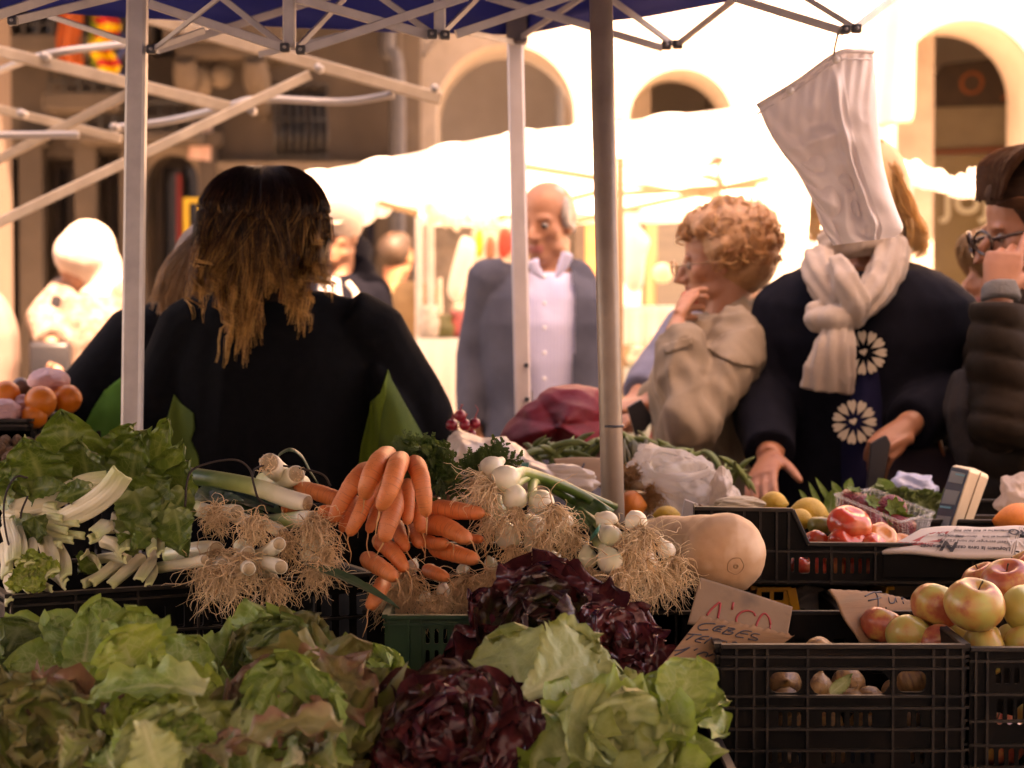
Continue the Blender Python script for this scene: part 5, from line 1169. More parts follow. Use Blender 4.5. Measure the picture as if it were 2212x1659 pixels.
# ================================================================ produce
def nrm(a): a = np.asarray(a, float); return a/max(np.linalg.norm(a), 1e-9)
def leaf(g, base, d, up, L, W, curl=.8, cup=.25, ruff=.18, freq=5, seed=0, nu=28, nv=23, prof='fan', jag=.08, twist=0, stalk=.18, blis=.02, a0=0):
    """leaf blade from base along d, upper side up; curl bends it backwards (away from up)"""
    rg = np.random.default_rng(seed); d = nrm(d); up = nrm(np.asarray(up)-d*np.dot(d, up)); sd = np.cross(d, up)
    u = np.linspace(0, 1, nu); v = np.linspace(-1, 1, nv)
    ang = a0-curl*u**1.3; ds = L/(nu-1)
    cx = np.concatenate(([0], np.cumsum(np.cos(ang[:-1])*ds))); cz = np.concatenate(([0], np.cumsum(np.sin(ang[:-1])*ds)))
    if prof == 'fan': w = stalk+(1-stalk)*np.clip(u/.55, 0, 1)**1.2; w = w*np.sqrt(np.clip(1-np.clip((u-.58)/.42, 0, 1)**3, .0, 1))
    elif prof == 'oval': w = stalk*(1-u)+np.sin(math.pi*np.clip(u, 0, 1)**.85)**.75
    else: w = stalk+(1-stalk)*np.sin(math.pi*np.clip(u*.86+.1, 0, 1))**.6; w = w*np.sqrt(np.clip(1-np.clip((u-.75)/.25, 0, 1)**4, 0, 1))
    U, Vv = np.meshgrid(u, v, indexing='ij'); A = np.abs(Vv)
    p = rg.uniform(0, 6.28, 12); f = rg.uniform(.75, 1.35, 12)*freq
    edge = np.maximum(A**2.2, np.clip((U-.6)/.4, 0, 1)**1.5)
    arc = U*np.sign(Vv+1e-6)*1.0+Vv*.35*(U > .5)
    rf = np.sin(2*math.pi*f[0]*U+p[0]+Vv*2)+.6*np.sin(2*math.pi*f[1]*1.9*U+p[1]-Vv*3)+.5*np.sin(4.5*freq*Vv*np.clip(U-.3, 0, 1)+p[2])+.18*np.sin(2*math.pi*f[3]*2.6*U+p[3]+Vv*4)
    lift = cup*W*A**2+ruff*W*edge*rf+blis*W*(np.sin(9*U*f[4]/freq*2+p[4]+2.5*Vv)*np.cos(6*Vv+p[5])+.35*np.sin(19*U+p[6])*np.sin(15*Vv+p[7]))*np.minimum(1, A*3)
    jg = 1+jag*(np.sin(2*math.pi*f[8]*1.7*U+p[8]+(Vv > 0)*2)+.6*np.sin(2*math.pi*f[9]*3*U+p[9]+(Vv > 0)*1.)+.25*np.sin(2*math.pi*f[10]*5*U+p[10]))*A
    tipj = 1+jag*.8*np.clip((U-.7)/.3, 0, 1)*(np.sin(9*Vv+p[11])+.6*np.sin(21*Vv+p[5]))
    X = Vv*(w[:, None])*W*jg; X = X+.08*W*np.sin(2*math.pi*U*.7+p[10])
    tw = twist*U
    tx, tz = np.cos(ang), np.sin(ang)
    posd = cx[:, None]*tipj-tz[:, None]*lift; posu = cz[:, None]*tipj+tx[:, None]*lift
    Xr = X*np.cos(tw); pu2 = posu+X*np.sin(tw)
    pts = np.array(tuple(base))+posd[..., None]*d+pu2[..., None]*up+Xr[..., None]*sd
    fs = [(i*nv+j, (i+1)*nv+j, (i+1)*nv+j+1, i*nv+j+1) for i in range(nu-1) for j in range(nv-1)]
    g.add(pts.reshape(-1, 3), fs, np.stack((U.ravel(), (Vv.ravel()+1)/2), 1)); return pts
def lettuce(label, c, axis, R, n, mats, seed, inner=.2, L=(.75, 1.25), W=(.42, .7), ruff=.24, freq=3.5, cup=.3, curl=(.2, 1.5), prof='fan', jag=.08, spread=1.9, cat='lettuce', group=None, name='lettuce', squash=1., blis=.03, heartm=None):
    rg = random.Random(seed); R0 = empty(name, c); tag(R0, label, cat, group); ax = nrm(axis); t1 = nrm(np.cross(ax, (0.13, .2, 1))); t2 = np.cross(ax, t1)
    for i in range(n):
        t = (i+.5)/n; ph = i*2.39996+rg.uniform(-.3, .3); rad = math.cos(ph)*t1+math.sin(ph)*t2*squash
        rad = nrm(rad); el = inner+(spread-inner)*t**.8+rg.uniform(-.12, .12)
        d = ax*math.cos(el)+rad*math.sin(el); up = -rad*math.cos(el)+ax*math.sin(el)
        Ln = R*(L[0]+(L[1]-L[0])*t)*rg.uniform(.85, 1.15); Wn = R*(W[0]+(W[1]-W[0])*t)*rg.uniform(.85, 1.2)
        b = np.array(tuple(c))-ax*R*.45+rad*R*.06
        g = G(); leaf(g, b, d, up, Ln, Wn, curl=curl[0]+(curl[1]-curl[0])*t+rg.uniform(-.55, .45), cup=cup*(1-.5*t), ruff=ruff*rg.uniform(.7, 1.3), freq=freq, seed=seed*97+i, prof=prof, jag=jag, twist=rg.uniform(-.5, .5), blis=blis)
        m = mats[0] if t > .35 or len(mats) == 1 else mats[1]
        if len(mats) > 2 and rg.random() < .25: m = mats[2]
        g.obj('leaf', m, R0, rec=False)
    return R0
L_green = leafmat('green_lettuce_leaf', (.12, .215, .035), (.20, .31, .07), (.20, .28, .05), (.44, .48, .25), .85, .5, .28)
L_heart = leafmat('lettuce_heart_leaf', (.24, .34, .05), (.33, .42, .09), (.26, .36, .05), (.50, .52, .24), .85, .45, .35)
L_dark = leafmat('dark_green_leaf', (.06, .10, .02), (.11, .16, .035), (.12, .17, .04), (.26, .32, .13), .85, .45, .25)
L_oak = leafmat('oak_leaf', (.13, .18, .035), (.20, .25, .055), (.18, .16, .05), (.26, .28, .12), .62, .48, .25, blot=(.15, .10, .045), blot_lo=.58)
L_bronze = leafmat('bronze_leaf', (.17, .14, .05), (.22, .20, .07), (.20, .10, .055), (.28, .26, .12), .6, .45, .25, blot=(.09, .12, .03), blot_lo=.5)
L_red = leafmat('red_lettuce_leaf', (.065, .013, .017), (.17, .034, .034), (.045, .010, .014), (.20, .07, .05), .8, .24, .2, vein=.25, blot=(.085, .02, .02), blot_lo=.6)
L_redg = leafmat('red_green_leaf', (.07, .05, .02), (.10, .10, .03), (.05, .012, .012), (.20, .20, .08), .55, .3, .2, vein=.4, blot=(.05, .012, .012), blot_lo=.5)
L_butter = leafmat('butter_leaf', (.17, .26, .05), (.25, .33, .085), (.22, .33, .05), (.42, .46, .22), .88, .42, .3)
L_pale = leafmat('pale_green_leaf', (.26, .32, .12), (.34, .40, .17), (.20, .24, .05), (.48, .52, .28), .82, .45, .28, vein=.5)
L_chard = leafmat('chard_leaf', (.065, .12, .016), (.12, .19, .03), (.10, .16, .025), (.30, .36, .12), .9, .3, .28, vein=.45)
L_leekg = leafmat('leek_blade', (.03, .07, .03), (.05, .10, .05), (.08, .12, .05), (.12, .18, .09), .95, .4, .15, vein=0)
plastic_k = mat('black_crate_plastic', (.0035, .003, .0027), (.006, .005, .004), 20, .55, .15, 120, .001, c3=(.012, .008, .006), s3=14, spec=.12)
plastic_rim = mat('dusty_black_plastic', (.008, .006, .0045), (.026, .018, .012), 30, .5, .2, 120, .001, spec=.35)
plastic_g = mat('green_crate_plastic', (.012, .065, .025), (.01, .05, .02), 12, .45, .1)
plastic_y = mat('yellow_crate_plastic', (.65, .30, .012), (.55, .25, .01), 12, .45, .1)
wood_t = mat('table_board', (.05, .04, .03), (.035, .028, .022), 8, .8)

# ---- tables
def table(label, x0, x1, y0, y1, z, m=wood_t):
    R = empty('stall_table', ((x0+x1)/2, (y0+y1)/2, 0)); tag(R, label, 'table')
    g = G(); g.box(((x0+x1)/2, (y0+y1)/2, z-.02), (x1-x0, y1-y0, .04)); g.obj('table_top', m, R, smooth=False, bevel=.003)
    for x in (x0+.06, x1-.06):
        for y in (y0+.06, y1-.06): g = G(); g.bar((x, y, 0), (x, y, z-.04), .05); g.obj('leg', alu, R, smooth=False)
table('dark display table under the lettuces and crates', -1.15, 1.35, 2.05, 3.5, .735)
table('back stall table under the bags and broad beans', -.05, 1.75, 3.52, 4.62, .93)
def crate(label, o, ux, W, D, H, m, front_holes=(), side_holes=(), front_line=None, ribs_h=(), ribs_v=(), th=.004, group=None, taper=0., name='crate', back_h=None, slots=True):
    """o = front left bottom corner, ux = unit vector along the front; heights and holes in metres from o"""
    o = V(o); ux = V(ux).normalized(); uy = V((0, 0, 1)).cross(ux).normalized(); R = empty(name, o); tag(R, label, 'crate', group)
    fl = front_line or [(0, H), (W, H)]
    g = G(); g.prism([(0, 0), (W, 0)]+list(reversed(fl)), uy*th, o, ux, (0, 0, 1), holes=front_holes); g.obj('front_panel', m, R, smooth=False)
    bh = []
    if slots:
        k = int(W/.03)
        bh = [rect(.02+i*.03, H*.15, .02+i*.03+.018, H*.45, .003) for i in range(k) if .02+i*.03+.02 < W-.01]+[rect(.02+i*.03, H*.52, .02+i*.03+.018, H*.8, .003) for i in range(k) if .02+i*.03+.02 < W-.01]
    g = G(); g.prism([(0, 0), (W, 0), (W, H), (0, H)], uy*th, o+uy*(D-th), ux, (0, 0, 1), holes=bh); g.obj('back_panel', m, R, smooth=False)
    for x in (0, W-th):
        g = G(); g.prism([(th+.0005, 0), (D-th-.0005, 0), (D-th-.0005, H), (th+.0005, H)], ux*th, o+ux*x, uy, (0, 0, 1), holes=side_holes); g.obj('side_panel', m, R, smooth=False)
    g = G(); g.box(o+ux*W/2+uy*D/2+V((0, 0, .004)), (W-.01, D-.01, .004), ax=ux); g.obj('base', m, R, smooth=False)
    # rim and ribs stand proud
    g = G(); pr = .006
    for i in range(len(fl)-1):
        a, b = fl[i], fl[i+1]; g.bar(o+ux*a[0]+V((0, 0, a[1]))-uy*pr*.4, o+ux*b[0]+V((0, 0, b[1]))-uy*pr*.4, pr*2.4, .006)
    g.bar(o+ux*W+V((0, 0, H))+ux*.003, o+ux*W+uy*D+V((0, 0, H))+ux*.003, pr*2, .006); g.bar(o+V((0, 0, H))-ux*.003, o+uy*D+V((0, 0, H))-ux*.003, pr*2, .006); g.bar(o+uy*D+V((0, 0, H)), o+uy*D+ux*W+V((0, 0, H)), pr*2, .006)
    g.obj('rim', plastic_rim if m is plastic_k else m, R, smooth=False)
    g = G()
    for z in ribs_h: g.box(o+ux*W/2-uy*pr*.5+V((0, 0, z)), (W+.002, pr+.002, .0035), ax=ux); g.box(o-ux*pr*.5+uy*D/2+V((0, 0, z)), (pr+.002, D, .0035), ax=ux); g.box(o+ux*(W+pr*.5)+uy*D/2+V((0, 0, z)), (pr+.002, D, .0035), ax=ux)
    for x in ribs_v:
        zt = np.interp(x, [p[0] for p in fl], [p[1] for p in fl]); g.box(o+ux*x-uy*pr*.45+V((0, 0, zt/2)), (.0035, pr, zt-.004), ax=ux)
    for y in (.02, D*.33, D*.66, D-.02): g.box(o-ux*pr*.45+uy*y+V((0, 0, H/2)), (pr, .0035, H-.004), ax=ux); g.box(o+ux*(W+pr*.45)+uy*y+V((0, 0, H/2)), (pr, .0035, H-.004), ax=ux)
    if ribs_h or ribs_v: g.obj('ribs', plastic_rim if m is plastic_k else m, R, smooth=False)
    return R
# right front crate
def zpx(y, Y): return P(1106, y, Y).z
Yr = 2.80; o = P(1556, 1700, Yr); o.z = .735; xr_ = P(2083, 1400, Yr).x; W_ = xr_-o.x; H_ = zpx(1395, Yr)-.735
def lx(x): return P(x, 1500, Yr).x-o.x
def lz(y): return P(1600, y, Yr).z-o.z
hl = [rect(lx(1662), lz(1497), lx(1733), lz(1452), .012), rect(lx(1748), lz(1504), lx(1924), lz(1448), .022), rect(lx(1937), lz(1495), lx(2001), lz(1450), .01)]
for x0, n in ((1682, 3), (1776, 6), (1960, 2)): hl += [rect(lx(x0+20*i), lz(1570), lx(x0+20*i+9), lz(1538), .003) for i in range(n)]
for x0, n in ((1660, 4), (1776, 6), (1968, 2)): hl += [rect(lx(x0+21*i), lz(1650), lx(x0+21*i+9), lz(1622), .003) for i in range(n)]
ribs = [lz(y) for y in (1418, 1443, 1503, 1528, 1574, 1620, 1665)]; rv = [lx(x) for x in (1590, 1628, 1657, 1744, 1928, 2015, 2044, 2078)]
crate('black ribbed crate of onions with oblong hand holes, at the front right', o, (1, 0, 0), W_, .30, H_, plastic_k, hl, [rect(.09, lz(1500), .21, lz(1455), .012)], None, ribs, rv, group='black plastic crates')
# neighbour crate to the right (apples)
o2 = P(2092, 1700, Yr+.01); o2.z = .735; H2 = zpx(1404, Yr)-.735
def l2(x): return P(x, 1500, Yr).x-o2.x
h2 = [rect(l2(2154), lz(1480), l2(2166), lz(1446), .003), rect(l2(2172), lz(1480), l2(2186), lz(1446), .003), rect(l2(2194), lz(1480), l2(2206), lz(1446), .003), rect(l2(2218), lz(1480), l2(2230), lz(1446), .003)]
h2 += [rect(l2(x), lz(1570), l2(x+13), lz(1512), .004) for x in (2158, 2180, 2202, 2224, 2246)]+[rect(l2(x), lz(1658), l2(x+13), lz(1620), .004) for x in (2140, 2162, 2184, 2206, 2228)]
crate('black crate of apples cut by the right edge of the picture', o2, (1, 0, 0), .34, .36, H2, plastic_k, h2, (), None, [lz(y) for y in (1430, 1502, 1560, 1612, 1660)], [l2(x) for x in (2110, 2135, 2250, 2330)], group='black plastic crates')
# apples crate behind the front right one
o3 = V((P(1800, 1400, 3.14).x, 3.14, .735)); crate('black crate hidden behind the onion crate with the largest apples heaped on it', o3, (1, 0, 0), .40, .3, .15, plastic_k, group='black plastic crates')
# crate behind the price cards
o4 = V((P(1395, 1330, 3.16).x, 3.2, .735)); zt4 = P(1600, 1323, 3.2).z; crate('empty black crate behind the red price card', o4, (1, 0, 0), P(1815, 1325, 3.2).x-o4.x, .24, zt4-.735, plastic_k, (), (), None, [.12], [.05, .2], group='black plastic crates')
# upper crate of tomatoes with raised end
Ym = 3.30; o5 = P(1500, 1268, Ym); W5 = .60; dirm = V((1, -.06, 0)).normalized(); z5 = P(1500, 1262, Ym).z; o5.z = z5
def mx_(x): return (P(x, 1200, 3.28).x-o5.x)
def mz(y, Y=3.28): return P(1700, y, Y).z-z5
hH = mz(1100); lo5 = mz(1176)
fl5 = [(0, hH), (mx_(1714), hH-.002), (mx_(1748), lo5), (W5, lo5)]
h5 = [rect(mx_(1711), mz(1238), mx_(1718), mz(1206), .003), rect(mx_(1728), mz(1240), mx_(1752), mz(1205), .004)]+[rect(mx_(x), mz(1241), mx_(x+8), mz(1206), .003) for x in (1763, 1780, 1803, 1821, 1839, 1856, 1873)]
crate('black crate with raised end holding the tomatoes and newspaper', o5, dirm, W5, .36, lo5, plastic_k, h5, (), fl5, [.006, lo5-.012], [mx_(x) for x in (1540, 1575, 1610, 1645, 1680, 1706, 1798, 1892, 2100, 2200)], group='black plastic crates', slots=False)
g = G(); a_, b_ = o5+dirm*.0, o5+dirm*mx_(1714); uy5 = V((0, 0, 1)).cross(dirm)
g.prism([(0, lo5+.001), (.10, lo5+.001), (.08, hH), (0, hH)], dirm*.004, a_, uy5, (0, 0, 1)); R5 = [x for x in COL.objects if x.get('label', '').startswith('black crate with raised end')][0]; g.obj('raised_corner', plastic_k, R5, smooth=False)
g = G(); c0 = o5+dirm*mx_(1915)-uy5*.003+V((0, 0, lo5*.52)); g.box(c0+dirm*.10, (.21, .003, lo5*.62), ax=dirm); g.obj('blank_label_field', plastic_k, R5, smooth=False, bevel=.001)
# black crate end right behind the scales
o6 = P(2098, 1180, 3.75); z6 = zpx(1115, 3.75); o6.z = z6-.12; crate('black crate with an orange pepper behind the newspaper', o6, (1, -.1, 0), .4, .3, .12, plastic_k, group='black plastic crates', slots=False)
# yellow crate
o7 = P(1634, 1330, 3.34); z7 = P(1634, 1268, 3.34).z; o7.z = .735; H7 = z7-.737; w7 = M(75, 3.34)
crate('yellow plastic crate under the raised black crate', o7, (1, 0, 0), w7+.16, .28, H7, plastic_y, [rect(.008, H7-.02, w7*.5-.006, H7-.006, .001), rect(w7*.5, H7-.02, w7-.012, H7-.006, .001), rect(.008, H7-.045, w7*.5-.006, H7-.026, .001), rect(w7*.5, H7-.045, w7-.012, H7-.026, .001)], (), [(0, H7), (w7, H7), (w7+.035, .02), (w7+.036, .02)], slots=False, name='yellow_crate')
# green crate
o8 = P(838, 1500, 2.98); o8.z = .735; W8 = P(985, 1330, 2.98).x-o8.x+.12; H8 = P(900, 1332, 2.98).z-.735
hg = []
for c_ in range(9):
    for r_ in range(4): hg.append(rect(.055+.013*c_, H8-.040-.031*r_, .055+.013*c_+.006, H8-.018-.031*r_, .0025, 3))
crate('green plastic crate between the black crate and the red lettuces', o8, (1, 0, 0), W8, .34, H8, plastic_g, hg, (), None, [H8-.012], [.03, .047], slots=False, name='green_crate')
# left long black crate, turned a little
pA, pB = P(24, 1292, 2.93), P(800, 1236, 3.17); zc = (pA.z+pB.z)/2; pA.z = pB.z = zc; dl_ = (pB-pA); W9 = dl_.length; dl_.normalize(); oA = V((pA.x, pA.y, .735)); H9 = zc-.735
def cell(i, n, z0, z1, gap=.006): w_ = W9/n; return rect(i*w_+gap, z0, (i+1)*w_-gap, z1, .003)
hz9 = [cell(i, 19, H9-.062, H9-.028) for i in range(19)]+[cell(i, 19, H9-.108, H9-.068) for i in range(19)]+[cell(i, 19, H9-.155, H9-.114) for i in range(19)]
crate('long black slotted crate under the chard and leeks on the left', oA, dl_, W9, .36, H9, plastic_k, hz9, (), None, [H9-.014, H9-.065, H9-.111], [W9*i/6 for i in range(7)], group='black plastic crates')
# black crate between it and the green crate
o10 = P(795, 1500, 3.12); o10.z = .735; crate('black crate end just left of the green crate', o10, (1, 0, 0), .03, .3, .19, plastic_k, slots=False, group='black plastic crates')
for lab, x, y, W__, D__, H__ in (('low black crate under the front lettuces on the left', -.98, 2.12, .55, .38, .07), ('low black crate under the dark red lettuce', -.42, 2.12, .55, .38, .07), ('low black crate under the green lettuces in the centre', .14, 2.12, .37, .38, .07),
                                 ('low black crate under the second row of lettuces', -.98, 2.52, .55, .38, .08), ('low black crate in the middle of the second row', -.42, 2.52, .40, .38, .08), ('low black crate under the upper red lettuce', -.01, 2.52, .28, .38, .08)):
    crate(lab, (x, y, .736), (1, 0, 0), W__, D__, H__, plastic_k, slots=False, group='black plastic crates')

o11 = V((P(838, 1300, 3.2).x, 3.2, .735)); crate('black crate filled with spring onions and carrots in the middle', o11, (1, 0, 0), .46, .28, .285, plastic_k, slots=False, group='black plastic crates')
o13 = V((-1.0, 3.5, .735)); crate('spare black crate added behind the slotted crate to cover the bright ground', o13, (1, 0, 0), .55, .22, .2, plastic_k, slots=False, group='black plastic crates')  # added to block the sunlit ground showing through the slots
o12 = V((P(600, 1300, 3.4).x, 3.46, .735)); crate('black crate behind the leeks and hanging carrots', o12, (1, 0, 0), .42, .2, .30, plastic_k, slots=False, group='black plastic crates')
# ---- lettuces. photo place, depth, radius px
def LT(label, x, y, Y, rpx, n, mats, seed, ax=(0, -.75, .6), **k): return lettuce(label, P(x, y, Y), ax, M(rpx, Y), n, mats, seed, group='heads of lettuce', **k)
LT('green romaine lettuce with a pointed leaf rising in front of the slotted crate', 215, 1420, 2.68, 150, 15, [L_green], 11, ax=(.1, -.55, .75), ruff=.10, freq=3, cup=.3, curl=(.2, 1.2), prof='rom', L=(.9, 1.4), W=(.34, .5), jag=.05)
LT('broad leaved green lettuce cut by the left edge above the others', 20, 1390, 2.75, 125, 14, [L_green, L_dark], 12, ax=(.2, -.5, .8), ruff=.09, freq=3, L=(.8, 1.3), W=(.42, .6), jag=.03, curl=(.2, 1.3))
LT('pale green lettuce lying on its side with a white rib, at the left centre', 345, 1500, 2.52, 165, 18, [L_green, L_heart], 13, ax=(.35, -.75, .35), ruff=.12, freq=4, cup=.25, L=(.8, 1.3), W=(.38, .55), jag=.06)
LT('green lettuce with olive edges just right of the hanging leek roots', 590, 1420, 2.70, 165, 20, [L_green, L_dark, L_oak], 14, ax=(0, -.6, .7), ruff=.2, freq=3.5, L=(.7, 1.25), W=(.42, .68), jag=.06)
LT('oak leaf lettuce with a brown patched leaf beside the dark red one at the front', 615, 1555, 2.42, 190, 18, [L_oak, L_green, L_bronze], 15, ax=(-.1, -.75, .5), ruff=.25, freq=3, L=(.75, 1.25), W=(.46, .72), jag=.08)
LT('bronze and green lettuce in the bottom left corner', 70, 1590, 2.38, 180, 18, [L_bronze, L_oak, L_oak], 16, ax=(.15, -.75, .5), ruff=.28, freq=3.5, L=(.75, 1.25), W=(.40, .62), jag=.08)
LT('small yellow green lettuce heart at the left of the bottom rows', 330, 1560, 2.36, 105, 20, [L_heart], 17, ax=(.1, -.8, .5), ruff=.22, freq=4, cup=.5, L=(.7, 1.1), W=(.35, .5), jag=.06)
LT('grey green frilled lettuce touching the bottom edge left of centre', 385, 1660, 2.28, 170, 15, [L_pale, L_green], 18, ax=(0, -.75, .5), ruff=.2, freq=3.5, L=(.8, 1.3), W=(.46, .7), jag=.09)
LT('brown tinged lettuce at the lower left behind the corner one', 190, 1540, 2.55, 120, 16, [L_oak, L_bronze], 30, ax=(0, -.7, .6), ruff=.25, freq=6, jag=.12)
LT('small bright yellow green rosette beside the green crate', 800, 1440, 2.68, 82, 22, [L_heart, L_butter], 19, ax=(.1, -.5, .8), ruff=.08, freq=2, cup=.55, L=(.7, 1.15), W=(.4, .5), jag=.02, curl=(-.4, .8))
LT('green lettuce leaves between the oak leaf head and the small rosette', 725, 1480, 2.58, 105, 16, [L_green, L_oak], 31, ax=(0, -.6, .7), ruff=.2, freq=5, jag=.08)
LT('dark burgundy lettuce at the bottom centre, the lower of the two red ones', 975, 1575, 2.42, 228, 42, [L_red, L_red, L_redg], 20, ax=(0, -.8, .55), ruff=.22, freq=2.4, cup=.35, L=(.5, 1.1), W=(.25, .42), jag=.04, inner=.05, blis=.06, curl=(-.2, 1.4))
LT('dark burgundy lettuce with a green centre, the upper of the two red ones', 1185, 1345, 2.85, 212, 42, [L_red, L_redg, L_redg], 21, ax=(.05, -.72, .62), ruff=.22, freq=2.4, cup=.35, L=(.5, 1.14), W=(.26, .44), jag=.04, inner=.05, blis=.06, curl=(-.2, 1.4))
LT('right hand part of the upper red lettuce drooping towards the price cards', 1350, 1385, 2.82, 125, 18, [L_red, L_red], 22, ax=(.3, -.7, .5), ruff=.2, freq=2.4, L=(.6, 1.25), W=(.32, .5), jag=.05, blis=.05)
LT('pale green lettuce with two broad veined leaves under the upper red lettuce', 1170, 1480, 2.60, 165, 11, [L_pale, L_pale], 23, ax=(0, -.62, .75), ruff=.11, freq=4, cup=.2, L=(.8, 1.2), W=(.42, .62), jag=.08, curl=(.1, 1.0))
LT('smooth butter lettuce with folded leaves at the front, left of the onion crate', 1345, 1600, 2.36, 190, 17, [L_butter, L_pale, L_pale], 24, ax=(.1, -.75, .5), ruff=.17, freq=2.6, cup=.55, L=(.6, 1.25), W=(.40, .62), jag=.03, curl=(.2, 2.0), inner=.35)
LT('bright green lettuce leaf head leaning on the onion crate', 1470, 1500, 2.50, 95, 12, [L_butter], 25, ax=(.1, -.35, .95), ruff=.10, freq=3, cup=.4, L=(.9, 1.4), W=(.42, .62), jag=.03, curl=(-.2, 1.3))
LT('green lettuce behind the butter lettuce and under the veined leaves', 1310, 1500, 2.60, 120, 16, [L_pale, L_butter], 26, ax=(.1, -.6, .7), ruff=.14, freq=4, L=(.7, 1.2), W=(.35, .55), jag=.05)
# single hand placed leaves that stand out in the photo
def one_leaf(label, x0, y0, Y0, x1, y1, Y1, wpx, m, up=(0, -1, .3), seed=0, **k):
    a, b = P(x0, y0, Y0), P(x1, y1, Y1); g = G(); leaf(g, a, b-a, up, (b-a).length*1.1, M(wpx, (Y0+Y1)/2), seed=seed, nu=34, nv=29, **k)
    return tag(g.obj('loose_leaf', m, org=a, rec=False), label, 'leaf')
one_leaf('large pale veined lettuce leaf fanned out left below the upper red lettuce', 1150, 1520, 2.52, 1085, 1385, 2.62, 92, L_pale, seed=5, ruff=.10, freq=4, jag=.08, curl=.5, cup=.1, a0=.2)
one_leaf('large pale veined lettuce leaf fanned out right below the upper red lettuce', 1130, 1500, 2.50, 1275, 1400, 2.58, 95, L_pale, seed=6, ruff=.09, freq=5, jag=.07, curl=.5, cup=.1, a0=.2)
one_leaf('brown and green patched lettuce leaf folded over left of the dark red lettuce', 740, 1580, 2.22, 520, 1530, 2.20, 58, L_bronze, up=(0, -.3, 1), seed=8, ruff=.24, freq=3, jag=.06, curl=1.1, prof='rom', cup=.3, blis=.06)
one_leaf('bright green rounded leaf standing beside the onion crate', 1450, 1600, 2.42, 1500, 1425, 2.46, 66, L_butter, seed=9, ruff=.07, freq=3, jag=.03, curl=.7, cup=.15, a0=.1)
one_leaf('pointed grey green leaf rising before the slotted crate', 175, 1480, 2.60, 190, 1325, 2.66, 42, L_green, seed=10, ruff=.14, freq=3, jag=.04, curl=.2, cup=.4, prof='oval')
one_leaf('broad lettuce leaf with a thick pale rib across the left centre', 440, 1500, 2.34, 185, 1440, 2.36, 60, L_green, up=(0, -.5, 1), seed=12, ruff=.22, freq=3, jag=.05, curl=.9, prof='rom', cup=.35, blis=.06)
one_leaf('frilled grey green leaf hanging at the bottom edge', 300, 1560, 2.14, 350, 1665, 2.10, 66, L_pale, up=(0, -.9, .5), seed=14, ruff=.2, freq=3.5, jag=.08, curl=.8, cup=.2, blis=.05)
for i in range(6):
    x = 130+i*120; one_leaf('fallen %s leaf tucked between the front lettuces, %s from the left' % (['olive', 'green', 'small green', 'bronze', 'curled', 'ragged', 'last'][i], ['first', 'second', 'third', 'fourth', 'fifth', 'sixth', 'seventh'][i]), x, 1660, 2.2, x+[60, -50, 40, -30, 70, -60, 50][i], 1560+((i*37) % 50), 2.26, 48, [L_oak, L_green, L_pale, L_bronze, L_dark, L_oak, L_green][i], seed=40+i, ruff=.15, freq=5, jag=.1, curl=.8)

# ---- carrots
carrot_m = mat('carrot_skin', (.76, .24, .085), (.68, .18, .055), 30, .5, .35, 60, .002, stretch=(1, 1, 1), c3=(.68, .22, .09), s3=18, sss=.08)
nt = carrot_m.node_tree; pb = [n for n in nt.nodes if n.type == 'BSDF_PRINCIPLED'][0]; src = pb.inputs['Base Color'].links[0].from_socket
rn = _noise(nt, _coord(nt, 'UV', (55, 2.2, 1)), 1.0, 3, .6); nt.links.new(_mixc(nt, _ramp(nt, rn, [(.54, 0.0), (.66, .75)]), src, (.42, .12, .045)), pb.inputs['Base Color'])
nt.links.new(_bump(nt, rn, .35, .002), pb.inputs['Normal'])
def carrot(g, pts, Y, r, seed, tail=1.0):
    rg = random.Random(seed); n = len(pts); pp = [P(x, y, Y0) for (x, y), Y0 in zip(pts, Y)]; rr = M(r, Y[0]); c = catmull([tuple(p) for p in pp], 26)
    s = np.linspace(0, 1, 26); prof = np.interp(s, [0, .04, .12, .35, .7, .9, .97, 1.0], [.42, .86, 1.04, 1.01, .90, .74, .50, .10]); prof *= 1+.02*np.sin(s*60+seed)+.02*np.sin(s*23+seed)
    g.tube(c, prof*rr, 20)
    g2 = G()
    d = nrm(c[-1]-c[-4])
    if tail:
        L = rg.uniform(.02, .055)*tail; p = c[-1].copy(); t = [p.copy()]; dd = d.copy()
        for k in range(8): dd = nrm(dd+np.array((rg.uniform(-.4, .4), rg.uniform(-.2, .2), -.22))); p = p+dd*L/8; t.append(p.copy())
        g2.tube(t, [rr*.12, .0010, .0007, .0003], 5, cap=False)
    return g2
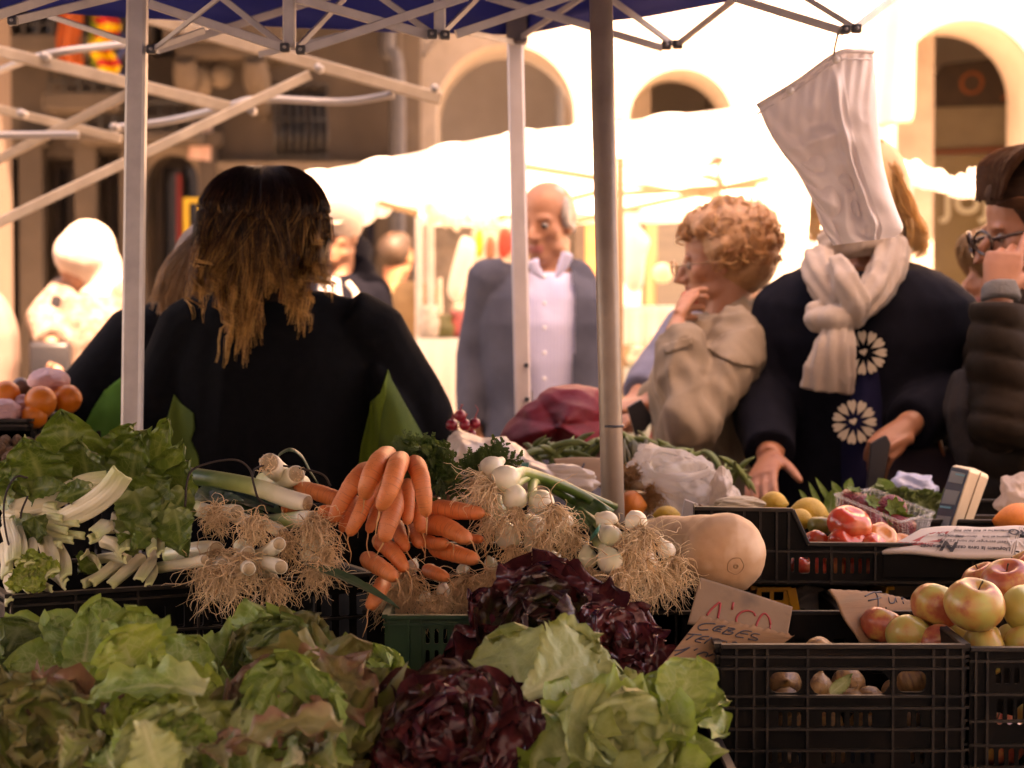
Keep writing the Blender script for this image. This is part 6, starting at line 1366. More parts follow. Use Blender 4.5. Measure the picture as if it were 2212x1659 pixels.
carr = {
 'bunch of large carrots hanging over the middle of the stall, tips down': [([(842, 980), (818, 1000), (797, 1038), (786, 1078)], [3.10, 3.0, 2.97, 2.98], 22), ([(868, 990), (856, 1012), (842, 1055), (819, 1104)], [3.06, 2.97, 2.94, 2.94], 22), ([(894, 996), (905, 1020), (914, 1060), (921, 1118)], [3.08, 2.99, 2.97, 2.97], 20),
   ([(800, 1010), (770, 1035), (738, 1085), (716, 1130)], [3.08, 3.03, 3.02, 3.02], 20), ([(815, 1030), (800, 1060), (775, 1115), (752, 1158)], [3.08, 3.03, 3.0, 3.0], 18), ([(830, 1060), (818, 1090), (795, 1152)], [3.08, 3.05, 3.03], 15), ([(858, 1060), (850, 1100), (836, 1140), (828, 1172)], [3.05, 3.0, 2.98, 2.98], 21), ([(880, 1040), (881, 1085), (880, 1134)], [3.06, 3.02, 3.0], 16), ([(905, 1090), (905, 1120), (914, 1152)], [3.06, 3.03, 3.02], 16), ([(770, 1080), (755, 1095), (738, 1150)], [3.12, 3.1, 3.08], 15)],
 'carrots lying sideways to the right of the hanging carrot bunch': [([(915, 1098), (960, 1100), (1048, 1110)], [3.1, 3.06, 3.03], 21), ([(920, 1132), (960, 1138), (1016, 1168)], [3.08, 3.03, 2.98], 22), ([(915, 1165), (940, 1175), (966, 1172)], [3.08, 3.04, 3.02], 15), ([(935, 1180), (980, 1195), (1033, 1210)], [3.08, 3.04, 3.0], 20), ([(990, 1160), (1015, 1163), (1043, 1165)], [3.1, 3.08, 3.06], 12), ([(920, 1230), (945, 1240), (967, 1249)], [3.08, 3.04, 3.02], 15)],
 'lower carrots poking out above the green crate': [([(815, 1165), (850, 1195), (877, 1232)], [3.1, 3.02, 2.98], 18), ([(790, 1205), (825, 1228), (856, 1250)], [3.08, 2.99, 2.96], 19), ([(830, 1255), (815, 1285), (796, 1316)], [3.04, 2.97, 2.95], 17), ([(855, 1130), (865, 1160), (878, 1190)], [3.1, 3.05, 3.03], 16), ([(895, 1140), (900, 1160), (910, 1180)], [3.1, 3.06, 3.04], 16)],
 'carrots pointing left behind the leek tops': [([(748, 1088), (690, 1065), (636, 1050)], [3.12, 3.14, 3.2], 19), ([(725, 1112), (705, 1106), (688, 1104)], [3.06, 3.04, 3.04], 16), ([(650, 1085), (628, 1095), (612, 1100)], [3.16, 3.14, 3.12], 13)]}
sdn = 0
for lab, cs_ in carr.items():
    R = empty('carrot_bunch', P(*cs_[0][0][0], cs_[0][1][0])); tag(R, lab, 'carrots', 'bunches of carrots')
    for pts, Y, r in cs_:
        sdn += 1; g = G(); g2 = carrot(g, pts, Y, r, sdn); co_ = g.obj('carrot', carrot_m, R); g2.obj('root_tip', mat('carrot_root', (.62, .34, .16), (.55, .28, .12), 60, .7), co_)
# feathery tops
top_m = mat('carrot_green', (.035, .075, .012), (.07, .125, .025), 25, .55, trans=.25)
def feather(g, p0, p1, p2, n, L, seed):
    rg = np.random.default_rng(seed); c = catmull([tuple(p0), tuple(p1), tuple(p2)], n); g.tube(c, [.0018, .0014, .0008], 5, cap=False)
    t = np.gradient(c, axis=0); t /= np.linalg.norm(t, axis=1)[:, None]
    for i in range(2, n):
        for sg in (-1, 1):
            q = nrm(t[i]*.8+sg*nrm(np.cross(t[i], (0, 1, .2)))*.9+rg.normal(size=3)*.25); l = L*(1-.6*i/n)*rg.uniform(.7, 1.2); b = c[i]; g.tube([b, b+q*l*.5, b+q*l], .0006, 3, cap=False)
            for k in range(5):
                bb = b+q*l*(.25+.16*k)
                for s2 in (-1, 1):
                    q2 = nrm(q+s2*np.cross(q, (0, 1, 0))*.9+rg.normal(size=3)*.2); l2_ = l*.34*(1-.12*k); e = bb+q2*l2_; wv = nrm(np.cross(q2, (0, 1, 0)))*.0016
                    g.add([bb, bb+q2*l2_*.5+wv, e, bb+q2*l2_*.5-wv], [(0, 1, 2, 3)])
g = G(); rr_ = random.Random(4)
for i in range(34):
    x0, y0 = rr_.uniform(860, 900), rr_.uniform(985, 1010); x2 = rr_.uniform(880, 1010); y2 = rr_.uniform(965, 1085)
    feather(g, P(x0, y0, 3.12), P((x0+x2)/2, (y0+y2)/2-rr_.uniform(5, 25), 3.14), P(x2, y2, rr_.uniform(3.06, 3.2)), 14, .035, i)
for i in range(14):
    x0, y0 = rr_.uniform(990, 1030), rr_.uniform(1010, 1045); feather(g, P(x0, y0, 3.2), P(x0+30, y0-20, 3.2), P(x0+rr_.uniform(40, 120), y0-rr_.uniform(15, 65), 3.18), 12, .03, 50+i)
Rb = [o for o in COL.objects if o.get('label', '').startswith('bunch of large carrots')][0]; g.obj('carrot_tops', top_m, Rb)

# ---- onions
onion_m = mat('onion_skin', (.80, .75, .60), (.74, .68, .50), 12, .3, .15, 100, .001, c3=(.50, .50, .27), s3=9, sss=.15, coat=.1)
root_m = rampmat('root_fibre', [(0, (.50, .32, .17)), (.3, (.80, .56, .33)), (1, (.92, .70, .44))], rough=.8, vary=.7)
stem_m = rampmat('onion_stem', [(0, (.52, .52, .30)), (.2, (.30, .38, .13)), (.45, (.07, .14, .03)), (1, (.03, .075, .015))], rough=.35, vary=.1)
band_m = mat('green_band', (.02, .20, .14), rough=.4)
def onion(R, x, y, Y, r, rd, rcount=55, rlen=.07, seed=0, stem=None, part=True):
    """rd = direction of the root end"""
    c = P(x, y, Y); rr = M(r, Y); rd = V(rd).normalized(); g = G()
    pr = [(-1.5, .28), (-1.15, .42), (-.85, .68), (-.5, .9), (-.1, 1.), (.3, .97), (.62, .80), (.84, .50), (.95, .22)]
    g.tube([c+rd*rr*a for a, b in pr], [rr*b for a, b in pr], 22); bo = g.obj('bulb', onion_m, R)
    g = G(); roots(g, c+rd*rr*.88, rd, rlen, rcount, .55, .55, .0011, seed, .2, rr*.3, 10); g.obj('root_tuft', root_m, R)
    if stem: g = G(); g.tube([c-rd*rr*1.2]+[P(*p) for p in stem], [rr*.36, rr*.42, rr*.40, rr*.3], 12, smooth=16); g.obj('stem', stem_m, R)
def obunch(label, base, lst):
    R = empty('onion_bunch', P(*base)); tag(R, label, 'spring onions', 'bunches of spring onions')
    for i, a in enumerate(lst): onion(R, *a[:5], seed=base[0]+i*7, **(a[5] if len(a) > 5 else {}))
    return R
OB1 = obunch('bunch of white spring onions tied with a green band, stalks running right', (1125, 1040, 3.12), [
    (1060, 1012, 3.14, 26, (-.75, -.6, -.5), dict(rcount=90, rlen=.12)), (1090, 1036, 3.07, 31, (-.8, -.55, -.35), dict(rcount=130, rlen=.13, stem=[(1140, 1022, 3.12), (1230, 1055, 3.2), (1322, 1108, 3.22)])),
    (1112, 1076, 3.06, 28, (.1, -.6, -.75), dict(rcount=110, rlen=.10, stem=[(1150, 1030, 3.14), (1220, 1070, 3.22), (1300, 1120, 3.25)])), (1170, 1086, 3.06, 28, (.55, -.65, -.3), dict(rcount=180, rlen=.11, stem=[(1160, 1036, 3.15), (1240, 1060, 3.24), (1330, 1095, 3.3)])),
    (1068, 1100, 3.12, 26, (-.3, -.7, -.6), dict(rcount=100, rlen=.11)), (1097, 1160, 3.10, 28, (.2, -.6, -.7), dict(rcount=110, rlen=.08)), (1155, 1140, 3.08, 26, (.4, -.6, -.5), dict(rcount=110, rlen=.09)), (1160, 1172, 3.10, 28, (.4, -.6, -.7), dict(rcount=120, rlen=.10)), (1215, 1130, 3.12, 24, (.5, -.6, -.5), dict(rcount=140, rlen=.11))])
g = G()
for k in range(5):
    a = P(1121+k*3.2, 1018, 3.10); c_ = P(1125+k*3, 1020, 3.13); rr = M(21, 3.12)
    g.tube([c_+V((math.sin(t)*.003, -math.cos(t)*rr, math.sin(t)*rr)) for t in np.linspace(0, 6.28, 18)], .0011, 6, cap=False)
g.obj('band', band_m, OB1)
OB2 = obunch('bunch of spring onions with long hanging roots beside the squash', (1320, 1150, 3.02), [
    (1312, 1128, 3.06, 24, (.5, -.6, -.3), dict(rcount=70, rlen=.08)), (1320, 1160, 3.02, 25, (.5, -.6, -.5), dict(rcount=140, rlen=.14, stem=[(1288, 1130, 3.1), (1250, 1100, 3.2)])), (1374, 1128, 3.04, 25, (.15, -.7, -.35), dict(rcount=150, rlen=.13)),
    (1269, 1208, 3.02, 22, (.1, -.5, -.9), dict(rcount=70, rlen=.06)), (1318, 1212, 2.99, 28, (.45, -.5, -.75), dict(rcount=150, rlen=.13, stem=[(1290, 1170, 3.06), (1280, 1140, 3.1)])), (1360, 1180, 3.05, 24, (.3, -.6, -.7), dict(rcount=170, rlen=.15)), (1400, 1215, 3.08, 22, (.5, -.5, -.6), dict(rcount=170, rlen=.13)), (1440, 1190, 3.10, 20, (.4, -.5, -.8), dict(rcount=170, rlen=.13))])
g = G()
for k in range(3): g.tube([P(1275, 1168-k*3, 3.02), P(1290, 1150-k*4, 3.0), P(1296, 1138-k*3, 3.02)], .0012, 6, smooth=8)
g.obj('band', band_m, OB2)
OB3 = obunch('shaded spring onions with matted roots above the green crate', (960, 1270, 3.05), [
    (957, 1277, 3.11, 15, (-.2, -.7, -.6), dict(rcount=209, rlen=0.08)), (890, 1224, 3.15, 15, (-.3, -.7, -.6), dict(rcount=285, rlen=0.16)), (1000, 1234, 3.17, 15, (.1, -.7, -.6), dict(rcount=361, rlen=0.15)), (1060, 1219, 3.17, 15, (.2, -.7, -.6), dict(rcount=361, rlen=0.14)), (1110, 1219, 3.17, 15, (.1, -.7, -.6), dict(rcount=323, rlen=0.14)), (1200, 1209, 3.15, 15, (.2, -.7, -.7), dict(rcount=342, rlen=0.15)), (850, 1264, 3.13, 15, (.0, -.7, -.8), dict(rcount=285, rlen=0.11)), (920, 1294, 3.11, 15, (.2, -.7, -.5), dict(rcount=228, rlen=0.07)), (1250, 1234, 3.13, 15, (.2, -.7, -.7), dict(rcount=266, rlen=0.15))])
g = G()
for i in range(8):
    y = 1080+i*7; g.tube([P(1225+i*3, y-6, 3.24), P(1270, y+4, 3.22), P(1300+i*2, y+18, 3.2), P(1325, 1128+i*3, 3.2)], [.010, .009, .006], 10, smooth=14, rb=[.006, .006, .004])
g.obj('onion_leaves', mat('onion_leaf', (.025, .075, .02), (.05, .11, .03), 20, .35), OB2)
# ---- leeks
leek_m = rampmat('leek_shaft', [(0, (.84, .78, .62)), (.35, (.78, .74, .54)), (.55, (.36, .44, .15)), (.8, (.08, .16, .035)), (1, (.04, .10, .025))], rough=.35, vary=.05)
cut_m = mat('leek_cut', (.55, .44, .28), (.38, .26, .14), 60, .7, .4, 100)
def leek(label, pts, Y, r, rooted=True, rc=90, rl=.09, seed=0, rdir=None, whiteness=1.):
    if not rooted and pts[0][1] > 1150: Y = [q_-.05 for q_ in Y]
    pp = [P(x, y, q_) for (x, y), q_ in zip(pts, Y)]; R = empty('leek', pp[0]); tag(R, label, 'leek', 'leeks'); rr = M(r, Y[0]); g = G(); c = catmull([tuple(p) for p in pp], 20)
    g.tube(c, [rr*.92, rr*1.02, rr, rr*.96, rr*.95, rr*1.0], 20); so_ = g.obj('shaft', leek_m, R)
    uvl = so_.data.uv_layers[0].data
    if whiteness != 1:
        for l in uvl: l.uv[0] *= whiteness
    d = nrm(c[0]-c[2]); g = G(); g.tube([c[0]-d*.001, c[0]+d*.0025, c[0]+d*.004], [rr*.88, rr*.7, rr*.3], 16); g.obj('root_plate', cut_m, R)
    if rooted: g = G(); roots(g, c[0], d if rdir is None else rdir, rl, rc, .7, .6, .0010, seed, .25, rr*.8, 10); g.obj('root_tuft', root_m, R)
    return R
leek('long green leek lying across behind the others, its base pointing right', [(664, 1087), (625, 1078), (550, 1052), (470, 1036), (410, 1028)], [3.06, 3.08, 3.12, 3.16, 3.2], 20, False)
leek('stubby leek on top with short roots, left of the pair', [(582, 1000), (600, 1018), (650, 1048)], [3.08, 3.14, 3.25], 24, True, 40, .035, 2, whiteness=.4)
leek('stubby leek on top with dark frayed roots, right of the pair', [(640, 1024), (615, 1035), (570, 1040)], [3.10, 3.15, 3.25], 21, True, 40, .02, 3, whiteness=.5)
leek('leek with a curly beard of roots at the upper left of the leek heap', [(462, 1112), (445, 1105), (425, 1098)], [3.04, 3.1, 3.2], 18, True, 190, .075, 4, whiteness=.6)
leek('white cut leek end without roots above the curly beard', [(512, 1106), (490, 1106), (465, 1110)], [3.05, 3.12, 3.2], 17, False, whiteness=.4)
leek('leek whose hairy roots hang over the crate beside the carrots', [(675, 1120), (640, 1122), (580, 1128)], [3.02, 3.06, 3.16], 18, True, 210, .12, 5, rdir=(.3, -.5, -.9))
leek('slim leek pointing right with roots hanging down', [(612, 1152), (590, 1140), (568, 1130)], [3.03, 3.08, 3.15], 14, True, 170, .11, 6, whiteness=.5, rdir=(.2, -.5, -.9))
leek('white leek cut end, the upper of the close pair in the heap', [(603, 1175), (585, 1188), (550, 1205)], [2.98, 3.04, 3.14], 16, False, whiteness=.4)
leek('leek with a round pale end left of the close pair', [(536, 1196), (530, 1190), (520, 1180)], [2.97, 3.06, 3.16], 17, True, 150, .13, 7, whiteness=.3, rdir=(-.25, -.4, -.95))
leek('leek cut end lowest in the middle of the heap', [(538, 1229), (530, 1222), (515, 1208)], [2.96, 3.04, 3.14], 16, False, whiteness=.3)
leek('leek pointing right at the bottom of the heap with a clean cut end', [(607, 1225), (580, 1218), (545, 1208)], [2.97, 3.02, 3.12], 17, False, whiteness=.35)
leek('leek end with a brown cut face nearest the carrots', [(703, 1184), (690, 1180), (660, 1170)], [3.02, 3.06, 3.14], 14, True, 130, .09, 8, whiteness=.3, rdir=(.2, -.5, -.9))
leek('thin leek lying at the lower left beside the chard', [(442, 1210), (400, 1218), (345, 1226)], [3.0, 3.03, 3.08], 13, False, whiteness=.5)
leek('thick leek above the thin one beside the chard', [(468, 1190), (425, 1192), (370, 1200)], [3.02, 3.06, 3.12], 23, True, 200, .15, 9, whiteness=.5, rdir=(.1, -.4, -.95))
leek('small leek bulb with roots at the right end of the heap', [(683, 1216), (675, 1210), (660, 1200)], [3.0, 3.06, 3.12], 14, True, 170, .11, 10, whiteness=.3, rdir=(.35, -.4, -.9))
leek('leek with the curliest brown roots in the middle of the heap', [(545, 1130), (525, 1122), (500, 1110)], [3.0, 3.07, 3.16], 15, True, 230, .09, 11, whiteness=.3)
leek('bearded leek over the crate rim left of centre', [(480, 1222), (470, 1212), (450, 1200)], [2.96, 3.03, 3.12], 15, True, 230, .15, 12, whiteness=.3, rdir=(-.05, -.35, -1))
leek('leek with stringy roots under the close pair', [(590, 1250), (580, 1240), (560, 1225)], [2.98, 3.04, 3.12], 13, True, 150, .10, 13, whiteness=.3, rdir=(.0, -.4, -1))
g = G(); leaf(g, P(655, 1215, 3.0), P(880, 1290, 2.92)-P(655, 1215, 3.0), (0, -.4, 1), .17, .0085, curl=.35, cup=.3, ruff=.03, seed=3, prof='oval', jag=0, stalk=.5); tag(g.obj('loose_leaf', L_leekg, org=P(655, 1215, 3.0), rec=False), 'long blue green leek blade slanting down over the lower carrots', 'leaf')
g = G(); g.tube([P(*p) for p in ((598, 1002, 3.16), (604, 982, 3.16), (628, 971, 3.16), (652, 986, 3.17), (670, 1018, 3.18), (690, 1050, 3.2))], [.004, .006, .006, .005, .004, .001], 8, rb=.0012, smooth=26, ref=(0, 1, .4)); tag(g.obj('loose_leaf', L_leekg, org=P(628, 971, 3.16)), 'dark green leek blade arching behind the stubby leeks', 'leaf')
for i, (x0, y0, x1, y1, w_) in enumerate(((430, 1055, 560, 1105, 24), (400, 1080, 500, 1070, 20), (470, 1060, 590, 1090, 22))):
    g = G(); a_, b_ = P(x0, y0, 3.22), P(x1, y1, 3.16); leaf(g, a_, b_-a_, (0, -.5, 1), (b_-a_).length*1.2, M(w_, 3.2), curl=.3, cup=.3, ruff=.05, seed=20+i, prof='oval', jag=0, stalk=.7); tag(g.obj('loose_leaf', L_leekg, org=a_, rec=False), ['dull green leek blade under the long leek, left of the others', 'dull green leek blade showing beside the chard leaves', 'dull green leek blade in the shade behind the bearded leek'][i], 'leaf')
# strings
str_m = mat('dark_twine', (.03, .02, .016), rough=.8)
for i, (pts, lab) in enumerate((([(400, 1095, 3.02), (404, 1040, 3.03), (420, 1012, 3.04), (470, 996, 3.05), (515, 995, 3.05), (540, 1015, 3.05), (548, 1045, 3.04), (560, 1080, 3.04), (590, 1095, 3.08)], 'dark twine looping above the long leek'),
    ([(60, 1032, 2.98), (35, 1030, 2.98), (15, 1060, 2.97), (8, 1110, 2.96), (20, 1180, 2.95), (48, 1232, 2.94), (85, 1250, 2.94)], 'dark twine round the chard bunch at the left edge'), ([(60, 1072, 2.97), (48, 1100, 2.96), (44, 1120, 2.96)], 'short dark tie across the chard stalks'), ([(545, 1030, 3.05), (555, 1010, 3.06), (600, 1005, 3.1), (690, 1022, 3.1), (715, 1050, 3.1)], 'thin brown twine behind the stubby leeks'))):
    g = G(); g.tube([P(*p) for p in pts], .0016 if i else .0018, 6, smooth=40); tag(g.obj('twine', str_m, org=P(*pts[0])), lab, 'string')
# ---- chard
stalk_m = rampmat('chard_stalk', [(0, (.72, .66, .46)), (.6, (.78, .74, .54)), (1, (.55, .60, .28))], rough=.38, vary=.3, trans=.12)
stalk_m.node_tree.nodes
def stalk(R, pts, Y, w, seed, curve=.5):
    pp = [P(x, y, q_) for (x, y), q_ in zip(pts, Y)]; c = catmull([tuple(p) for p in pp], 26); t = np.gradient(c, axis=0); t /= np.linalg.norm(t, axis=1)[:, None]; ww = lerp_list([M(q_, Y[0]) for q_ in w], 26); rg = np.random.default_rng(seed); ph = rg.uniform(0, 6)
    def f(U, W):
        k = np.clip((U*25).round().astype(int), 0, 25); T = t[k]; s = np.cross(T, (0, 1., 0)); s /= np.linalg.norm(s, axis=-1)[..., None]; n = np.cross(s, T); x = (W-.5)*2
        return c[k]+s*(x*ww[k]*np.cos(curve*x*.6))[..., None]+n*((-.35*curve*ww[k]*x**2)+.018*ww[k]*np.sin(x*22+ph)+.04*ww[k]*np.sin(x*7+U*5))[..., None]*np.sign(n[..., 1:2]*-1+1e-9)
    g = G(); g.sheet(f, 26, 26); return g.obj('stalk', stalk_m, R, solid=M(5, Y[0]))
CH1 = empty('chard_bunch', P(100, 1110, 3.0)); tag(CH1, 'bunch of swiss chard with a wide pale stalk jutting up to the right', 'chard', 'bunches of chard')
stalk(CH1, [(130, 1125), (190, 1095), (235, 1060), (262, 1022)], [3.0, 2.97, 2.95, 2.94], [24, 27, 28, 27], 1, .8); stalk(CH1, [(30, 1100), (110, 1080), (180, 1045), (232, 1030)], [3.02, 3.02, 3.02, 3.02], [20, 22, 20, 14], 2)
for i in range(8):
    y = 1082+i*8; xe = 120+(i*37) % 62; stalk(CH1, [(5, y-14+(i*7) % 9), (50, y-2), (95, y+8+i*3), (xe, y+12+i*4+(i*5) % 7)], [3.06, 3.03, 3.02, 3.0-.006*i], [6+(i*3) % 4, 8, 8, 9+(i*5) % 5], 10+i, 1.3)
CH2 = empty('chard_bunch', P(50, 1200, 2.96)); tag(CH2, 'chard bunch with its pale cut base facing out at the left edge', 'chard', 'bunches of chard')
for i, (x0, y0, x1, y1, w_) in enumerate(((10, 1130, 25, 1210, 22), (35, 1140, 42, 1215, 16), (62, 1150, 62, 1218, 14), (90, 1160, 110, 1240, 22), (20, 1240, 60, 1270, 16), (120, 1180, 140, 1245, 18), (10, 1250, 18, 1300, 14), (70, 1262, 110, 1272, 10), (100, 1230, 140, 1262, 16), (0, 1180, 12, 1240, 18))):
    stalk(CH2, [(x0, y0), ((x0+x1)/2+4, (y0+y1)/2), (x1, y1)], [3.02, 2.96, 2.92], [w_, w_*1.1, w_*.9], 30+i, 1.)
for i in range(12):
    g = G(); a_ = P(55+i*3, 1250-i*2, 2.93); leaf(g, a_, (math.sin(i*2.1), -.3, math.cos(i*1.7)*.8+.3), (0, -1, .3), .03, .013, seed=60+i, ruff=.3, freq=3, curl=.8); g.obj('heart_leaf', L_heart, CH2, rec=False)
CH3 = empty('chard_bunch', P(260, 1190, 2.98)); tag(CH3, 'chard bunch with ragged pale stalk ends above the slotted crate', 'chard', 'bunches of chard')
for i, (x0, y0, x1, y1, w_) in enumerate(((250, 1120, 205, 1150, 20), (240, 1150, 195, 1165, 14), (300, 1140, 325, 1190, 20), (325, 1150, 345, 1195, 14), (215, 1170, 260, 1195, 18), (200, 1210, 270, 1210, 12), (180, 1200, 215, 1225, 8), (280, 1195, 200, 1258, 14), (310, 1200, 240, 1262, 14), (330, 1190, 300, 1250, 16), (290, 1215, 180, 1262, 12), (250, 1130, 265, 1190, 20), (330, 1215, 320, 1262, 12), (190, 1190, 175, 1205, 6))):
    stalk(CH3, [(x0, y0), ((x0+x1)/2+6, (y0+y1)/2-5), (x1, y1)], [3.06, 3.0, 2.94], [w_*.9, w_, w_*.8], 50+i, 1.1)
CH = [CH1, CH2, CH3]
lv = [(90, 1060, 60, 955, 66, 3.05, L_chard), (150, 1040, 135, 912, 70, 3.12, L_chard), (190, 1060, 185, 955, 62, 3.10, L_chard), (240, 1050, 330, 928, 44, 3.14, L_chard), (270, 1080, 300, 960, 52, 3.10, L_chard), (330, 1080, 345, 930, 46, 3.12, L_chard), (340, 1090, 390, 955, 44, 3.10, L_chard), (370, 1120, 420, 1000, 44, 3.10, L_chard),
      (300, 1120, 350, 1040, 50, 3.06, L_chard), (350, 1090, 395, 1190, 34, 3.02, L_chard), (375, 1100, 400, 1195, 34, 3.0, L_chard), (290, 1060, 310, 1150, 44, 3.04, L_chard), (250, 1120, 345, 1150, 26, 3.02, L_chard), (0, 1090, 20, 1000, 40, 3.05, L_chard), (30, 1080, 40, 1020, 40, 3.04, L_chard), (200, 1060, 130, 1075, 26, 3.02, L_chard), (60, 1060, 130, 1050, 22, 3.02, L_chard), (210, 1210, 170, 1240, 30, 3.04, L_chard),
      (300, 1190, 250, 1150, 20, 3.0, L_chard), (330, 1150, 290, 1180, 22, 2.99, L_chard), (120, 1160, 60, 1130, 30, 3.03, L_dark), (20, 1130, 110, 1160, 28, 3.03, L_dark), (230, 1010, 290, 925, 36, 3.16, L_chard), (400, 1060, 360, 1120, 30, 3.05, L_chard)]
for i, (x0, y0, x1, y1, w_, Y, m) in enumerate(lv):
    a_, b_ = P(x0, y0, Y), P(x1, y1, Y-.04); g = G(); leaf(g, a_, b_-a_, (.2*math.sin(i*2.3), -1, .35), (b_-a_).length*1.12, M(w_, Y), curl=.35+.5*math.sin(i*1.7), cup=.25, ruff=.16, freq=3.5, seed=100+i, prof='oval', jag=.03, nu=28, nv=23, blis=.035, stalk=.25, a0=.15); g.obj('leaf', m, CH[0 if i in (0, 1, 2, 13, 14, 15, 16, 22) else 1 if i in (20, 21) else 2], rec=False)
# ---- butternut squashes
sq_m = mat('squash_skin', (.66, .42, .26), (.58, .33, .18), 9, .55, .3, 60, .002, c3=(.72, .50, .34), s3=14, sss=.04, spec=.35)
def squash(label, c, Y, r, axis, neck, nr, end):
    """c = photo place of the bulb centre, axis = direction of the blossom end, neck = further points"""
    cc = P(*c, Y); R = empty('butternut_squash', cc); tag(R, label, 'squash', 'butternut squashes'); g = G(); ax = V(axis).normalized(); rr = M(r, Y)
    g.tube([cc-ax*rr*.95, cc-ax*rr*.8, cc-ax*rr*.45, cc, cc+ax*rr*.4, cc+ax*rr*.7, cc+ax*rr*.87, cc+ax*rr*.93], [rr*.1, rr*.55, rr*.88, rr, rr*.92, rr*.68, rr*.40, rr*.05], 48, smooth=30)
    g.tube([cc]+[P(*p) for p in neck], [rr*.9]+[M(q_, Y) for q_ in nr], 32, smooth=24); u1 = np.array(tuple(ax.orthogonal().normalized())); a_ = np.array(tuple(ax)); u2 = np.cross(a_, u1)
    def rid(co, nn):
        d = co-np.array(tuple(cc)); ph = np.arctan2(d@u2, d@u1); return co+nn*(rr*(.006*np.cos(10*ph)+.003*np.cos(23*ph+1))*np.clip(1-np.abs(d@a_)/rr*.2, 0, 1)+.0012*vnoise(co, 60, 5, 2))[:, None]
    co, fs = fused(g, .0045, 10, rid); from_arrays('flesh', co, fs, sq_m, R)
    if end:
        e = np.array(tuple(cc+ax*rr*.925)); ub = np.cross(u1, a_); g = G(); k = M(1, Y)
        for rr2, th2 in ((18, .0011), (4, .0018)): g.tube([e+a_*(-.0012 if rr2 > 9 else .0005)+u1*k*rr2*math.cos(t)*(1+.06*math.sin(5*t))+ub*k*rr2*math.sin(t) for t in np.linspace(0, 6.283, 30)], th2, 6, cap=False)
        g.obj('blossom_scar', mat('scar_brown', (.46, .27, .14), (.36, .20, .10), 60, .8), R)
    return R
squash('large butternut squash showing its blossom end right of the spring onions', (1563, 1196), 3.15, 92, (.22, -1, -.20), [(1520, 1182, 3.21), (1470, 1166, 3.27), (1425, 1154, 3.32)], [74, 55, 44], True)
squash('second butternut squash lying behind the large one', (1462, 1166), 3.28, 54, (-.5, -1, -.2), [(1425, 1160, 3.33), (1392, 1158, 3.38)], [44, 34], False)
# ---- price cards
card = mat('cardboard', (.33, .185, .10), (.27, .145, .075), 6, .85, .3, 30, .002, stretch=(1, 1, 8), c3=(.26, .16, .09), s3=10); card_d = mat('worn_card', (.31, .20, .12), (.25, .155, .09), 10, .85, .4, 80, .001, c3=(.16, .11, .075), s3=16)
ink = mat('dark_ink', (.045, .04, .05), rough=.6); redink = mat('red_ink', (.42, .045, .035), rough=.6)
def cardsign(label, quad, Y, m, strokes, inkm, r=.0011, wavy=.002, jag=.0015):
    """quad: four photo corners TL TR BR BL, Y depths; strokes in photo pixels"""
    cs = [P(x, y, q_) for (x, y), q_ in zip(quad, Y)]; R = empty('price_card', (cs[2]+cs[3])/2); tag(R, label, 'price card', 'handwritten price cards')
    A, B, C_, D_ = [np.array(tuple(c)) for c in cs]; n = nrm(np.cross(B-A, D_-A)); n = n if n[1] < 0 else -n
    def f(U, W):
        w_ = W[..., None]; u_ = U[..., None]; p = (A*(1-w_)+B*w_)*(1-u_)+(D_*(1-w_)+C_*w_)*u_
        j = jag*.5*(np.sin(W*37)+np.sin(W*83)+.6*np.sin(W*190))*(U < .01); p = p+n*(wavy*np.sin(W*math.pi)*2+wavy*.3*np.sin(U*9))[..., None]; p[..., 2] += j; return p
    g = G(); g.sheet(f, 16, 60); g.obj('card', m, R, solid=.003, rec=False)
    # strokes: solve bilinear for each point
    g = G(); q4 = np.array(quad, float)
    def uvof(x, y):
        u, w_ = .5, .5
        for _ in range(12):
            a = q4[0]*(1-w_)+q4[1]*w_; b = q4[3]*(1-w_)+q4[2]*w_; p = a*(1-u)+b*u; e = np.array((x, y))-p; dw = (q4[1]-q4[0])*(1-u)+(q4[2]-q4[3])*u; du = b-a; J = np.stack((du, dw), 1); s = np.linalg.solve(J, e); u += s[0]; w_ += s[1]
        return u, w_
    for st in strokes:
        pts = []
        dense = catmull([(x, y, 0) for x, y in st], max(2, 6*len(st))) if len(st) > 2 else np.array([(x, y, 0) for x, y in st], float)
        for x, y, _ in dense:
            u, w_ = uvof(x, y); p = f(np.array([[u]]), np.array([[w_]]))[0, 0]+n*.0022; pts.append(p)
        g.tube(pts, r, 6, rb=.0006, ref=tuple(np.cross(n, pts[-1]-pts[0])+1e-6))
    g.obj('handwriting', inkm, R); return R
def c2v(x, y, ox=2400, oy=2050, s=600/2212): return ((ox+x*s)*.60636, (oy+y*s)*.60636)
def S_(*l): return [[c2v(*p) for p in st] for st in l]
cardsign('worn pale card with a red handwritten price beside the squash', [c2v(345, 30), c2v(1560, 420), c2v(1490, 830), c2v(180, 640)], [3.06, 3.04, 3.0, 3.0], card_d,
    S_([(430, 540), (500, 450), (600, 365)], [(612, 375), (600, 460), (575, 580)], [(780, 370), (762, 465)], [(825, 650), (820, 580), (870, 510), (960, 480), (1040, 500), (1070, 550)], [(1075, 690), (1100, 620), (1140, 550), (1190, 515), (1240, 560), (1265, 640), (1262, 720)]), redink, .0017, .0005, 0)
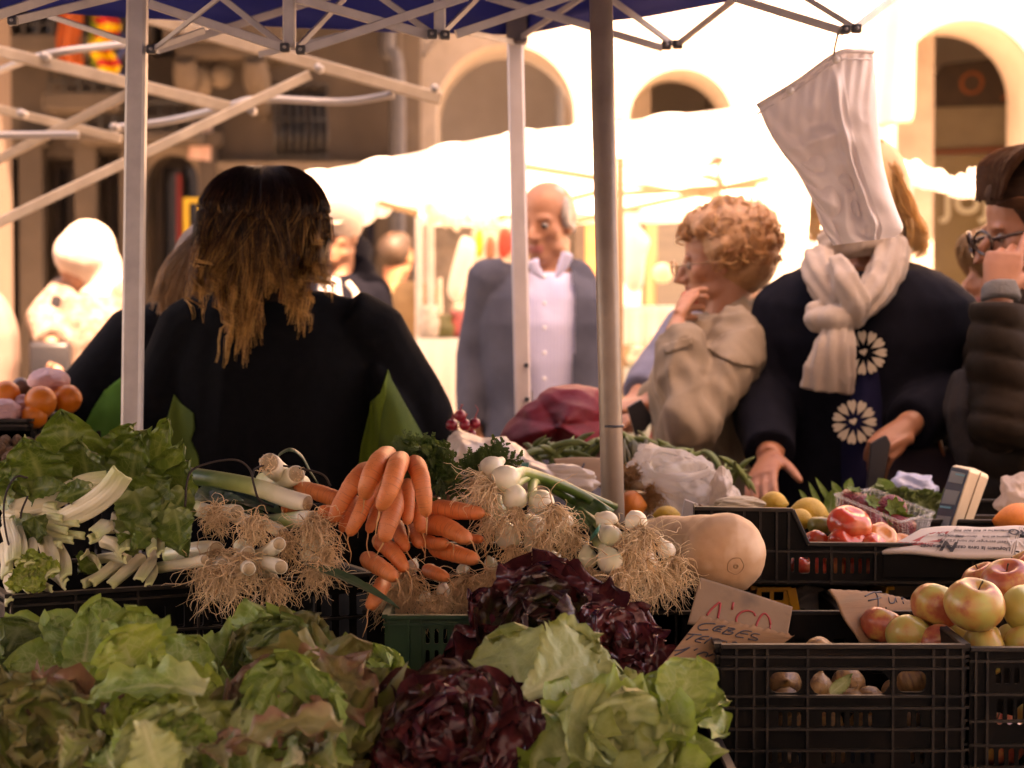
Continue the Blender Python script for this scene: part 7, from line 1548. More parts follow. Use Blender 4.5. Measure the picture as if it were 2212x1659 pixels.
cardsign('torn brown cardboard sign reading CEBES TENDRES leaning on the onion crate', [c2v(355, 545), c2v(1590, 790), (1552, 1482), c2v(-200, 1240)], [2.86, 2.87, 2.85, 2.80], card,
    S_([(535, 655), (400, 650), (320, 680), (330, 730), (440, 732)], [(665, 690), (560, 690), (500, 740), (600, 765)], [(640, 690), (530, 745), (520, 760)], [(545, 728), (620, 735)], [(720, 715), (620, 785)], [(700, 712), (790, 730), (690, 755), (760, 775), (720, 800), (615, 790)], [(1010, 765), (900, 755), (790, 820), (900, 845)], [(850, 785), (960, 800)], [(1115, 800), (1040, 790), (1000, 820), (1080, 850), (1060, 875), (960, 860)],
       [(170, 780), (355, 800)], [(265, 790), (155, 860)], [(450, 825), (360, 825), (270, 875), (345, 900)], [(310, 850), (400, 862)], [(480, 835), (385, 915)], [(480, 835), (500, 930)], [(500, 930), (600, 870)], [(630, 880), (510, 960)], [(610, 880), (680, 900), (620, 960), (510, 965)], [(750, 905), (800, 905), (820, 940)], [(0, 1000), (100, 990), (200, 960)], [(200, 960), (80, 1030), (0, 1065)], [(300, 980), (250, 1005)], [(380, 1030), (300, 1060), (290, 1090)], [(380, 1030), (430, 1050), (400, 1100)], [(430, 1090), (500, 1060), (550, 1090), (510, 1140)]), ink, .0011, .002, .002)
def c3v(x, y): return (1475+x/3, 1106+y/3)
def S3(*l): return [[c3v(*p) for p in st] for st in l]
cardsign('curved corrugated card with FUJI written in dark pen beside the apples', [(1790, 1274), (1985, 1305), (1990, 1395), (1858, 1392)], [3.02, 3.2, 3.14, 3.0], card,
    S3([(1130, 570), (1180, 545), (1235, 540)], [(1190, 540), (1205, 580), (1212, 645)], [(1150, 600), (1225, 582)], [(1275, 580), (1280, 615), (1310, 615), (1325, 580)], [(1325, 580), (1330, 612)], [(1378, 600), (1382, 618)], [(1368, 578), (1378, 572), (1386, 580), (1376, 586), (1368, 578)], [(1450, 595), (1465, 590), (1480, 600), (1470, 615), (1452, 612), (1450, 595)], [(1455, 625), (1475, 620)]), ink, .0012, .006, .001)
c = PZ(5, 1540, .86); cardsign('edge of a pink brown card at the left edge among the lettuces', [(-40, 1496), (26, 1500), (28, 1560), (-30, 1572)], [2.44, 2.44, 2.42, 2.42], card_d, [[(12, 1520), (22, 1512), (24, 1528)]], ink, .0012, .001, 0)
cardsign('cardboard price sign standing behind the white bag and left of the round leg', [(1196, 992), (1345, 996), (1345, 1058), (1222, 1056)], [3.95, 3.95, 3.88, 3.88], card, [[(1222, 1012), (1226, 1026)], [(1228, 1034), (1240, 1028), (1244, 1038), (1232, 1042)], [(1246, 1012), (1242, 1024), (1252, 1028), (1248, 1036)], [(1262, 1008), (1258, 1018), (1268, 1022), (1262, 1030)]], ink, .0016, .003, 0)
# ---- apples
def apple_mat():
    m = bpy.data.materials.new('apple_skin'); m.use_nodes = True; nt = m.node_tree; p = nt.nodes['Principled BSDF']; ob = _coord(nt, 'Object'); oi = _n(nt, 'ShaderNodeObjectInfo')
    ad = _n(nt, 'ShaderNodeVectorMath', operation='ADD'); sc_ = _n(nt, 'ShaderNodeVectorMath', operation='SCALE'); sc_.inputs[0].default_value = (3, 5, 7); nt.links.new(oi.outputs['Random'], sc_.inputs['Scale']); nt.links.new(ob, ad.inputs[0]); nt.links.new(sc_.outputs[0], ad.inputs[1])
    f = _noise(nt, ad.outputs[0], .9, 3, .5); f = _math(nt, 'ADD', f, _math(nt, 'MULTIPLY', _math(nt, 'SUBTRACT', _noise(nt, ad.outputs[0], 9, 4), .5), .16)); f2 = _math(nt, 'ADD', f, _math(nt, 'MULTIPLY', _math(nt, 'SUBTRACT', oi.outputs['Random'], .5), .42))
    c = _ramp(nt, f2, [(.42, (.46, .42, .12)), (.56, (.54, .31, .09)), (.68, (.46, .12, .06)), (.86, (.35, .045, .035))])
    nt.links.new(c, p.inputs['Base Color']); p.inputs['Roughness'].default_value = .3; p.inputs['Coat Weight'].default_value = .12; p.inputs['Subsurface Weight'].default_value = .06; p.inputs['Subsurface Radius'].default_value = (.01, .005, .003); return m
am = apple_mat(); stemm = mat('fruit_stem', (.07, .045, .02), rough=.8)
def apple_proto(seed):
    g = G(); rg = np.random.default_rng(seed); n, m_ = 36, 26; vs = []
    def f(U, W):
        th = U*math.pi*.998+.001; ph = W*2*math.pi; r = np.sin(th)**.92*(1+.02*np.cos(5*ph+rg.uniform(0, 6))); z = .88*np.cos(th)-.34*np.exp(-((th)/.34)**2)+.24*np.exp(-((math.pi-th)/.36)**2)-.06*np.cos(5*ph)*np.exp(-((math.pi-th)/.5)**2)*0; r = r*(1-.12*np.clip(-np.cos(th), 0, 1)); return np.stack((r*np.cos(ph), r*np.sin(ph), z), -1)
    g.sheet(f, m_, n); return g
apr = apple_proto(1); first = None
apples = [(2105, 1307, 2.92, 67, (.3, .15, 0), 'large red and yellow apple with its stem hollow in view at the right front'), (2024, 1310, 3.0, 58, (.2, .4, 1), 'deep red apple left of the largest one'), (1905, 1352, 3.02, 48, (.4, 0, 2), 'greenish yellow apple at the left end of the apple heap'), (1962, 1375, 2.98, 50, (.9, .3, 2.5), 'yellow apple second from the left end of the heap'),
    (2028, 1392, 2.96, 45, (1.3, .2, 3), 'pink apple low between the yellow one and the largest one'), (2128, 1402, 2.94, 58, (1.2, 0, 1.4), 'pink red apple low under the largest one'), (2178, 1262, 3.06, 62, (.3, .3, 5), 'yellow green apple at the upper right edge'), (2125, 1258, 3.16, 50, (.3, .3, 4), 'pale green apple behind the largest one'), (2222, 1318, 2.95, 60, (.5, 0, .7), 'half pink apple cut by the right edge'),
    (2190, 1385, 3.02, 42, (.4, .2, 1.2), 'shaded apple at the far right under the half pink one'), (2218, 1395, 2.93, 50, (1., .2, 2.2), 'apple lowest at the right edge'), (2215, 1240, 3.1, 56, (.1, .6, 3.3), 'yellow apple topmost at the right edge'), (2080, 1372, 3.06, 40, (.6, .2, .3), 'small shaded apple between the low pink ones')]
for i, (x, y, Y, r, rot, lab) in enumerate(apples):
    c = P(x, y, Y); R = empty('apple', c); tag(R, lab, 'apple', 'apples heaped in the crates')
    if first is None: ob = apr.obj('skin', am, R, org=(0, 0, 0)); first = ob
    else: ob = first.copy(); COL.objects.link(ob); ob.parent = R
    g = G(); g.tube([(0, 0, .48), (.04, .02, .68), (.1, .05, .86)], [.03, .025, .035], 6); 
    if i == 0: st = g.obj('stem', stemm, R, org=(0, 0, 0)); fst = st
    else: st = fst.copy(); COL.objects.link(st); st.parent = R
    R.scale = (M(r, Y),)*3; R.rotation_euler = (rot[0], rot[1], rot[2])
# more apples seen through slots
for i in range(8):
    c = V((o2.x+.05+(i % 4)*.082, Yr+.06+(i//4)*.085, .735+.05)); R = clone([o for o in COL.objects if o.get('label') == apples[i % 5][5]][0], c, (i, i*2, i*.7)); R['label'] = 'apple low inside the right edge crate, seen only through its slots'
# ---- onions (brown) inside the front crate
bon = mat('brown_onion', (.44, .25, .10), (.32, .16, .06), 3, .35, .2, 9, .02, stretch=(1, 1, .2), c3=(.20, .11, .06), s3=3)
g = G(); pr = [(-1.0, .05), (-.93, .30), (-.75, .66), (-.4, .93), (0, 1.), (.4, .90), (.68, .62), (.85, .28), (1.05, .12), (1.3, .08)]
g.tube([(0, 0, a) for a, b in pr], [b for a, b in pr], 22); fo = None
for i, (x, y, Y, r, rot) in enumerate([(1690, 1480, 2.90, 46, (1.2, .3, 0)), (1765, 1485, 2.86, 38, (.2, .1, 1)), (1832, 1478, 2.90, 40, (.4, 1.2, 2)), (1880, 1515, 2.87, 36, (1.4, 0, 1)), (1975, 1470, 2.92, 42, (.3, .4, 3)), (1840, 1512, 2.86, 30, (.4, 0, 1)), (1700, 1520, 2.87, 40, (1, 1, 1)), (1770, 1408, 2.95, 36, (.9, .5, .2)), (1700, 1560, 2.87, 38, (0, 1, 1)), (1790, 1565, 2.87, 38, (1, 2, 1)), (1870, 1565, 2.87, 38, (2, 1, 0)), (1960, 1560, 2.87, 38, (0, 0, 1)), (1690, 1640, 2.87, 38, (0, 2, 1)), (1800, 1640, 2.87, 38, (1, 0, 1)), (1980, 1640, 2.87, 38, (2, 0, 1)), (1940, 1500, 2.98, 40, (1, 1, 0))]):
    c = P(x, y, Y)
    if fo is None: ob = g.obj('brown_onion', bon, org=(0, 0, 0)); fo = ob
    else: ob = fo.copy(); COL.objects.link(ob)
    ob.location = c; ob.scale = (M(r, Y)*.95,)*3; ob.rotation_euler = rot
    tag(ob, ['brown onion behind the left hand hole of the front crate', 'golden onion at the left of the wide hand hole', 'brown onion in the middle of the wide hand hole', 'low onion at the right of the wide hand hole', 'greenish onion behind the right hand hole', 'small onion under the green leaf in the wide hand hole', 'onion under the left hand hole', 'onion just showing over the crate rim'][i] if i < 8 else 'brown onion deep in the front crate, seen only through its slots', 'onion', 'onions in the front crate')
one_leaf('pale green leaf scrap seen through the wide hand hole', 1795, 1500, 2.83, 1835, 1462, 2.83, 14, L_pale, seed=77, prof='oval', ruff=.05, curl=.3)
# ---- tomatoes
tom = mat('tomato_skin', (.62, .06, .03), (.66, .11, .05), 1.2, .2, 0, c3=(.64, .18, .08), s3=.8, sss=.08, coat=.2); tomo = mat('tomato_orange', (.66, .28, .09), (.60, .20, .07), 8, .25, sss=.08, coat=.2)
def tomato(x, y, Y, r, m, lab, seed, lobes=6, amp=.09, rot=(0, 0, 0)):
    g = G(); ph0 = seed*1.3
    def f(U, W):
        th = U*math.pi; ph = W*2*math.pi; lob = 1+amp*(np.abs(np.cos(lobes*.5*ph+ph0))-.6)*np.sin(th)**.6; r_ = np.sin(th)**.85*lob; return np.stack((r_*np.cos(ph), r_*np.sin(ph), .78*np.cos(th)-.22*np.exp(-(th/.4)**2)), -1)
    g.sheet(f, 24, 48); ob = g.obj('tomato', m, org=(0, 0, 0)); ob.location = P(x, y, Y); ob.scale = (M(r, Y),)*3; ob.rotation_euler = rot; tag(ob, lab, 'tomato', 'ribbed tomatoes')
tomato(1836, 1132, 3.38, 49, tom, 'shiny red ribbed tomato on top in front of the strawberry punnet', 1, 5, .10, (.3, .3, 0)); tomato(1832, 1172, 3.36, 44, tom, 'red ribbed tomato under the shiny one', 2, 7, .14, (.9, 0, .4)); tomato(1902, 1165, 3.38, 38, tomo, 'yellow orange tomato right of the red ones', 3, 6, .10, (.9, .4, 0)); tomato(1890, 1184, 3.35, 34, tom, 'small red tomato in front of the yellow orange one', 4, 6, .12, (1, 0, 1)); tomato(1766, 1172, 3.40, 30, tom, 'red tomato at the sloping end of the crate', 5, 6, .12, (.8, .2, 2)); tomato(1945, 1178, 3.4, 30, tomo, 'orange tomato half under the newspaper', 6, 6, .1, (.5, 0, 0))
for i in range(7): tomato(1735+i*34, 1225, 3.37, 30, [tom, tom, tomo][i % 3], 'ribbed tomato at the bottom of the raised crate, seen through its slots', 7+i, 6, .12, (i, .4, i))
# green olive tomato and strip
tomato(1772, 1135, 3.52, 28, mat('green_tomato', (.20, .16, .03), (.14, .13, .03), 6, .3), 'dark green round fruit between the lemon and the red tomato', 22, 6, .04)
# lemons and fruit
lem = mat('lemon_skin', (.66, .40, .05), (.60, .34, .035), 2, .38, .35, 14, .02, sss=.06)
def lemon(x, y, Y, r, lab, rot, m=lem, nm='lemon', el=1.3):
    g = G(); pr = [(-1.0*el, .06), (-.95*el, .16), (-.85*el, .34), (-.6*el, .72), (-.3*el, .95), (0, 1.), (.3*el, .95), (.6*el, .72), (.85*el, .34), (.97*el, .14), (1.03*el, .04)]
    g.tube([(a, 0, 0) for a, b in pr], [b for a, b in pr], 24, smooth=22); ob = g.obj(nm, m, org=(0, 0, 0)); ob.location = P(x, y, Y); ob.scale = (M(r, Y),)*3; ob.rotation_euler = rot; tag(ob, lab, nm)
lemon(1748, 1108, 3.60, 34, 'large yellow lemon behind the sloping crate end', (0, .15, .1)); lemon(1672, 1085, 3.68, 24, 'smaller yellow lemon beside the hand of the scarf woman', (0, .1, -.2)); lemon(1728, 1122, 3.55, 24, 'lemon low in the shade behind the crate end', (0, 0, .5)); lemon(1640, 1098, 3.7, 20, 'pink cheeked small fruit at the left of the lemons', (0, 0, 0), mat('peach', (.6, .28, .14), (.55, .2, .1), 6), 'peach', 1.0)
orr = mat('orange_peel', (.70, .19, .02), (.64, .16, .015), 10, .4, .5, 240, .001, sss=.05)
lemon(1364, 1092, 3.74, 33, 'round orange behind the round tent leg', (0, 0, 0), orr, 'orange', 1.0); lemon(2205, 1130, 3.6, 44, 'orange pepper at the right edge behind the newspaper', (0, .1, 0), orr, 'pepper', 1.4); lemon(1440, 1112, 3.66, 20, 'yellow fruit between the squash and the clear bag', (0, 0, 0), lem, 'yellow_fruit', 1.5)
# strawberries and punnet
straw = mat('strawberry', (.46, .03, .03), (.38, .02, .025), 3, .25, .9, 9, .06, coat=.3)
PU = empty('fruit_punnet', P(1900, 1160, 3.5)); tag(PU, 'clear ribbed plastic punnet tilted over the tomatoes', 'punnet')
clear = mat('clear_plastic', (.9, .9, .92), rough=.08, alpha=.07, spec=.9)
clearb = mat('clear_plastic_rib', (.85, .83, .8), rough=.1, alpha=.2, spec=.9)
q3 = lambda x, y, Y: P(x, y, Y)
T = [q3(1802, 1064, 3.42), q3(1888, 1056, 3.62), q3(2020, 1106, 3.62), q3(1960, 1112, 3.42)]; T = [q3(1803, 1068, 3.46), q3(1885, 1056, 3.62), q3(2018, 1108, 3.56), q3(1945, 1128, 3.40)]; Bm = [q3(1806, 1140, 3.46), q3(1870, 1130, 3.58), q3(2003, 1158, 3.53), q3(1950, 1172, 3.42)]
for i in range(4):
    a, b, c_, d_ = T[i], T[(i+1) % 4], Bm[(i+1) % 4], Bm[i]; g = G()
    g.sheet(lambda U, W: np.stack([((a[k]*(1-W)+b[k]*W)*(1-U)+(d_[k]*(1-W)+c_[k]*W)*U)+(.0012*np.sin(W*110) if k == 1 else 0) for k in range(3)], -1), 8, 90); g.obj('wall', clear, PU)
    g = G()
    for k in range(12): w_ = (k+.5)/12; g.tube([a.lerp(b, w_), d_.lerp(c_, w_)], .0007, 5)
    g.obj('rib', clearb, PU)
g = G(); g.tube([T[0], T[1], T[2], T[3], T[0]], .0028, 8); g.obj('rim', clearb, PU); g = G(); g.add([tuple(b_) for b_ in Bm], [(0, 1, 2, 3)]); g.obj('base', clear, PU)
for i, (x, y, Y, r, rot, lab) in enumerate([(1840, 1085, 3.50, 21, (.3, .2, 0), 'strawberry at the upper left inside the punnet'), (1872, 1102, 3.48, 22, (.8, .6, 0), 'strawberry in the middle of the punnet behind the tomato'), (1925, 1110, 3.49, 27, (1.2, -.5, .3), 'large strawberry in the centre right of the punnet'), (1945, 1145, 3.47, 27, (.2, .3, 1), 'strawberry low at the right of the punnet'), (1895, 1148, 3.46, 25, (.7, .8, 1), 'strawberry low beside the yellow orange tomato'), (1835, 1105, 3.52, 20, (0, 1, 1), 'strawberry at the left wall of the punnet'), (1910, 1132, 3.52, 22, (1, 1, 1), 'strawberry deep in the punnet')]):
    R = empty('strawberry', P(x, y, Y)); tag(R, lab, 'strawberry', 'strawberries in the punnet'); g = G(); pr = [(-1.3, .05), (-1.15, .3), (-.8, .62), (-.3, .9), (.1, 1.), (.45, .9), (.62, .6), (.66, .2)]
    g.tube([(0, 0, a) for a, b in pr], [b for a, b in pr], 20, smooth=16); g.obj('fruit', straw, R, org=(0, 0, 0)); g = G()
    for k in range(7): a = k*.9; leaf(g, (0, 0, .66), (math.cos(a), math.sin(a), .2), (0, 0, 1), .75, .2, curl=-.3, seed=k, prof='oval', nu=6, nv=5, ruff=.1)
    g.obj('calyx', mat('calyx_green', (.10, .16, .02), rough=.6, trans=.2), R, org=(0, 0, 0)); R.scale = (M(r*1.3, Y),)*3; R.rotation_euler = rot; R.location.z += .006
# scales display
cream_p = mat('cream_plastic', (.58, .46, .32), (.54, .42, .29), 3, .45); SC = empty('scale_display', P(2050, 1170, 3.7)); tag(SC, 'cream shop scale display with blue screen leaning behind the newspaper', 'scale')
# tilted slab: photo outline; screen face towards the left, cream side to the right
A_ = [(2057, 1003), (2004, 1170)]; B_ = [(2097, 1012), (2050, 1150)]; C_2 = [(2139, 1028), (2092, 1150)]
g = G(); ya, yb, yc = 3.66, 3.60, 3.78
fr = [P(*A_[0], ya), P(*B_[0], yb), P(2045, 1172, yb), P(*A_[1], ya)]
bk = [P(2100, 1008, ya+.09), P(*C_2[0], yc-.04), P(2086, 1172, yc-.04), P(2050, 1172, ya+.09)]
vs = [tuple(p) for p in fr+bk]; g.add(vs, [(0, 1, 2, 3), (4, 7, 6, 5), (0, 4, 5, 1), (1, 5, 6, 2), (2, 6, 7, 3), (3, 7, 4, 0)]); g.obj('housing', cream_p, SC, smooth=False, bevel=.006)
nf = (fr[1]-fr[0]).cross(fr[3]-fr[0]).normalized(); nf = nf if nf.y < 0 else -nf
def fp(u, v, off=.0015): return fr[0].lerp(fr[1], u).lerp(fr[3].lerp(fr[2], u), v)+nf*off
def fquad(u0, u1, v0, v1, m, nm, off): g = G(); g.add([tuple(fp(*p, off)) for p in ((u0, v0), (u1, v0), (u1, v1), (u0, v1))]+[tuple(fp(*p, off-.002)) for p in ((u0, v0), (u1, v0), (u1, v1), (u0, v1))], [(0, 1, 2, 3), (0, 1, 5, 4), (1, 2, 6, 5), (2, 3, 7, 6), (3, 0, 4, 7)]); g.obj(nm, m, SC, smooth=False)
scr = mat('screen_dark_blue', (.05, .075, .11), rough=.2); lcd = mat('lcd_grey', (.20, .22, .22), rough=.3)
fquad(.06, .94, .03, .99, scr, 'screen', .002); fquad(.15, .88, .08, .22, lcd, 'lcd_field', .0035); fquad(.15, .88, .32, .50, lcd, 'lcd_field', .0035); fquad(.15, .88, .66, .84, lcd, 'lcd_field', .0035)
fquad(.45, .9, .10, .12, mat('cyan_mark', (.10, .35, .42)), 'screen_mark', .005); fquad(.18, .75, .535, .56, MATS['cyan_mark'], 'screen_mark', .005); fquad(.3, .85, .80, .825, mat('yellow_mark', (.45, .38, .06)), 'screen_mark', .005)
g = G(); g.tube([fr[1].lerp(bk[1], .5)+V((0, -.002, 0)), fr[2].lerp(bk[2], .5)+V((0, -.002, 0))], .0012, 6); g.obj('seam', mat('seam_brown', (.2, .14, .09)), SC)
g = G(); g.tube([P(2060, 1170, 3.72), V((P(2060, 1170, 3.72).x, 3.72, .945))], .02, 12); g.box((P(2060, 1170, 3.72).x, 3.72, .94), (.26, .2, .03)); g.obj('base', cream_p, SC)
# newspaper
NP = empty('newspaper', P(2090, 1190, 3.2)); tag(NP, 'folded newspaper printed upside down lying over the crate rim', 'newspaper'); np_m = mat('newsprint', (.58, .50, .44), (.54, .46, .40), 4, .85)
pa, pb, pc, pd = P(1905, 1194, 3.27), P(2290, 1216, 3.20), P(2290, 1152, 3.27), P(1990, 1146, 3.33)
def npf(U, W):
    s = 1-U; e = np.stack([(pa[k]*(1-W)+pb[k]*W)*s+(pd[k]*(1-W)+pc[k]*W)*U for k in range(3)], -1)
    e[..., 2] += .014*np.sin(U*math.pi*.85)*(np.clip(W*3, 0, 1))+.002*np.sin(W*11); return e
g = G(); g.sheet(npf, 14, 50); g.obj('page', np_m, NP, solid=.006)
def npp(u, w, off=.0045): p = npf(np.array([[u]]), np.array([[w]]))[0, 0]; return V(p)+V((0, -.6, .8))*off
prn = mat('print_black', (.05, .045, .045), rough=.8)
def nptext(s, w0, u0, size, m=prn, bold=0): 
    a = npp(u0, w0); b = npp(u0, w0-.03); c_ = npp(u0-.06, w0); text('print', s, size, a, b-a, c_-a, m, NP, .0002, bold)
red_q = [(.50, .02), (.50, .20), (.20, .20), (.20, .10)]
g = G(); g.add([tuple(npp(u, w, .004)) for u, w in ((.62, .16), (.62, .28), (.28, .28), (.34, .10))], [(0, 1, 2, 3)]); g.obj('red_block', redink, NP, smooth=False)
nptext('9,75', .275, .60, .019, mat('print_white', (.6, .55, .5))); nptext('Inverpribar', .255, .24, .013, redink, .0002); nptext('N:', .395, .28, .030, prn, .0012); nptext('NOVASOL', .40, .48, .009)
nptext('Lloguem la teva casa de vacances', .715, .18, .0105, prn, .0002); nptext('a l\'estil estranger del nord d\'Europa', .71, .32, .0080); nptext('reserva en linia    descomptes', .69, .45, .0070); nptext('Contacta\'ns al 900 900 900', .70, .66, .0085, prn, .0001)
g = G(); g.add([tuple(npp(u, w, .004)) for u, w in ((.04, .745), (.04, .98), (.52, .98), (.52, .745))], [(0, 1, 2, 3)]); g.obj('black_block', prn, NP, smooth=False)
nptext('PLE', .86, .14, .021, MATS['print_white'], .0004); nptext('DNA', .86, .36, .021, MATS['print_white'], .0004); nptext('ORO', .87, .64, .022, prn, .0006); nptext('99.90.60', .87, .76, .008, prn, .0002)
g = G()
for w_ in (.295, .725, .74): g = G(); g.tube([npp(.05, w_), npp(.5, w_), npp(.85, w_)], .0003, 4); g.obj('column_rule', prn, NP)
# ---- plastic bags
def bag_mat(name, c, a, tr=.4, rough=.25):
    m = mat(name, c, rough=rough, alpha=a, trans=tr, spec=.8, bump=.5, bscale=18, bdist=.01); return m
whitebag = bag_mat('white_film_bag', (.70, .60, .52), .93); clearbag = bag_mat('clear_film_bag', (.75, .68, .62), .34, .3, .14)
def crumple(name, label, cat, cx, cy, Y, rx, ry, m, seed, depth=.5, amp=.22, pts=None, freq=9, extra=None):
    g = G(); n, m_ = 90, 60; c = P(cx, cy, Y); RX, RY = M(rx, Y), M(ry, Y); rgp = np.random.default_rng(seed)
    def f(U, W):
        th = U*math.pi; ph = W*2*math.pi; d = np.stack((np.sin(th)*np.cos(ph), np.sin(th)*np.sin(ph), np.cos(th)), -1).reshape(-1, 3)
        nz = np.abs(vnoise(d, freq*.35, seed, 2)); nz2 = np.abs(vnoise(d, freq, seed+1, 2)); r = 1-amp*nz*1.6-amp*.5*nz2+amp*.6
        if pts is not None:
            a = np.arctan2(d[:, 2], d[:, 0]); an = np.array([math.atan2(-(y-cy)*rx/ry/1., (x-cx)) for x, y in pts]); rr_ = np.array([math.hypot((x-cx)/rx, (y-cy)/ry) for x, y in pts]); o_i = np.argsort(an); r = r*np.interp(a, an[o_i], rr_[o_i], period=2*math.pi)
        p = d*r[:, None]*np.array((RX, min(RX, RY)*depth*2, RY)); return (p+np.array(tuple(c))).reshape(U.shape+(3,))
    g.sheet(f, m_, n); ob = g.obj(name, m, org=c); return tag(ob, label, cat)
crumple('plastic_bag', 'crumpled white plastic bag beside the carrot tops', 'plastic bag', 1050, 1010, 3.75, 90, 68, whitebag, 3, .7, pts=[(965, 960), (985, 935), (1040, 945), (1120, 968), (1150, 1000), (1140, 1060), (1050, 1090), (975, 1080)])
crumple('plastic_bag', 'flattened white plastic bag tail pointing to the round leg', 'plastic bag', 1200, 1030, 3.7, 90, 34, whitebag, 8, .5, pts=[(1120, 985), (1180, 1005), (1280, 1035), (1290, 1045), (1240, 1070), (1160, 1066), (1110, 1040)])
crumple('plastic_bag', 'clear plastic bag with a rolled mouth behind the squash', 'plastic bag', 1470, 1050, 3.85, 95, 70, clearbag, 5, .8, .36, freq=13, pts=[(1392, 975), (1430, 968), (1500, 990), (1540, 1020), (1560, 1080), (1540, 1110), (1440, 1115), (1392, 1070)])
g = G(); g.tube([P(1395, 1000, 3.78), P(1400, 978, 3.78), P(1430, 972, 3.8), P(1480, 990, 3.82), P(1530, 1016, 3.82), P(1480, 1030, 3.74), P(1430, 1030, 3.73), P(1400, 1018, 3.75), P(1395, 1000, 3.78)], [.006, .011, .004, .010, .005, .009, .004, .010, .006], 12, smooth=70, ridge=.3, rk=3); tag(g.obj('bag_mouth', clearbag, org=P(1395, 1000, 3.78)), 'rolled mouth of the clear bag behind the squash', 'plastic bag')
crumple('plastic_bag', 'bunched white bag twist right of the rolled mouth', 'plastic bag', 1565, 1062, 3.8, 38, 55, whitebag, 6, .7, .3, pts=[(1535, 1060), (1548, 1015), (1556, 1008), (1580, 1050), (1600, 1090), (1590, 1112), (1535, 1112)])
crumple('plastic_bag', 'bluish clear bag in front of the handbag', 'plastic bag', 1968, 1055, 4.05, 52, 36, bag_mat('bluish_bag', (.52, .55, .68), .9), 7, .7, .3); crumple('plastic_bag', 'clear crinkled bag at the right edge behind the scale display', 'plastic bag', 2200, 1080, 3.85, 48, 58, bag_mat('brownish_clear', (.60, .48, .40), .75), 9, .7, .3)
# red cloth bag
rb_m = mat('red_nylon', (.22, .009, .018), (.16, .006, .012), 5, .6, .4, 60, .004, spec=.3); crumple('red_bag', 'big dark red fabric bag on the back table between the two tent legs', 'bag', 1205, 912, 4.3, 115, 85, rb_m, 11, .7, .17, freq=6, pts=[(1088, 950), (1120, 900), (1160, 860), (1205, 832), (1255, 822), (1300, 838), (1320, 900), (1320, 985), (1200, 985), (1110, 975)])
# radishes
rad_m = mat('radish_skin', (.30, .015, .03), (.24, .01, .02), 10, .3, coat=.2); RD = empty('radish_bunch', P(1000, 920, 3.9)); tag(RD, 'bunch of dark red radishes above the white plastic bag', 'radishes')
for x, y, r in ((994, 898, 13), (976, 918, 13), (1004, 918, 13), (1026, 915, 12), (1018, 938, 11), (985, 940, 10)):
    g = G(); c = P(x, y, 3.9+(x % 7)*.006); rr = M(r, 3.9); g.ball(c, rr, n=18, m=12); g.tube([c+V((0, 0, rr*.8)), c+V((.002, 0, rr*1.6)), c+V((.006, 0, rr*2.6 if x > 1020 else rr*1.8)), c+V((0, 0, rr*3.4 if x > 1020 else rr*1.9))], [.003, .0012, .0008, .0005], 5, smooth=8); g.obj('radish', rad_m, RD)
g = G()
for x, y in ((990, 960), (1010, 965), (1024, 960)): g.tube([P(x, y-30, 3.92), P(x+3, y-10, 3.93), P(x-3, y+10, 3.95)], .003, 6)
g.obj('stems', stem_m, RD)
# beans
bean_m = mat('broad_bean', (.10, .14, .03), (.17, .20, .05), 16, .5, .2, c3=(.05, .07, .02), s3=20); rb_ = random.Random(9); fb = None
def bean_geo(seed):
    g = G(); rg = np.random.default_rng(seed); L = .075; pts = [(-L, 0, 0), (-L*.5, .004, .012), (0, 0, .016), (L*.5, -.003, .010), (L, 0, -.006)]; g.tube(pts, [.002, .009, .010, .009, .0085, .0015], 10, smooth=16, rb=[.002, .006, .007, .006, .0012]); return g
protos = [bean_geo(i).obj('broad_bean', bean_m, org=(0, 0, 0)) for i in range(1)]
spots = [(1120+rb_.uniform(30, 190), 975+rb_.uniform(-8, 26), 4.05) for _ in range(26)]+[(1335+t*265, 955+t*70+rb_.uniform(-8, 22), 4.25-t*.05) for t in [rb_.random() for _ in range(44)]]
for i, (x, y, Y) in enumerate(spots):
    ob = protos[0] if i == 0 else protos[0].copy()
    if i: COL.objects.link(ob)
    ob.location = P(x, y, Y+rb_.uniform(-.03, .05)); ob.rotation_euler = (rb_.uniform(-.5, .5), rb_.uniform(-.9, .9), rb_.uniform(-3, 3)); ob.scale = (rb_.uniform(.5, .75),)*3
    tag(ob, 'green bean pod in the heap left of the round tent leg' if i < 26 else 'green bean pod in the long heap behind the clear bag', 'bean', 'green bean pods left heap' if i < 26 else 'green bean pods right heap')
g = G()
for i in range(14): x = 1352+rb_.uniform(0, 46); g.tube([P(x, 1030+rb_.uniform(-6, 10), 4.0), P(x-6, 990, 4.0), P(x-12+rb_.uniform(-6, 12), 955+rb_.uniform(-8, 10), 4.02)], [.005, .006, .004], 7, smooth=8)
tag(g.obj('asparagus_bunch', mat('asparagus', (.06, .07, .02), (.10, .07, .03), 20, .5), org=P(1370, 1020, 4)), 'dark bunch of thin asparagus right of the round tent leg', 'asparagus')
# small leeks behind the round leg
LK = empty('leek_bunch', P(1360, 1070, 3.8)); tag(LK, 'two slim pale leeks with brown roots behind the orange', 'leeks')
for y in (1052, 1078):
    g = G(); g.tube([P(1330, y-8, 3.84), P(1404, y, 3.78)], M(11, 3.8), 14); g.obj('shaft', mat('pale_leek', (.5, .38, .24), rough=.45), LK)
g = G(); 
for y in (1052, 1078): roots(g, P(1404, y, 3.77), (.8, -.3, -.5), .07, 140, .6, .4, .0012, int(y), .25, .012)
roots(g, P(1350, 1020, 3.82), (.5, -.3, -.7), .10, 260, .8, .4, .0014, 77, .3, .02); g.obj('root_tuft', mat('brown_root', (.42, .22, .09), (.34, .17, .07), 30, .8), LK)
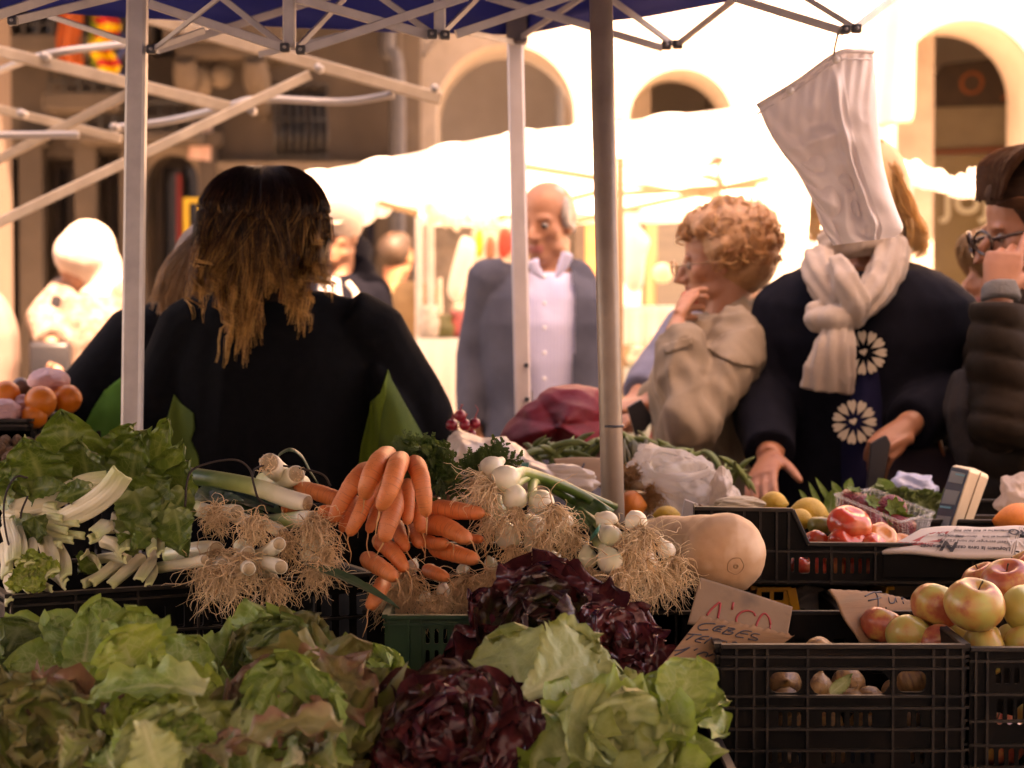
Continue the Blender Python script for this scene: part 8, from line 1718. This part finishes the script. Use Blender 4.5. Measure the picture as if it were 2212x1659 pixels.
# cardboard box corner, paper
BX = empty('cardboard_box', P(1490, 1160, 3.55)); tag(BX, 'cardboard box with a pale corner behind the squash', 'box')
for nm_, pts_, mm_, y_ in (('pale_corner', [(1466, 1160), (1480, 1080), (1508, 1090), (1502, 1170)], mat('grey_card', (.40, .37, .36), rough=.8), 3.52), ('brown_side', [(1504, 1170), (1512, 1090), (1545, 1108), (1545, 1140)], mat('brown_card', (.14, .07, .04), rough=.85), 3.53)):
    g = G(); g.prism([(P(x, y, y_).x, P(x, y, y_).z) for x, y in pts_], (0, .02, 0), (0, y_, 0)); g.obj(nm_, mm_, BX, smooth=False)
crumple('paper_bag', 'crumpled cream paper behind the raised end of the black crate', 'paper', 1598, 1090, 3.62, 54, 18, mat('cream_paper', (.50, .40, .28), rough=.8), 13, .8, .2)
crumple('plastic_sheet', 'grey plastic sheet under the raised crate beside the yellow crate', 'sheet', 1748, 1300, 3.42, 60, 34, mat('grey_film', (.24, .21, .19), rough=.3), 14, .5, .2)
# greens behind the lemons
g_lab = ['first', 'second', 'third', 'fourth', 'fifth', 'sixth', 'seventh', 'eighth']
for i, (x0, y0, x1, y1, w_) in enumerate(((1778, 1110, 1750, 1045, 6), (1800, 1095, 1765, 1035, 6), (1790, 1110, 1800, 1060, 14), (1818, 1075, 1798, 1042, 9), (1830, 1060, 1838, 1035, 10), (1745, 1085, 1728, 1060, 5), (1915, 1070, 1900, 1035, 22), (1950, 1100, 1990, 1060, 20))):
    g = G(); a_, b_ = P(x0, y0, 3.95), P(x1, y1, 3.93); leaf(g, a_, b_-a_, (0, -1, .2), (b_-a_).length*1.05, M(w_, 3.95), seed=300+i, prof='oval', ruff=.06, jag=.02, curl=.2, nu=12, nv=9); tag(g.obj('green_leaf', L_green, org=a_, rec=False), 'small green leaf sticking up behind the lemons and punnet, %s from the left' % g_lab[i], 'leaf', 'leaves behind the punnet')
for i in range(9):
    x = 1890+i*22; g = G(); a_ = P(x, 1120, 3.9); leaf(g, a_, (math.sin(i*2), -.4, .9), (0, -1, .3), .06, .028, seed=330+i, ruff=.2, jag=.1); tag(g.obj('salad_leaf', L_dark, org=a_, rec=False), 'dark salad leaf heaped behind the strawberry punnet', 'leaf', 'salad leaves behind the punnet')
# ---- oranges and walnuts at the far left
cL = V((P(-60, 920, 3.9).x, 3.95, .88)); zr_ = P(50, 908, 3.95).z
table('side stall table under the oranges at the left', -1.6, -.72, 3.7, 5.0, .86)
crate('black crate of oranges behind the chard at the left edge', cL, (1, 0, 0), P(122, 900, 4.2).x-cL.x, .25, zr_-.88, plastic_k, [rect(.015+i*.014, .02, .015+i*.014+.009, zr_-.88-.02, .003) for i in range(16)], (), None, [zr_-.89], [], slots=False, group='black plastic crates')
fo = None
for i, (x, y, Y, r, c_, lab) in enumerate(((14, 852, 4.02, 30, 0, 'orange at the left edge of the picture in the orange crate'), (88, 868, 4.0, 35, 0, 'large orange in the middle of the orange crate'), (145, 862, 4.05, 32, 0, 'orange at the right end of the orange crate'), (75, 898, 3.99, 28, 0, 'orange low at the crate rim'), (45, 835, 4.12, 20, 1, 'dark fruit between the oranges'), (125, 832, 4.14, 26, 0, 'orange at the back of the orange crate'))):
    g = G(); g.ball(P(x, y, Y), M(r, Y), n=24, m=16); tag(g.obj('orange', [orr, mat('dark_fruit', (.12, .06, .04), rough=.4)][c_], org=P(x, y, Y)), lab, 'orange', 'oranges in the left crate')
pinkp = mat('pink_tissue', (.75, .50, .48), (.68, .42, .42), 10, .6, .5, 60, .004, trans=.3)
for x, y, Y, a_, b_, lab in ((105, 822, 4.08, 42, 26, 'fruit wrapped in pink tissue on top of the oranges'), (8, 888, 3.98, 36, 26, 'white and pink tissue paper at the left edge of the orange crate'), (50, 875, 4.03, 26, 24, 'pink tissue between the two largest oranges')): crumple('tissue_paper', lab, 'tissue', x, y, Y, a_, b_, pinkp, x, .9, .18)
wal = mat('walnut_shell', (.34, .18, .09), (.24, .12, .055), 3, .7, .8, 4, .08); fw = None; rw = random.Random(2)
cW = V((P(-60, 960, 3.55).x, 3.56, .80)); crate('low black tray of walnuts left of the chard', cW, (1, 0, 0), P(115, 1000, 3.56).x-cW.x, .3, .20, plastic_k, slots=False, group='black plastic crates')
wn = 0
for j in range(5):
    for i in range(7):
        x = -40+i*26+rw.uniform(-5, 5)+(j % 2)*10; y = 955+j*20+rw.uniform(-4, 4)
        if x > 92-j*6: continue
        c_ = P(x, y, 3.72-.03*j)
        if fw is None: g = G(); g.ball((0, 0, 0), (1, .85, .85), n=18, m=12); g.tube([(math.cos(t)*1.02, 0, math.sin(t)*.87) for t in np.linspace(0, 6.28, 22)], .06, 6, cap=False); ob = g.obj('walnut', wal, org=(0, 0, 0)); fw = ob
        else: ob = fw.copy(); COL.objects.link(ob)
        ob.location = c_; ob.scale = (M(16, 3.6)*rw.uniform(.9, 1.15),)*3; ob.rotation_euler = (rw.uniform(0, 3), rw.uniform(0, 3), rw.uniform(0, 3)); tag(ob, 'brown walnut heaped in the tray at the left edge', 'walnut', 'walnuts in the tray')
